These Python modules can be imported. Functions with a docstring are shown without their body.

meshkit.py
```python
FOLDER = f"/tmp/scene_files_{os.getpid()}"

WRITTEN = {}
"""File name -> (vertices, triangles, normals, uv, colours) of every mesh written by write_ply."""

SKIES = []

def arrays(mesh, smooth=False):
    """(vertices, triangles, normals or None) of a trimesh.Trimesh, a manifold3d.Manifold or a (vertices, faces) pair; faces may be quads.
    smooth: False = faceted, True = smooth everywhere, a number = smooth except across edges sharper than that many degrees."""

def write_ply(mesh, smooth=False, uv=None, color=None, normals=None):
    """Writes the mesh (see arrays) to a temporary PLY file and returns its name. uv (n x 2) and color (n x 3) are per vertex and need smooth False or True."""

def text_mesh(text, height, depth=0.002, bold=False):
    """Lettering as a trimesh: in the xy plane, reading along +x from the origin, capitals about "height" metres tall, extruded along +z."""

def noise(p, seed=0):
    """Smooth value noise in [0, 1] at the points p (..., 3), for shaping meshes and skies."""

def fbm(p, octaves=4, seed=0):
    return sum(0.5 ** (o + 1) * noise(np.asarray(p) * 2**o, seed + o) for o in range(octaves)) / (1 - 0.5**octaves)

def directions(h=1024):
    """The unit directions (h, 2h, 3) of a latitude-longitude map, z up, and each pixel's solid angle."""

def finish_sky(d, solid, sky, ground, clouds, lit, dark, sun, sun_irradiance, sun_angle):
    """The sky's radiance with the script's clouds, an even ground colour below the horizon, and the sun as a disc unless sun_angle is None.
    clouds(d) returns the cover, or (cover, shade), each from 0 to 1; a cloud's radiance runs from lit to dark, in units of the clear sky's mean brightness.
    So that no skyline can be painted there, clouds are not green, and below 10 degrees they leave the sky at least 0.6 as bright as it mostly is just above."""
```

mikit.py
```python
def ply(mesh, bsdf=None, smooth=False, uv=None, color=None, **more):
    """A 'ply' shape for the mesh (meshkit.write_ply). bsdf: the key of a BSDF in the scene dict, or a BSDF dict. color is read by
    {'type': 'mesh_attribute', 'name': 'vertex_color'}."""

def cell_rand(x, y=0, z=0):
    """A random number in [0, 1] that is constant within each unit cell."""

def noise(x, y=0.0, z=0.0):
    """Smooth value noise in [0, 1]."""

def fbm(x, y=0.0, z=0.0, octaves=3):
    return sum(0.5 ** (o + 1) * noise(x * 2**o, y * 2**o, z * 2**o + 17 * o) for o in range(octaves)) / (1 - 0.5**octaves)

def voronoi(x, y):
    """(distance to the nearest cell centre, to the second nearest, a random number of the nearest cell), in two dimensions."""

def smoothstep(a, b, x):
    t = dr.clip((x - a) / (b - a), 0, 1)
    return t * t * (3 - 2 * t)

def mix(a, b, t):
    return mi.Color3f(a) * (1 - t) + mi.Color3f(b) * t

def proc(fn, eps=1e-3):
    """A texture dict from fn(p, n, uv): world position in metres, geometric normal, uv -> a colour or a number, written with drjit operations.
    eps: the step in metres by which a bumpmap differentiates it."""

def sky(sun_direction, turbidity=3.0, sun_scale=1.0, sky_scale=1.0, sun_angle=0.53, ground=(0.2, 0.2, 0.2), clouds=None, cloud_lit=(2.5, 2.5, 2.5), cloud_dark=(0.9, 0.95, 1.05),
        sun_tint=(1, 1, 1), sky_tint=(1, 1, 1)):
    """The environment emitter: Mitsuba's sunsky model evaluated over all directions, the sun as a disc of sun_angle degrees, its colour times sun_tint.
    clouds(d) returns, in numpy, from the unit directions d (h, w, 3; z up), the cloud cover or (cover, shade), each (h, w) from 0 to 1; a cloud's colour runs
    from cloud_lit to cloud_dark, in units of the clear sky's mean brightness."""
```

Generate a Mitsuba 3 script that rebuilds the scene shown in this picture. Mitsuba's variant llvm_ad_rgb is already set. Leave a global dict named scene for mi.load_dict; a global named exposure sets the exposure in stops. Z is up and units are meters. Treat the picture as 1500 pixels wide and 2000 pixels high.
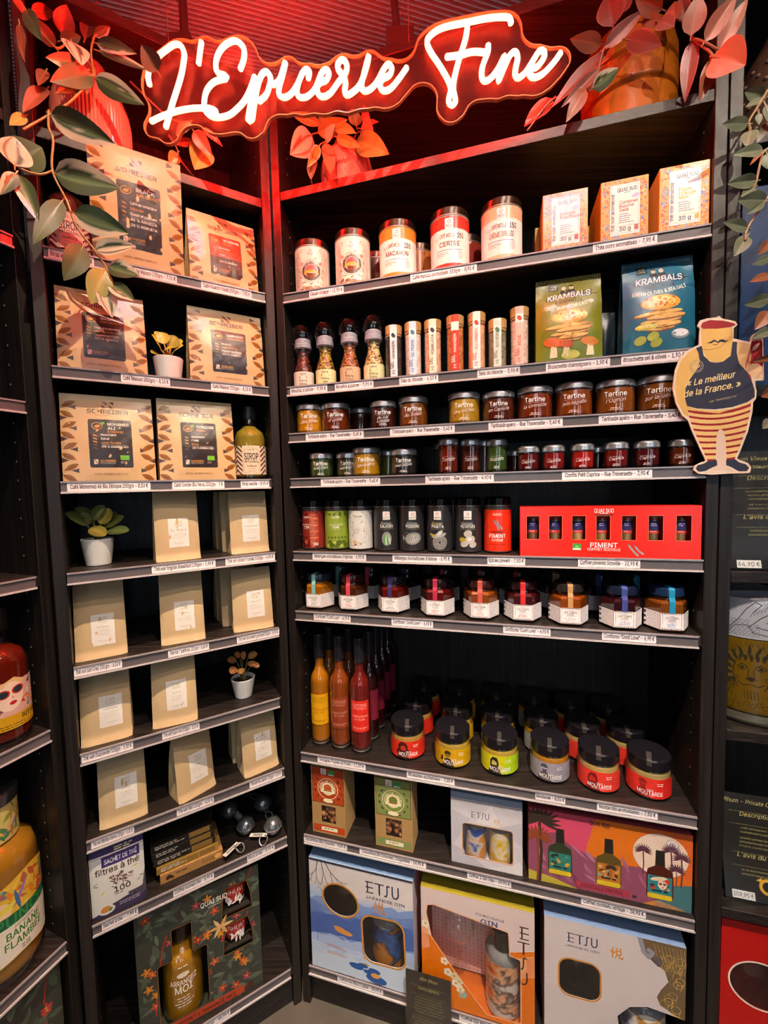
import math, random
import numpy as np, trimesh, shapely
import shapely.geometry as sg
from shapely import affinity
import drjit as dr, mitsuba as mi, mikit, meshkit
from mikit import noise, fbm, smoothstep, cell_rand
def mix(a, b, t): return mikit.mix([float(x) for x in a], [float(x) for x in b], t)

T4 = mi.ScalarTransform4f
exposure = -0.55
scene, labels = {}, {}
random.seed(7); RNG = np.random.default_rng(7)

# ------------------------------------------------------------------ camera
EYE = 1.195
CAM_R = np.array([[0.999706, -0.0015245, -0.0241984], [0.0, 0.9980213, -0.0628769], [0.0242464, 0.0628584, 0.9977279]])
_f, _u = CAM_R[1], CAM_R[2]
scene['camera'] = {'type': 'perspective', 'fov': 2 * math.degrees(math.atan(750 / 826.73)), 'fov_axis': 'x', 'near_clip': 0.02, 'far_clip': 60.0,
                   'to_world': T4().look_at([0, 0, EYE], [float(_f[0]), float(_f[1]), EYE + float(_f[2])], [float(x) for x in _u])}

# ------------------------------------------------------------------ light of the shop
NEON = (250.0, 3.0, 1.2)
KEY = np.array([1.0, 0.80, 0.56]); COOL = np.array([0.80, 0.90, 1.0])
def rgb(v): return {'type': 'rgb', 'value': [float(x) for x in v]}
def spot(key, pos, target, power, col, cutoff, beam):
    scene[key] = {'type': 'spot', 'to_world': T4().look_at(list(pos), list(target), [0.01, 1, 0.02]), 'intensity': rgb(np.array(col) * power),
                  'cutoff_angle': float(cutoff), 'beam_width': float(beam)}
spot('track_spot', (-0.13, 0.36, 2.19), (-0.38, 0.80, 0.90), 4.4, KEY, 46, 24)
spot('track_spot_001', (0.20, 0.06, 2.19), (0.34, 0.78, 0.95), 4.6, (1.0, 0.85, 0.70), 42, 28)
spot('track_spot_002', (0.62, -0.02, 2.19), (0.50, 0.72, 0.80), 2.4, (1.0, 0.86, 0.68), 60, 30)
spot('track_spot_003', (-0.13, 0.36, 2.19), (-0.35, 0.78, 0.15), 10.5, KEY, 21, 8)  # extra beam added to brighten the lower left shelves
spot('track_spot_004', (0.20, 0.02, 2.19), (0.30, 0.74, 0.08), 18.0, (1.0, 0.85, 0.70), 22, 8)  # another added beam, lifting the lower right shelves

# ------------------------------------------------------------------ materials (one entry each)
def lin(c):
    if isinstance(c, str):
        c = [int(c[i:i + 2], 16) for i in (1, 3, 5)]
    c = np.asarray(c, float) / 255.0
    return np.where(c <= 0.04045, c / 12.92, ((c + 0.055) / 1.055) ** 2.4)
VC = {'type': 'mesh_attribute', 'name': 'vertex_color'}
def principled(base, rough, spec=0.5, two=True, **k):
    b = {'type': 'principled', 'base_color': base, 'roughness': rough, 'specular': spec, **k}
    return {'type': 'twosided', 'b': b} if two else b
scene['paper'] = principled(VC, 0.6, 0.3)
scene['coated'] = principled(VC, 0.24, 0.5)
scene['foil'] = principled(VC, 0.33, 0.7, clearcoat=0.4, clearcoat_gloss=0.85)
scene['glossy'] = principled(VC, 0.12, 0.5)
scene['metal'] = principled(VC, 0.24, 0.5, metallic=0.85)
scene['glass'] = {'type': 'thindielectric', 'int_ior': 1.5}
scene['leaf'] = {'type': 'twosided', 'b': {'type': 'principled', 'base_color': VC, 'roughness': 0.38, 'specular': 0.45}}
scene['juice'] = principled(VC, 0.10, 0.5)
scene['amber_glass'] = {'type': 'principled', 'base_color': rgb(lin('#b5650f')), 'roughness': 0.06, 'specular': 0.6, 'spec_trans': 0.45, 'eta': 1.45} if False else principled(rgb(lin('#9c5210')), 0.07, 0.7, clearcoat=1.0, clearcoat_gloss=0.97)
scene['acrylic'] = {'type': 'thindielectric', 'int_ior': 1.1}
def wood_v(p, n, uv):
    g = fbm(p.x * 260, p.y * 260, p.z * 5, 3); g2 = noise(p.x * 70, p.y * 70, p.z * 1.5)
    return mix(lin('#0e0b0a'), lin('#302925'), dr.clip(0.75 * g * g + 0.35 * g2 * g, 0, 1))
def wood_h(p, n, uv):
    a = p.x * 0.96 + p.y * 0.1
    g = fbm(a * 6, p.y * 240, p.z * 300, 3); g2 = noise(a * 2, p.y * 60, p.z * 80)
    return mix(lin('#0e0b0a'), lin('#352d29'), dr.clip(0.75 * g * g + 0.4 * g2 * g, 0, 1))
scene['wood_upright'] = principled(mikit.proc(wood_v), 0.42, 0.45)
scene['wood_board'] = principled(mikit.proc(wood_h), 0.45, 0.45)
def floor_fn(p, n, uv):
    tx, ty = p.x * 1.6, p.y * 1.6
    e = dr.minimum(dr.abs(tx - dr.floor(tx) - 0.5), dr.abs(ty - dr.floor(ty) - 0.5))
    return mix(lin('#4a453f'), lin('#6d675f'), fbm(p.x * 9, p.y * 9, 0, 3)) * (1 - 0.6 * smoothstep(0.485, 0.5, dr.maximum(dr.abs(tx - dr.floor(tx) - 0.5), dr.abs(ty - dr.floor(ty) - 0.5))))
scene['floor_tile'] = principled(mikit.proc(floor_fn), 0.35, 0.4)
def wall_fn(p, n, uv): return mix(lin('#3c3430'), lin('#4a423d'), fbm(p.x * 6, p.y * 6, p.z * 6, 3))
scene['wall_paint'] = principled(mikit.proc(wall_fn), 0.8, 0.2)
def ceil_fn(p, n, uv): return mix(lin('#efeae4'), lin('#f7f3ee'), fbm(p.x * 5, p.y * 5, 1, 3))
scene['ceiling_sheet'] = {'type': 'twosided', 'b': {'type': 'diffuse', 'reflectance': mikit.proc(ceil_fn)}}

# ------------------------------------------------------------------ mesh kit
class M:
    "triangles with a colour per vertex"
    def __init__(s, *first): s.v, s.f, s.c, s.n = [], [], [], 0; [s.add(*a) for a in first]
    def add(s, mesh, col='#808080'):
        if isinstance(mesh, M):
            v, f, c = mesh.arrays()
        else:
            v, f = (np.asarray(mesh.vertices, float), np.asarray(mesh.faces, int)) if hasattr(mesh, 'faces') else (np.asarray(mesh[0], float), np.asarray(mesh[1], int))
            if f.shape[1] == 4: f = np.vstack([f[:, [0, 1, 2]], f[:, [0, 2, 3]]])
            c = np.asarray(col, float) if isinstance(col, np.ndarray) and col.ndim == 2 else np.tile(lin(col), (len(v), 1))
        s.v.append(v); s.f.append(f + s.n); s.c.append(c); s.n += len(v)
        return s
    def arrays(s): return np.vstack(s.v), np.vstack(s.f), np.vstack(s.c)
    def move(s, x=0, y=0, z=0): s.v = [v + [x, y, z] for v in s.v]; return s
    def xf(s, m): s.v = [v @ m[:3, :3].T + m[:3, 3] for v in s.v]; return s
    def copy(s):
        o = M(); v, f, c = s.arrays(); o.v, o.f, o.c, o.n = [v.copy()], [f], [c], len(v); return o

def corner_normals(v, f, deg):
    fn = np.cross(v[f[:, 1]] - v[f[:, 0]], v[f[:, 2]] - v[f[:, 0]])
    fu = fn / np.maximum(np.linalg.norm(fn, axis=1, keepdims=True), 1e-20)
    vid = f.ravel(); face = np.repeat(np.arange(len(f)), 3)
    order = np.argsort(vid, kind='stable'); cnt = np.bincount(vid, minlength=len(v)); start = np.cumsum(cnt) - cnt
    i = np.repeat(np.arange(len(vid)), cnt[vid]); within = np.arange(len(i)) - np.repeat(np.cumsum(cnt[vid]) - cnt[vid], cnt[vid])
    j = order[start[vid[i]] + within]
    ok = np.einsum('ij,ij->i', fu[face[i]], fu[face[j]]) > math.cos(math.radians(deg))
    i, j = i[ok], j[ok]
    n = np.stack([np.bincount(i, fn[face[j], k], minlength=len(vid)) for k in range(3)], 1)
    l = np.linalg.norm(n, axis=1, keepdims=True)
    return np.where(l > 1e-20, n / np.maximum(l, 1e-20), [0, 0, 1.0])

def emit(key, m, mat, smooth=32, xf=None, **more):
    v, f, c = m.arrays()
    if xf is not None: v = v @ xf[:3, :3].T + xf[:3, 3]
    if smooth:
        n = corner_normals(v, f, smooth); k = f.ravel()
        path = meshkit.write_ply((v[k], np.arange(len(k)).reshape(-1, 3)), False, None, c[k], normals=n)
    else:
        path = meshkit.write_ply((v, f), False, None, c)
    scene[key] = {'type': 'ply', 'filename': path, 'face_normals': not smooth, 'bsdf': mat if isinstance(mat, dict) else {'type': 'ref', 'id': mat}, **more}

COUNT = {}
def numbered(name):
    k = COUNT.get(name, 0); COUNT[name] = k + 1
    return name if k == 0 else f'{name}_{k:03d}'
class Thing:
    def __init__(s, name, label, cat, xf=None, group=None, kind=None):
        s.key = numbered(name); s.xf = np.eye(4) if xf is None else xf
        d = {'label': label} if label else {}
        if cat: d['category'] = cat
        if group: d['group'] = group
        if kind: d['kind'] = kind
        labels[s.key] = d
    def part(s, name, m, mat, smooth=32, parent=None, label=None, kind=None, **more):
        key = numbered(f'{parent or s.key}__{name}'); emit(key, m, mat, smooth, s.xf, **more)
        if label or kind: labels[key] = {**({'label': label} if label else {}), **({'kind': kind} if kind else {})}
        return key
    def only(s, m, mat, smooth=32, **more): emit(s.key, m, mat, smooth, s.xf, **more); return s.key

def rotz(a): c, s = math.cos(a), math.sin(a); m = np.eye(4); m[:2, :2] = [[c, -s], [s, c]]; return m
def rotx(a): c, s = math.cos(a), math.sin(a); m = np.eye(4); m[1:3, 1:3] = [[c, -s], [s, c]]; return m
def roty(a): c, s = math.cos(a), math.sin(a); m = np.eye(4); m[0, 0], m[0, 2], m[2, 0], m[2, 2] = c, s, -s, c; return m
def trans(x, y, z): m = np.eye(4); m[:3, 3] = [x, y, z]; return m
# the four bookcase bays: front inner left corner (plan), angle
BAY = {'A': ((-0.5451, 0.7153), 31.27, 0.3635), 'B': ((-0.1982, 0.9084), -15.96, 0.76), 'L': ((-0.7193, 0.3725), 67.93, 0.36), 'R': ((0.5719, 0.6923), -15.96, 0.76)}
ROW = {'B': [1.801, 1.5967, 1.4062, 1.3093, 1.2144, 1.0581, 0.9273, 0.6075, 0.4157, 0.0983], 'A': [1.7856, 1.5967, 1.4062, 1.2144, 1.0581, 0.8934, 0.7367, 0.5753, 0.4152, 0.0983],
       'L': [1.801, 1.6073, 1.3461, 1.0569, 0.7894, 0.3997, 0.0983], 'R': [1.7257, 1.3398, 1.0387, 0.7673, 0.4462, 0.0983]}
def bayxf(b): (x, y), a, w = BAY[b]; return trans(x, y, 0) @ rotz(math.radians(a))
def put(b, row, x, d, yaw=0, dz=0.0, tilt=0.0):
    return bayxf(b) @ trans(x, d, (ROW[b][row] if isinstance(row, int) else row) + dz + 0.0002) @ rotz(math.radians(yaw)) @ rotx(math.radians(tilt))

def box(x0, x1, y0, y1, z0, z1, b=0.0):
    if b <= 0:
        v = np.array([[x, y, z] for x in (x0, x1) for y in (y0, y1) for z in (z0, z1)])
        f = np.array([[0, 1, 3], [0, 3, 2], [4, 6, 7], [4, 7, 5], [0, 4, 5], [0, 5, 1], [2, 3, 7], [2, 7, 6], [0, 2, 6], [0, 6, 4], [1, 5, 7], [1, 7, 3]])
        return v, f
    p = [(x, y, z) for x in (x0 + b, x1 - b) for y in (y0 + b, y1 - b) for z in (z0, z1)] + [(x, y, z) for x in (x0 + b, x1 - b) for y in (y0, y1) for z in (z0 + b, z1 - b)] + [(x, y, z) for x in (x0, x1) for y in (y0 + b, y1 - b) for z in (z0 + b, z1 - b)]
    return trimesh.convex.convex_hull(np.array(p))
def lathe(prof, n=36, cy=0.0, squash=1.0):
    "profile (r, z) from bottom to top about the z axis"
    prof = np.asarray(prof, float); m = len(prof); a = np.arange(n) * 2 * math.pi / n
    v = np.stack([prof[:, None, 0] * np.sin(a), cy - squash * prof[:, None, 0] * np.cos(a), np.repeat(prof[:, 1:], n, 1)], -1).reshape(-1, 3)
    i, j = np.meshgrid(np.arange(m - 1), np.arange(n), indexing='ij'); k = (j + 1) % n
    q = np.stack([i * n + j, i * n + k, (i + 1) * n + k, (i + 1) * n + j], -1).reshape(-1, 4)
    q = q[:, ::1]
    return trimesh.Trimesh(v, np.vstack([q[:, [0, 1, 2]], q[:, [0, 2, 3]]]), process=True, merge_norm=True)
def tube(pts, r, sides=7, caps=True):
    p = np.asarray(pts, float); t = np.gradient(p, axis=0); t /= np.linalg.norm(t, axis=1, keepdims=True) + 1e-12
    r = np.broadcast_to(np.asarray(r, float), (len(p),)).copy()
    if caps:
        p = np.vstack([p[0] - t[0] * r[0] * 0.6, p, p[-1] + t[-1] * r[-1] * 0.6]); t = np.vstack([t[:1], t, t[-1:]]); r = np.concatenate([[r[0] * 0.35], r, [r[-1] * 0.35]])
    a = np.zeros_like(t); ref = np.cross(t[0], [0.31, 0.2, 0.93]); ref /= np.linalg.norm(ref)
    for i in range(len(p)):
        ref = ref - t[i] * (ref @ t[i]); ref /= np.linalg.norm(ref) + 1e-12; a[i] = ref
    b = np.cross(t, a); g = np.arange(sides) * 2 * math.pi / sides
    v = (p[:, None] + r[:, None, None] * (np.cos(g)[None, :, None] * a[:, None] + np.sin(g)[None, :, None] * b[:, None])).reshape(-1, 3)
    i, j = np.meshgrid(np.arange(len(p) - 1), np.arange(sides), indexing='ij'); k = (j + 1) % sides
    q = np.stack([i * sides + j, i * sides + k, (i + 1) * sides + k, (i + 1) * sides + j], -1).reshape(-1, 4)
    f = [q[:, [0, 1, 2]], q[:, [0, 2, 3]]]
    m0 = np.arange(1, sides - 1)
    f += [np.stack([m0 * 0, m0 + 1, m0], 1), np.stack([m0 * 0, m0, m0 + 1], 1) + (len(p) - 1) * sides]
    return v, np.vstack(f)
def spline(pts, step):
    p = np.asarray(pts, float); P = np.vstack([2 * p[0] - p[1], p, 2 * p[-1] - p[-2]]); out = []
    for i in range(1, len(P) - 2):
        n = max(1, int(np.linalg.norm(P[i + 1] - P[i]) / step))
        for t in np.arange(n) / n:
            out.append(0.5 * (2 * P[i] + (P[i + 1] - P[i - 1]) * t + (2 * P[i - 1] - 5 * P[i] + 4 * P[i + 1] - P[i + 2]) * t * t + (3 * P[i] - P[i - 1] - 3 * P[i + 1] + P[i + 2]) * t ** 3))
    return np.array(out + [p[-1]])
def extrude(poly, depth):
    ms = [trimesh.creation.extrude_polygon(g, depth, engine='earcut') for g in getattr(poly, 'geoms', [poly]) if g.area > 1e-9]
    return trimesh.util.concatenate(ms)
STAND = np.array([[1, 0, 0, 0], [0, 0, -1, 0], [0, 1, 0, 0], [0, 0, 0, 1.0]])   # xy drawing -> upright, its z towards the viewer (-y)
def upright(mesh, y=0.0):
    v = np.asarray(mesh.vertices); return np.stack([v[:, 0], y - v[:, 2], v[:, 1]], 1), np.asarray(mesh.faces)
_TX = {}
def glyphs(s, bold):
    k = (s, bold)
    if k not in _TX:
        m = meshkit.text_mesh(s, 1.0, 0.1, bold); v = np.asarray(m.vertices); f = np.asarray(m.faces)
        f = f[(v[f][:, :, 2] > 0.05).all(1)]; u, inv = np.unique(f, return_inverse=True); _TX[k] = (v[u, :2] - [v[:, 0].min(), 0], inv.reshape(-1, 3))
    return _TX[k]

class Art:
    "flat print: coloured shapes in layers, laid on a surface by a map"
    def __init__(s, hole=None, clip=None): s.items = []; s.L = 0; s.hole = hole; s.clip = clip
    def tri(s, v, f, c):
        v, f = np.asarray(v, float), np.asarray(f, int)
        hull = sg.MultiPoint(v).convex_hull if (s.hole is not None or s.clip is not None) else None
        if (s.hole is not None and s.hole.intersects(hull)) or (s.clip is not None and not s.clip.contains(hull)):
            pg = shapely.union_all([g for g in (sg.Polygon(v[q]) for q in f) if g.area > 1e-10]).buffer(1e-6)
            if s.hole is not None: pg = pg.difference(s.hole)
            if s.clip is not None: pg = pg.intersection(s.clip)
            for g in getattr(pg, 'geoms', [pg]):
                if g.area > 1e-9 and g.geom_type == 'Polygon': a, b = trimesh.creation.triangulate_polygon(g, engine='earcut'); s.items.append((np.asarray(a, float), np.asarray(b, int), c, s.L))
            return s
        s.items.append((v, f, c, s.L)); return s
    def poly(s, p, c):
        p = p if hasattr(p, 'geom_type') else sg.Polygon(p)
        if not p.is_valid: p = p.buffer(0)
        for g in getattr(p, 'geoms', [p]):
            if g.area > 1e-9 and g.geom_type == 'Polygon': v, f = trimesh.creation.triangulate_polygon(g, engine='earcut'); s.tri(v, f, c)
        return s
    def rect(s, x, y, w, h, c): return s.tri([[x, y], [x + w, y], [x + w, y + h], [x, y + h]], [[0, 1, 2], [0, 2, 3]], c)
    def rrect(s, x, y, w, h, r, c): return s.poly(sg.box(x + r, y + r, x + w - r, y + h - r).buffer(r, 4), c)
    def ell(s, x, y, a, b, c, rot=0, n=20):
        t = np.arange(n) * 2 * math.pi / n; v = np.stack([a * np.cos(t), b * np.sin(t)], 1); r = math.radians(rot)
        v = v @ np.array([[math.cos(r), math.sin(r)], [-math.sin(r), math.cos(r)]]) + [x, y]
        return s.tri(v, [[0, i, i + 1] for i in range(1, n - 1)], c)
    def leafshape(s, x, y, l, w, c, rot=0):
        t = np.linspace(0, 1, 7); e = np.sin(np.pi * t) * w / 2; v = np.vstack([np.stack([t * l - l / 2, e], 1), np.stack([t[-2:0:-1] * l - l / 2, -e[-2:0:-1]], 1)]); r = math.radians(rot)
        v = v @ np.array([[math.cos(r), math.sin(r)], [-math.sin(r), math.cos(r)]]) + [x, y]
        return s.poly(v, c)
    def ring(s, x, y, r, w, c, n=28): return s.poly(sg.Point(x, y).buffer(r, n // 4).difference(sg.Point(x, y).buffer(r - w, n // 4)), c)
    def frame(s, x, y, w, h, t, c): s.rect(x, y, w, t, c); s.rect(x, y + h - t, w, t, c); s.rect(x, y, t, h, c); return s.rect(x + w - t, y, t, h, c)
    def line(s, pts, w, c): return s.poly(sg.LineString(pts).buffer(w / 2, 2), c)
    def text(s, t, x, y, h, c, al='c', bold=False, sx=1.0, shear=0.0, rot=0.0, maxw=None, arc=None):
        if not t.strip(): return s
        v, f = glyphs(t, bold); v = v * h; w = v[:, 0].max()
        if maxw and w * sx > maxw: sx = maxw / w
        v = np.stack([v[:, 0] * sx + shear * v[:, 1], v[:, 1]], 1); w *= sx
        v[:, 0] -= {'c': w / 2, 'l': 0, 'r': w}[al]
        if arc: v = np.stack([np.sin(v[:, 0] / arc) * (arc + v[:, 1]), np.cos(v[:, 0] / arc) * (arc + v[:, 1]) - arc], 1)
        r = math.radians(rot); v = v @ np.array([[math.cos(r), math.sin(r)], [-math.sin(r), math.cos(r)]]) + [x, y]
        return s.tri(v, f, c)
    def greek(s, x, y, w, n, dy, h, c, seed=1, al='l'):
        "rows of print too small to read"
        r = random.Random(seed)
        for i in range(n):
            ln = w * r.uniform(0.55, 1.0); x0 = x if al == 'l' else x - ln / 2; e = x0 + ln
            while x0 < e - h:
                q = min(r.uniform(2.0, 5.5) * h, e - x0); s.rect(x0, y - i * dy, q, h, c); x0 += q + h * 0.8
        return s
    def mesh(s, fn, sub=None, lift=0.00015, step=0.00011):
        m = M()
        for v, f, c, L in s.items:
            if sub:
                e = np.linalg.norm(v[f] - v[np.roll(f, 1, 1)], axis=2).max()
                if e > sub:
                    v3, f = trimesh.remesh.subdivide_to_size(np.c_[v, np.zeros(len(v))], f, sub, max_iter=12); v = v3[:, :2]
                    if len(v): u, inv = np.unique(np.round(v, 7), axis=0, return_inverse=True); v, f = u, inv.reshape(-1)[f]
            m.add((fn(v[:, 0], v[:, 1], lift + step * L), f), c)
        return m
def onplane(y=0.0, x=0.0, z=0.0): return lambda u, v, o: np.stack([u + x, np.full_like(u, y) - o, v + z], 1)
def oncyl(r, cy=0.0, turn=0.0, prof=None):
    def fn(u, v, o):
        rr = (np.interp(v, prof[0], prof[1]) if prof else r) + o; a = u / r + turn
        return np.stack([rr * np.sin(a), cy - rr * np.cos(a), v], 1)
    return fn

# ------------------------------------------------------------------ the room
def struct(key, m, mat, smooth=0, label=None):
    emit(key, m, mat, smooth); labels[key] = {'kind': 'structure', **({'label': label} if label else {})}
struct('floor', M().add(box(-3.2, 3.2, -3.4, 2.2, -0.1, 0.0)), 'floor_tile')
struct('wall_back', M().add(box(-3.2, 3.2, 2.1, 2.2, 0, 2.27)), 'wall_paint')
struct('wall_front', M().add(box(-3.2, 3.2, -3.4, -3.3, 0, 2.27)), 'wall_paint')
struct('wall_left', M().add(box(-3.2, -3.1, -3.4, 2.2, 0, 2.27)), 'wall_paint')
struct('wall_right', M().add(box(3.1, 3.2, -3.4, 2.2, 0, 2.27)), 'wall_paint')
def ceiling():
    # corrugated sheet, ribs running along 17 degrees
    m = M(); a = math.radians(16); pitch = 0.0105; n = int(2.6 / pitch); zc = 2.225; prof = []
    for i in range(n):
        s = -0.5 + i * pitch
        prof += [(s, zc), (s + pitch * 0.22, zc + 0.0042), (s + pitch * 0.72, zc + 0.0042), (s + pitch * 0.94, zc)]
    prof = np.array(prof); d = np.array([math.cos(a), math.sin(a)]); nn = np.array([-math.sin(a), math.cos(a)])
    def side(t): return np.c_[prof[:, :1] * nn + d * t, prof[:, 1]]
    v = np.vstack([side(-3.6), side(3.6)]); k = len(prof); i = np.arange(k - 1)
    m.add((v, np.stack([i, i + 1, i + 1 + k, i + k], 1))); m.add(box(-3.2, 3.2, -3.4, 2.2, 2.26, 2.32))
    return m
struct('ceiling', ceiling(), 'ceiling_sheet')
# ------------------------------------------------------------------ bookcases
def bookcase(b, label, rows, strips, wood_front):
    W = BAY[b][2]; t = Thing('bookcase', label, 'bookcase', bayxf(b)); D = 0.278
    for x in (-0.0182, W + 0.0002): t.part('side_panel', M().add(box(x, x + 0.018, 0, D, 0, 2.016, 0.0008), '#211a17'), 'wood_upright', 20)
    t.part('back_panel', M().add(box(-0.017, W + 0.017, 0.2705, 0.2765, 0.05, 2.01)), 'wood_upright', 0)
    t.part('top_board', M().add(box(0.0002, W - 0.0002, 0.0005, 0.27, 1.998, 2.016, 0.0008)), 'wood_board', 20)
    t.part('plinth', M().add(box(0.0002, W - 0.0002, 0.012, 0.03, 0, 0.079)), 'wood_board', 0)
    for r in rows:
        z = ROW[b][r]
        s = t.part('shelf', M().add(box(0.0003, W - 0.0003, 0.0006, 0.27, z - 0.018, z, 0.0007)), 'wood_board', 20)
        if r in strips:
            m = M(); x1 = W - (0.002 if r % 3 else 0.006); lt = '#8f898c'
            m.add(box(0.001, x1, -0.0009, 0.0003, z - 0.0190, z + 0.0002), '#5d585b')
            m.add(box(0.001, x1, -0.0052, -0.0009, z - 0.0205, z - 0.0190), '#c4bebe'); m.add(box(0.001, x1, -0.0052, -0.0044, z - 0.0190, z - 0.0172), '#c4bebe')
            m.add(box(0.001, x1, -0.0034, -0.0009, z - 0.0008, z + 0.0004), lt); m.add(box(0.001, x1, -0.0034, -0.0027, z - 0.0024, z - 0.0008), lt)
            t.part('price_rail', m, 'coated', 0, parent=s, label='grey plastic price rail clipped along the shelf edge')
    zs = np.arange(0.13, 1.95, 0.032); sm = M()
    for x, sx in ((0.0, 1), (W, -1)):
        for y in (0.036, 0.225):
            for z in zs:
                if all(not (ROW[b][r] - 0.03 < z < ROW[b][r] + 0.006) for r in rows):
                    a = np.arange(8) * math.pi / 4; v = np.stack([np.full(8, x + sx * 0.0007), y + 0.0020 * np.cos(a), z + 0.0020 * np.sin(a)], 1)
                    sm.add((v, [[0, i, i + 1] for i in range(1, 7)]), '#8d8580')
    t.part('shelf_pin_holes', sm, 'coated', 0, kind='stuff')
    return t
bookcase('A', 'narrow black-brown bookcase of coffee bags and kraft tea pouches, left of the corner', range(10), range(1, 10), (0,))
bookcase('B', 'wide black-brown bookcase full of jars, tins and gift boxes, right of the corner', range(10), range(1, 10), (0,))
bookcase('L', 'black-brown bookcase cut off by the left edge, holding large liqueur bottles', range(7), range(1, 7), (0,))
bookcase('R', 'black-brown bookcase at the right edge, holding rum bottles and black notice cards', range(6), (), (0,))
# unseen lamps above the photographer; the panel lights are added for fill
def hidden_lamp(name, label, x, y, z, w, d, rad):
    t = Thing(name, label, 'lamp', trans(x, y, z)); m = M()
    m.add(box(-w / 2 - .02, w / 2 + .02, -d / 2 - .02, d / 2 + .02, 0, .05), '#c8c8c8'); t.part('housing', m, 'coated', 0)
    v = np.array([[-w / 2, -d / 2, -.002], [-w / 2, d / 2, -.002], [w / 2, d / 2, -.002], [w / 2, -d / 2, -.002]])
    t.part('diffuser', M().add((v, [[0, 1, 2], [0, 2, 3]]), '#ffffff'), 'paper', 0, emitter={'type': 'area', 'radiance': rgb(rad)})
hidden_lamp('added_fill_panel', 'added flat white fill panel under the shop ceiling, the nearer one behind the viewer', 0.35, -0.75, 2.17, 1.2, 0.6, np.array([1, .93, .84]) * 3.6)
hidden_lamp('added_fill_panel', 'added flat white fill panel under the shop ceiling, the farther one behind the viewer', -0.5, -2.2, 2.17, 1.2, 0.6, COOL * 3.6)

for i, (x, y) in enumerate(((-0.13, 0.36), (0.20, 0.04), (0.62, -0.02))):
    t = Thing('track_light', ('left', 'middle', 'right')[i] + ' black track light above the photographer, aimed at the bookcases', 'lamp', trans(x, y, 2.20))
    t.part('lamp_can', M().add(lathe([(.034, .0), (.036, .004), (.036, .0), (.030, .0), (.028, .015)], 24), '#1a1a1a'), 'coated', 40)
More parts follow.
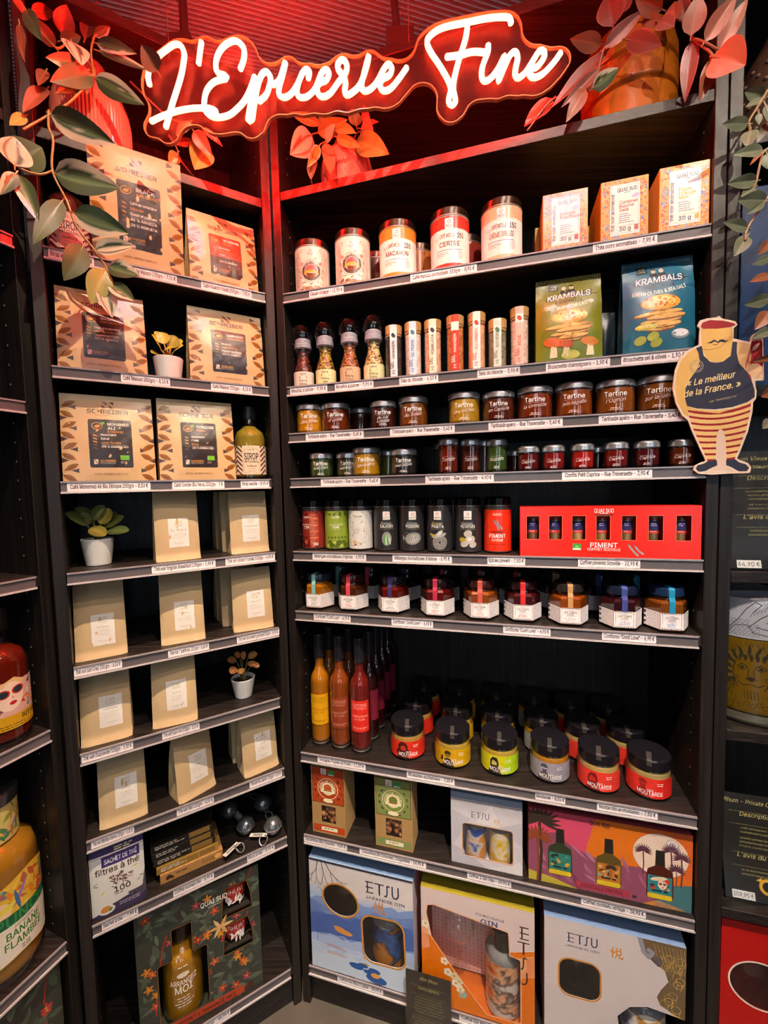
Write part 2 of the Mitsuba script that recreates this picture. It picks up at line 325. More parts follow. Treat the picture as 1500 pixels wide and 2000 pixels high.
# ------------------------------------------------------------------ price labels
TAGS= [["B", 1, 0.059, 0.075, "Cacao vintage - 11,50 €"], ["B", 1, 0.27, 0.124, "Café moulus aromatisés 150grs - 8,95 €"], ["B", 1, 0.587, 0.096, "Thés noirs aromatisés - 7,95 €"], ["B", 2, 0.008, 0.084, "Moulins à poivre - 9,95 €"], ["B", 2, 0.109, 0.082, "Moulins à poivre - 9,95 €"], ["B", 2, 0.244, 0.076, "Sels du Monde - 6,50 €"], ["B", 2, 0.393, 0.075, "Sels du Monde - 5,95 €"], ["B", 2, 0.512, 0.103, "Bruschetta champignons - 1,90 €"], ["B", 2, 0.632, 0.096, "Bruschetta sel & olives - 1,90 €"], ["B", 3, 0.04, 0.128, "Tartinade apéro - Rue Traversette - 5,40 €"], ["B", 3, 0.223, 0.127, "Tartinade apéro - Rue Traversette - 5,40 €"], ["B", 3, 0.412, 0.128, "Tartinade apéro - Rue Traversette - 5,40 €"], ["B", 3, 0.598, 0.127, "Tartinade apéro - Rue Traversette - 5,40 €"], ["B", 4, 0.071, 0.129, "Tartinade apéro - Rue Traversette - 5,40 €"], ["B", 4, 0.292, 0.129, "Tartinade apéro - Rue Traversette - 4,90 €"], ["B", 4, 0.539, 0.142, "Confits Petit Caprice - Rue Traversette - 3,90 €"], ["B", 5, 0.046, 0.12, "Mélanges aromatiques d'épices - 6,95 €"], ["B", 5, 0.222, 0.119, "Mélanges aromatiques d'épices - 6,95 €"], ["B", 5, 0.408, 0.068, "Epices piment - 7,50 €"], ["B", 5, 0.566, 0.099, "Coffret piments Scoville - 22,95 €"], ["B", 6, 0.044, 0.084, "Confitures \"Confi Love\" - 6,95 €"], ["B", 6, 0.217, 0.085, "Confitures \"Confi Love\" - 6,95 €"], ["B", 6, 0.436, 0.084, "Confitures \"Confi Love\" - 6,95 €"], ["B", 6, 0.606, 0.085, "Confitures \"Confi Love\" - 6,95 €"], ["B", 7, 0.041, 0.111, "Vinaigres Pulpes de fruits - 11,50 €"], ["B", 7, 0.242, 0.098, "Moutardes aromatisées - 7,50 €"], ["B", 7, 0.493, 0.053, "Moutarde - 8,50 €"], ["B", 7, 0.6, 0.098, "Moutardes aromatisées - 7,50 €"], ["B", 8, -0.0, 0.104, "Cacaotines Bio Caramel - 9,95 €"], ["B", 8, 0.133, 0.146, "Cacaotines Bio Chocolat / Gingembre - 14,95 €"], ["B", 8, 0.363, 0.085, "Coffret 2 Gin Etsu - 29,90 €"], ["B", 8, 0.574, 0.108, "Coffret cocktails vintage - 34,95 €"], ["B", 9, 0.071, 0.107, "Coffret Gin Etsu 1 verre - 39,95 €"], ["B", 9, 0.343, 0.095, "Coffret Gin Etsu - 44,95 €"], ["A", 1, 0.007, 0.062, "Sirop artisanal - 8,95 €"], ["A", 1, 0.123, 0.074, "Café Maison 250grs - 7,50 €"], ["A", 1, 0.239, 0.095, "Café Guarani Brésil 250grs - 7,95 €"], ["A", 2, 0.098, 0.078, "Café Maison 250grs - 8,10 €"], ["A", 2, 0.248, 0.079, "Café Maison 250grs - 8,10 €"], ["A", 3, 0.01, 0.124, "Café Mohamed Ali Bio Ethiopie 250grs - 8,50 €"], ["A", 3, 0.17, 0.094, "Café Condor Bio Pérou 250grs - 9 €"], ["A", 3, 0.296, 0.058, "Sirop vanille - 8,95 €"], ["A", 4, 0.128, 0.112, "Thé noir English Breakfast 100grs - 5,90 €"], ["A", 4, 0.259, 0.101, "Thé noir Grand Yunnan 100grs - 6,90 €"], ["A", 5, 0.001, 0.071, "Thé noir Earl Grey 100 grs - 6,50 €"], ["A", 5, 0.147, 0.073, "Thé noir 7 parfums 100 grs - 6,50 €"], ["A", 5, 0.274, 0.089, "Thé noir Gourmand gourmet 100grs - 6,50 €"], ["A", 6, 0.003, 0.078, "Thé vert Gunpowder 100grs - 5,50 €"], ["A", 6, 0.129, 0.066, "Thé vert Saint vert 100grs - 5,50 €"], ["A", 7, 0.008, 0.066, "Thé vert Menthe intense 100grs - 6,50 €"], ["A", 7, 0.146, 0.068, "Thé vert Bali 100grs - 6,50 €"], ["A", 7, 0.286, 0.07, "Thé vert Bio Jasmin 100grs - 6,00 €"], ["A", 8, 0.015, 0.057, "Sachet à thé - 7,99 €"], ["A", 8, 0.132, 0.075, "Coffret moment thé - 5,99 €"], ["A", 8, 0.274, 0.059, "Pince à thé - 5,99 €"], ["A", 9, 0.155, 0.07, "Coffret rhum - 45,95 €"]]
WHAT = {}
def price_tag(b, r, x, w, text):
    what = text.split(' - ')[0]; price = text.rsplit('- ', 1)[1]
    z = ROW[b][r]; n = sum(1 for q in TAGS if q[4] == text and q[0] == b and q[1] == r); i = [q for q in TAGS if q[4] == text and q[0] == b and q[1] == r].index([b, r, x, w, text])
    for bad, good in (('Rue Traversette', 'spread'), ('Etsu ', ''), (' Etsu', ''), ('"Confi Love"', 'jam'), (' piments Scoville', ' piments'), ('Cacaotines', 'cocoa beans'), (' Petit Caprice', ''), (' Mohamed Ali', ''), (' Condor', ''), (' grs', 'grs')): what = what.replace(bad, good)
    pos = '' if n == 1 else ', ' + ['first', 'second', 'third', 'fourth'][i] + ' from left'
    lb = f"price label {what} {price}, {'narrow' if b == 'A' else 'wide'} bookcase, shelf {['', 'two', 'three', 'four', 'five', 'six', 'seven', 'eight', 'nine', 'ten'][r]}{pos}"
    t = Thing('price_label', lb, 'price label', bayxf(b) @ trans(x + w / 2, -0.0012, z - 0.0094), 'price labels in the shelf rails')
    m = M().add(box(-w / 2, w / 2, -0.0006, 0.0002, -0.0078, 0.0078), '#e9e2e4')
    t.part('card', m, 'paper', 0)
    a = Art(); a.text(text, 0, -0.0032, 0.0070, '#221a2a', maxw=w * 0.93, shear=0.05, bold=True)
    t.part('lettering', a.mesh(onplane(-0.0006)), 'paper', 0)
for q in TAGS: price_tag(*q)
def added_windows():  # unseen windows added for cool fill and bright reflections in the lids
    for i, (x0, x1) in enumerate(((-1.15, -.55), (.55, 1.0), (1.5, 1.9))):
        m = M()
        for b in ((x0 - .05, x1 + .05, .45, .50), (x0 - .05, x1 + .05, 2.0, 2.05), (x0 - .05, x0, .5, 2.0), (x1, x1 + .05, .5, 2.0)): m.add(box(b[0], b[1], -3.30, -3.27, b[2], b[3]), '#20201f')
        emit(f'window_{i + 1}__frame', m, 'coated', 0); labels[f'window_{i + 1}'] = {'kind': 'structure'}
        emit(f'window_{i + 1}__fill_pane', M().add((np.array([[x0, -3.285, .5], [x1, -3.285, .5], [x1, -3.285, 2.0], [x0, -3.285, 2.0]]), [[0, 2, 1], [0, 3, 2]]), '#ffffff'), 'paper', 0, emitter={'type': 'area', 'radiance': rgb(np.array([.72, .9, 1.0]) * 3.4)})
added_windows()

# ------------------------------------------------------------------ goods: builders
CAM = {'B': (0.44, 0.819), 'A': (0.095, 0.894), 'L': (0.09, 0.75), 'R': (-0.4, 0.819)}
def face(b, x, k=0.75): return k * math.atan2(CAM[b][0] - x, CAM[b][1])
def ring_prof(r, z0, z1, e=0.001): return [(0, z0), (r - e, z0), (r, z0 + e), (r, z1 - e), (r - e, z1), (0, z1)]

def spread_jar(b, row, x, d, r, h, col, lines, label, group, lidcol='#ececec', print_=True, turn=None):
    "straight glass jar with a silver twist lid and white lettering"
    t = Thing('spread_jar', label, 'jar', put(b, row, x, d + r), group)
    zt = h - 0.0105
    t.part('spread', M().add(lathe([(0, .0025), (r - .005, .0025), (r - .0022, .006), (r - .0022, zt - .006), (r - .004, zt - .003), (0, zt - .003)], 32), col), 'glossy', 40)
    t.part('glass', M().add(lathe([(r - .004, .0004), (r - .001, .001), (r, .004), (r, zt - .005), (r - .002, zt - .001), (r - .002, h - .004)], 32)), 'glass', 40)
    m = M().add(lathe([(r - .0025, h - .0115), (r - .0002, h - .0118), (r + .0001, h - .0108), (r - .0004, h - .0085), (r - .0002, h - .0046), (r - .0008, h - .0026), (r - .0022, h - .0008), (r - .0042, h), (r - .0062, h - .0008), (0, h - .0008)], 40), lidcol)
    t.part('lid', m, 'metal', 40)
    if print_:
        a = Art(); u = r * 1.25
        if lines[0]: a.text(lines[0], 0, zt * 0.62, h * 0.135, '#f4f0ea', maxw=u, bold=True)
        a.line([(-u * .42, zt * .575), (u * .42, zt * .575)], .0004, '#e8e2da')
        for i, s in enumerate(lines[1:3]): a.text(s, 0, zt * (.42 - .15 * i), h * 0.105, '#efe9e2', maxw=u * 1.02, shear=.35, rot=5)
        a.greek(0, zt * .2, u * .55, 2, h * .045, h * .022, '#e4ded6', 3, 'c')
        t.part('lettering', a.mesh(oncyl(r, 0, face(b, x) if turn is None else turn), .006), 'paper', 0)
    return t

def tin(b, row, x, d, r, h, art, label, group, name='coffee_tin', lid=('#4a3a30', .0165), body='#e6ddd0', zl=None, turn=None, rim='#b9aea2', lidmat='metal'):
    t = Thing(name, label, 'tin', put(b, row, x, d + r), group); lc, lh = lid; zb = h - lh
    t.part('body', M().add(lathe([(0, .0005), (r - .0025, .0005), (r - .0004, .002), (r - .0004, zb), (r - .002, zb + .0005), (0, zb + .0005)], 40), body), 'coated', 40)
    m = M().add(lathe([(r - .0004, zb - .0008), (r + .0006, zb - .0008), (r + .0009, zb + .0002), (r + .0006, zb + .0014), (r - .001, zb + .0015)], 40), rim)
    m.add(lathe([(r - .0012, zb), (r - .0008, zb + .002), (r - .0008, h - .0022), (r - .0022, h - .0004), (r - .004, h), (r - .006, h - .0012), (0, h - .0012)], 40), lc)
    t.part('lid', m, lidmat, 35)
    if art: t.part('printed_label', art.mesh(oncyl(r - .0004, 0, face(b, x) if turn is None else turn), .007), 'coated', 40)
    return t

def logo_patch(a, x, y, s=1.0):
    L = a.L; a.rect(x - .0075 * s, y - .009 * s, .015 * s, .018 * s, '#efe9e2'); a.L = L + 1
    a.ring(x, y + .0035 * s, .0032 * s, .0012 * s, '#d07a6c', 16); a.text('QUAI SUD', x, y - .005 * s, .0036 * s, '#4a3c3a', maxw=.0125 * s, bold=True); a.rect(x - .003 * s, y - .0072 * s, .006 * s, .0008 * s, '#7a6a64'); a.L = L

def cacao_art(seed):
    a = Art(); w = math.pi * .0375; W2 = w * .98
    a.rect(-W2, .003, 2 * W2, .0925, '#eadfce'); a.L = 1
    for s in (-1, 1):
        for i in range(9): a.rect(s * (.024 + .0016 * i) - .0003, .006, .0006, .082 - .003 * abs(4 - i), '#7d6a5c')
        for j, yy in enumerate((.085, .06, .02)): a.ring(s * .021, yy, .0035, .0008, '#6b584c', 12)
    for k in range(10):
        an = math.radians(20 + 32 * k)
        a.leafshape(.026 * math.sin(an), .044 + .026 * math.cos(an), .008, .0028, '#c8503f' if k % 2 else '#8a7564', -math.degrees(an) + 20)
    a.L = 2; a.ring(0, .044, .0225, .0008, '#5d4c42'); a.ell(0, .044, .0195, .0195, '#54463e', n=36); a.L = 3; a.ell(0, .044, .0138, .0138, '#efd9c8', n=30)
    a.text('VOTRE AVANT', 0, .0598, .0034, '#efe3d2', arc=.0158, bold=True); a.L = 4
    a.poly(sg.Point(0, .044).buffer(.0125, 10).intersection(sg.box(-.02, .044, .02, .07)), '#d9575c'); a.poly(sg.Point(0, .0395).buffer(.010, 10).intersection(sg.box(-.02, .02, .02, .0395)), '#7a3d22'); a.L = 5
    a.poly([(-.0165, .036), (-.013, .044), (0, .0475), (.013, .044), (.0165, .036), (.0125, .0385), (0, .0415), (-.0125, .0385)], '#dfa33a')
    logo_patch(a, -.001, .081, .9)
    a.L = 2
    r = random.Random(seed)
    for k in range(8): a.ell(-.022 + .0062 * k, .009 + r.uniform(-.003, .004), .0058, .0035, '#b49478' if k % 2 else '#7f5d46', r.uniform(-30, 30), 10)
    a.L = 3; a.rect(.014, .006, .0095, .0062, '#8fc23f'); return a
def coffee_art(c1, name, c2=None):
    a = Art(); w = math.pi * .0375 * .98
    a.rect(-w, .002, 2 * w, .096, '#f1e6dc'); a.L = 1; a.rect(-w, .0745, 2 * w, .0235, c1); a.rect(-w, .002, 2 * w, .0115, c1); a.L = 2
    n = 60
    for i in range(n):
        x = -w + 2 * w * i / n; s = 2 * w / n; a.tri([(x, .0745), (x + s, .0745), (x + s / 2, .0762)], [[0, 1, 2]], '#f1e6dc'); a.tri([(x, .0135), (x + s / 2, .0118), (x + s, .0135)], [[0, 1, 2]], '#f1e6dc')
    logo_patch(a, 0, .0845, 1.05)
    a.text('CAFÉ MOULU', -.0045, .0595, .0072, '#4a322c', maxw=.027, bold=True, sx=.7); a.text('150', .0215, .0585, .0092, '#3f2a28', bold=True, maxw=.0135)
    a.greek(-.0285, .0615, .010, 3, .0022, .0008, '#b98a86', 2); a.rect(-.024, .0525, .05, .0005, '#b9a49a')
    a.text(name, 0, .0440, .0080, c2 or '#5c4038', maxw=.046, bold=True); a.rect(-.026, .0368, .05, .0009, '#55508a')
    a.greek(-.025, .0325, .026, 3, .0028, .0010, '#8d7a74', 5); a.ring(.0205, .0275, .0062, .0007, '#b9a8a8', 18); a.rect(.018, .021, .006, .0135, '#d8c9c4'); return a

def tea_box(b, row, x, d, w, dep, h, yaw, name, c, label):
    t = Thing('tea_box', label, 'tea box', put(b, row, x, d, yaw), 'orange tea boxes on the top shelf')
    t.part('carton', M().add(box(-w / 2, w / 2, 0, dep, 0, h, .0008), '#e9a752'), 'paper', 20)
    a = Art(); a.rect(-w / 2 + .0008, .001, w - .0016, h - .002, '#e79a58'); a.L = 1; r = random.Random(int(x * 1000))
    for i in range(420):
        px, py = r.uniform(-w / 2 + .003, w / 2 - .003), r.uniform(.003, h - .003)
        if abs(px) < w * .30 and .012 < py < h - .010: continue
        a.L = 1 + i % 2
        a.leafshape(px, py, r.uniform(.003, .007), r.uniform(.0015, .003), r.choice(['#cf5634', '#d9683c', '#5f79b5', '#e0782f', '#c84a38', '#e6b7a0', '#7089bd']), r.uniform(0, 180))
    a.L = 3; a.rect(-w * .30, .011, w * .62, h - .020, '#ede4da'); a.L = 4; a.frame(-w * .275, .0135, w * .57, h - .025, .0004, '#8f7f8a')
    a.text('QUAI SUD', .004, h - .021, .0058, '#3d3a4a', bold=True, maxw=.030); a.rect(-.001, h - .0235, .010, .0008, '#5c5666'); a.ell(.017, h - .030, .0062, .0034, '#b8b6d2', 12)
    a.text('thé noir aromatisé', -w * .215, .018, .0052, '#4a4256', 'l', True, rot=90, maxw=h * .62)
    for i, s in enumerate(name): a.text(s, -.008, h * .60 - .0062 * i, .0052, c, 'l', True)
    a.greek(-.008, h * .43, .024, 5, .0034, .0011, '#6a6068', 4); a.rect(-.008, h * .245, .031, .0005, c); a.text('30 g', -.008, .0175, .0062, '#3d3a4a', 'l', True); a.rect(.015, .0165, .006, .008, c)
    t.part('printed_front', a.mesh(onplane(0)), 'coated', 0)
    e = Art(); e.ring(dep * .4, h * .5, .012, .0022, '#b9782f'); e.ring(dep * .4, h * .5, .007, .001, '#b9782f')
    t.part('printed_side', e.mesh(lambda u, v, o: np.stack([np.full_like(u, -w / 2) - o, dep - u, v], 1)), 'coated', 0); return t

def pepper_mill(x, d, c1, c2, lab, name, label):
    b, row, h = 'B', 2, .132
    t = Thing('pepper_mill', label, 'pepper mill', put(b, row, x, d + .022), 'pepper mills with clear caps')
    prof = np.array([(.0195, .0), (.0215, .002), (.0215, .036), (.0200, .042), (.0150, .060), (.0135, .072), (.0145, .082), (.0165, .086)])
    zz = np.linspace(.003, .083, 46); rr = np.interp(zz, prof[:, 1], prof[:, 0]) - .0016; m = lathe(np.c_[np.r_[0, rr, 0], np.r_[.003, zz, .083]], 48)
    v = np.asarray(m.vertices).copy(); g = meshkit.noise(v * 310, seed=3); rad = np.hypot(v[:, 0], v[:, 1]); k = np.where(rad > 1e-4, 1 - .0022 * g / np.maximum(rad, 1e-4), 1); v[:, :2] *= k[:, None]
    g2 = meshkit.noise(v * 260, seed=9); pal = np.array([lin(c) for c in (c1, c2, '#2a1a12', c1)]); cc = pal[np.clip((g2 * 5.5 - .8).astype(int), 0, 3)] * (1.15 - .6 * g)[:, None]
    t.part('peppercorns', M().add((v, np.asarray(m.faces)), cc), 'coated', 40)
    t.part('glass', M().add(lathe(prof, 32)), 'glass', 40)
    t.part('label', M().add(lathe([(.0217, .004), (.0217, .033)], 32), lab), 'paper', 40)
    a = Art(); a.text('QUAI SUD', 0, .0255, .0036, '#4c4036', maxw=.014, bold=True); a.rrect(-.008, .0185, .016, .0042, .001, '#3b2b24'); a.text(name[0], 0, .0115, .0048, '#3c332c', maxw=.017, bold=True); a.text(name[1], 0, .0052, .0044, '#3c332c', maxw=.016, bold=True)
    t.part('lettering', a.mesh(oncyl(.0217, 0, face(b, x))), 'paper', 0)
    m = M().add(lathe([(.0150, .083), (.0178, .084), (.0178, .092), (.0165, .094), (.0165, .102), (.014, .104), (.010, .106)], 28), '#a09da8'); t.part('grinder', m, 'coated', 30)
    m = M()
    for z in (.082, .0845, .097): m.add(lathe([(.0190, z), (.0197, z + .0008), (.0190, z + .0016)], 28), '#ffffff')
    m.add(lathe([(.0188, .080), (.0190, .100), (.0215, .103), (.0228, .110), (.0225, .122), (.0195, .129), (.013, .1315), (0, .132)], 32)); t.part('clear_cap', m, 'glass', 40)

def salt_tube(x, d, h, c1, c2, strip, txt, tcol, label, lean=0.0, top='#c9a06a'):
    b, row, r = 'B', 2, .0175
    t = Thing('salt_tube', label, 'salt tube', put(b, row, x, d + r, 0, 0, lean), 'cork-stopped salt tubes'); zs = h - .022
    zz = np.linspace(.006, zs - .002, 40); m = lathe(np.c_[np.r_[0, np.full(40, r - .0019), 0], np.r_[.006, zz, zs - .002]], 40)
    v = np.asarray(m.vertices).copy(); g = meshkit.noise(v * 420, seed=int(x * 999)); rad = np.hypot(v[:, 0], v[:, 1]); v[:, :2] *= np.where(rad > 1e-4, 1 - .0012 * g / np.maximum(rad, 1e-4), 1)[:, None]
    g2 = meshkit.fbm(v * 230, 2, seed=5); k = np.clip((g2 - .3) * 2.2, 0, 1)[:, None]
    t.part('salt', M().add((v, np.asarray(m.faces)), lin(c1) * (1 - k) + lin(c2) * k), 'coated', 40)
    t.part('glass', M().add(lathe([(r - .002, .0005), (r, .0025), (r, zs + .004)], 32)), 'glass', 40)
    m = lathe([(0, zs), (r - .0022, zs), (r - .0022, zs + .004), (r - .001, zs + .005), (r - .0006, h - .001), (r - .0016, h), (0, h)], 28); g = meshkit.fbm(np.asarray(m.vertices) * 300, 2)[:, None]
    t.part('cork', M().add(m, lin('#8a5f30') * (1 - g) + lin('#cfa56a') * g), 'paper', 40)
    a = Art(); w = .0145; a.rect(-w / 2, .002, w, h - .003, strip); a.L = 1; a.rect(-w / 2, h - .030, w, .016, {'#e8e2da': '#c9c4be'}.get(strip, '#e9e3dc')); a.L = 2
    a.ell(0, h - .022, .0035, .0052, tcol, 30, 12); a.text('SEL', -.0005, .026, .0062, tcol, 'c', True, rot=90, maxw=.02); a.text(txt, .0022, .038, .0052, tcol, 'l', True, rot=90, maxw=h * .36); a.greek(0, .014, .008, 3, .0028, .0012, tcol, 2, 'c')
    t.part('paper_strip', a.mesh(oncyl(r, 0, face(b, x)), .006), 'paper', 40)

# ------------------------------------------------------------------ pouches
def pouch_fn(w, h, d, lean, bul, seed, wrinkle=.0011, taper=.03):
    def fn(s, tt, back=False):
        s = np.asarray(s, float); tt = np.asarray(tt, float)
        yf = lean * tt ** 1.2 - bul * np.sin(np.pi * np.clip(tt * 1.05, 0, 1)) ** 1.0 * (1 - s ** 2 * .85) + .004 * (1 - tt) * np.abs(s) ** 8
        yb = lean * tt ** 1.2 + d * (1 - tt ** 1.6) + .0016 + bul * .5 * np.sin(np.pi * tt) * (1 - s ** 2)
        wob = wrinkle * (meshkit.fbm(np.stack([s * 3.1 + seed, tt * 6.0, np.full_like(s, 1.7 + seed)], -1), 3, seed) - .5) * 2 * np.minimum(1, np.minimum(tt * 12, (1 - tt) * 8 + .15))
        y = (yb if back else yf) + wob
        return np.stack([s * w / 2 * (1 - taper * tt) , y, tt * h], -1)
    return fn
def pouch_mesh(fn, col, ns=14, nt=20, gusset=.012):
    m = M(); S, Tt = np.meshgrid(np.linspace(-1, 1, ns), np.linspace(0, 1, nt)); i, j = np.meshgrid(np.arange(nt - 1), np.arange(ns - 1), indexing='ij')
    q = np.stack([i * ns + j, i * ns + j + 1, (i + 1) * ns + j + 1, (i + 1) * ns + j], -1).reshape(-1, 4)
    F, Bk = fn(S.ravel(), Tt.ravel()), fn(S.ravel(), Tt.ravel(), True); m.add((F, q), col); m.add((Bk, q[:, ::-1]), col)
    t1 = np.linspace(0, 1, nt)
    for s in (-1, 1):
        a, c = fn(np.full(nt, s), t1), fn(np.full(nt, s), t1, True); mid = (a + c) / 2; mid[:, 0] -= s * gusset * np.clip(t1 * 2, 0, 1)
        v = np.vstack([a, mid, c]); k = np.arange(nt - 1); qq = np.vstack([np.stack([k, k + nt, k + nt + 1, k + 1], 1), np.stack([k + nt, k + 2 * nt, k + 2 * nt + 1, k + nt + 1], 1)]); m.add((v, qq if s > 0 else qq[:, ::-1]), col)
    for tt in (0, 1):
        a, c = fn(np.linspace(-1, 1, ns), np.full(ns, tt)), fn(np.linspace(-1, 1, ns), np.full(ns, tt), True); v = np.vstack([a, c]); k = np.arange(ns - 1); m.add((v, np.stack([k, k + ns, k + ns + 1, k + 1], 1)), col)
    return m
def onpouch(fn, w, h, taper=.03):
    def f(u, v, o):
        tt = np.clip(v / h, 0, 1); s = np.clip(u / (w / 2) / (1 - taper * tt), -1, 1); p = fn(s, tt); p[:, 1] -= o; return p
    return f

def kraft_bag(row, x, d, label, title, w=.080, h=.136, yaw=0.0, lab=(.004, .030), group='kraft tea pouches', art=True, lean=.020, dep=.045):
    t = Thing('tea_pouch', label, 'tea pouch', put('A', row, x, d + .0035, yaw), group); sd = COUNT['tea_pouch']
    fn0 = pouch_fn(w, h, dep, lean, .0035, sd, .0013)
    def fn(s, tt, back=False):
        p = fn0(s, tt, back)
        if not back: p[..., 1] += -.0060 * np.clip(1 - np.asarray(tt) / .085, 0, 1) + .0012
        return p
    t.part('pouch', pouch_mesh(fn, '#bca37c', 12, 30), 'paper', 30)
    if art:
        a = Art(); lw, lh = .036, .056; x0, z0 = lab[0] - lw / 2, lab[1]
        a.rect(x0, z0, lw, lh, '#d9d4cc'); a.L = 1; lx = lab[0]
        for k in (.0066, .0045, .002): a.frame(lx - k, z0 + lh - .0105 - k * .8, 2 * k, k * 1.6, .0006, '#a9a07e')
        a.text(title, lx, z0 + lh * .56, .0030, '#7d776c', maxw=lw * .8); a.greek(lx, z0 + lh * .46, lw * .8, 4, .0026, .0007, '#b3aca2', sd, 'c'); a.text('fournisseur', lx, z0 + .0065, .0026, '#9a9388', maxw=lw * .5, shear=.3); a.rect(lx - .004, z0 + .0035, .008, .0006, '#aaa39a')
        t.part('paper_label', a.mesh(onpouch(fn, w, h), .006), 'paper', 30)

def coffee_bag(row, x, d, w, h, lines, band, label, lean=.02, yaw=0, lab=None, acc='#c7892f', green=False, tilt=0):
    t = Thing('coffee_bag', label, 'coffee bag', put('A', row, x, d, yaw, 0, tilt), 'printed coffee bags'); sd = COUNT['coffee_bag'] + 40; dep = .062
    fn = pouch_fn(w, h, dep, lean, .0075, sd, .0022, .02)
    t.part('bag', pouch_mesh(fn, '#cdac7c', 18, 26), 'foil', 30)
    a = Art(); bw = w * .17; n = int(h / .0190)
    for s in (-1, 1):
        xc = s * (w / 2 - bw / 2)
        for i in range(n + 1):
            z = .006 + i * h / (n + .3)
            if z > h - .008: break
            a.L = 0; a.leafshape(xc + (.0015 if i % 2 else -.0015), z, bw * 1.0, .0098, '#8d5a20', 28 if i % 2 else -28); a.L = 1; a.leafshape(xc + (.0015 if i % 2 else -.0015), z - .001, bw * .7, .0034, '#7a4a18', 28 if i % 2 else -28)
            if i % 2 == 0 and z < h - .02: a.L = 0; e = -s * bw / 2; a.poly([(xc + e, z + .0165), (xc + e, z + .0085), (xc + e * .1, z + .0125)], '#4a3a3c')
            elif z < h - .02: a.L = 0; e = s * bw / 2; a.poly([(xc + e, z + .0165), (xc + e, z + .0075), (xc + e * .05, z + .012)], '#4a3a3c')
    a.L = 0; zc = h * .89
    a.poly([(-.009, zc + .006), (.003, zc - .006), (.009, zc - .006), (-.003, zc + .006)], '#7a4f22'); a.poly([(.002, zc + .006), (.009, zc + .006), (.009, zc)], '#453638'); a.poly([(-.002, zc - .006), (-.009, zc - .006), (-.009, zc)], '#453638')
    a.text('SCHREIBER', 0, h * .785, .0076, '#3a2c26', maxw=w * .44, sx=1.25, bold=True); a.greek(-w * .13, h * .762, w * .27, 1, .002, .0007, '#8b7660', 3)
    lw, lh = (w * .46, h * .56) if lab is None else lab; x0, z0 = -lw / 2 + w * .015, h * .155
    a.rrect(x0, z0, lw, lh, .003, band[0]); a.L = 1
    if band[1] != band[0]: a.poly(sg.box(x0 + .001, z0 + lh * .45, x0 + lw - .001, z0 + lh - .001), band[1])
    a.L = 2; a.ell(x0 + lw * .20, z0 + lh * .86, lw * .125, lw * .10, acc, 0, 18); a.L = 3; a.ell(x0 + lw * .20, z0 + lh * .86, lw * .108, lw * .083, '#2b1a12', 0, 18); a.L = 4; a.ell(x0 + lw * .21, z0 + lh * .855, lw * .07, lw * .042, acc, 15, 12)
    if green: a.ell(x0 + lw * .33, z0 + lh * .92, .0032, .0026, '#55a02c')
    a.L = 2; tx = x0 + lw * .44
    for i, s in enumerate(lines[0]): a.text(s, tx, z0 + lh * (.875 - .085 * i), lh * .056, '#efe9df', 'l', True, maxw=lw * .5, sx=1.1)
    k = len(lines[0]); a.text(lines[1], tx, z0 + lh * (.89 - .085 * k), lh * .042, acc, 'l', True, maxw=lw * .5)
    for i in range(5): a.poly([(x0 + lw * .10, z0 + lh * (.66 - .065 * i) + .0022), (x0 + lw * .10, z0 + lh * (.66 - .065 * i)), (x0 + lw * .19, z0 + lh * (.66 - .065 * i) - .0022), (x0 + lw * .19, z0 + lh * (.66 - .065 * i))], acc if i < 3 else '#6a4a3a')
    yy = .70
    for i, (s, c) in enumerate(lines[2]): a.text(s, x0 + lw * .28, z0 + lh * (.66 - .082 * i), lh * .040, c, 'l', True, maxw=lw * .62)
    a.rect(x0 + lw * .28, z0 + lh * .47, lw * .60, .0004, '#cbbfb0'); a.poly([(x0 + lw * .09, z0 + lh * .17), (x0 + lw * .09, z0 + lh * .07), (x0 + lw * .19, z0 + lh * .07), (x0 + lw * .19, z0 + lh * .17)], '#d8cfc4'); a.L = 3; a.line([(x0 + lw * .10, z0 + lh * .16), (x0 + lw * .18, z0 + lh * .08)], .0016, '#a8622a')
    a.text('SCHREIBER', x0 + lw * .23, z0 + lh * .125, lh * .036, acc, 'l', True, maxw=lw * .36); a.greek(x0 + lw * .23, z0 + lh * .105, lw * .4, 2, .0022, .0007, '#b8aca0', 6)
    if green: a.rect(x0 + lw * .70, z0 + lh * .16, lw * .21, lh * .10, '#6db52f'); a.greek(x0 + lw * .70, z0 + lh * .12, lw * .2, 2, .002, .0007, '#d8d0c6', 8)
    a.L = 1; a.text('100% GRAINS MOULU', 0, h * .07, .0034, '#8a5c2c', maxw=w * .46, bold=True)
    t.part('printed_front', a.mesh(onpouch(fn, w, h, .02), .007), 'foil', 30)

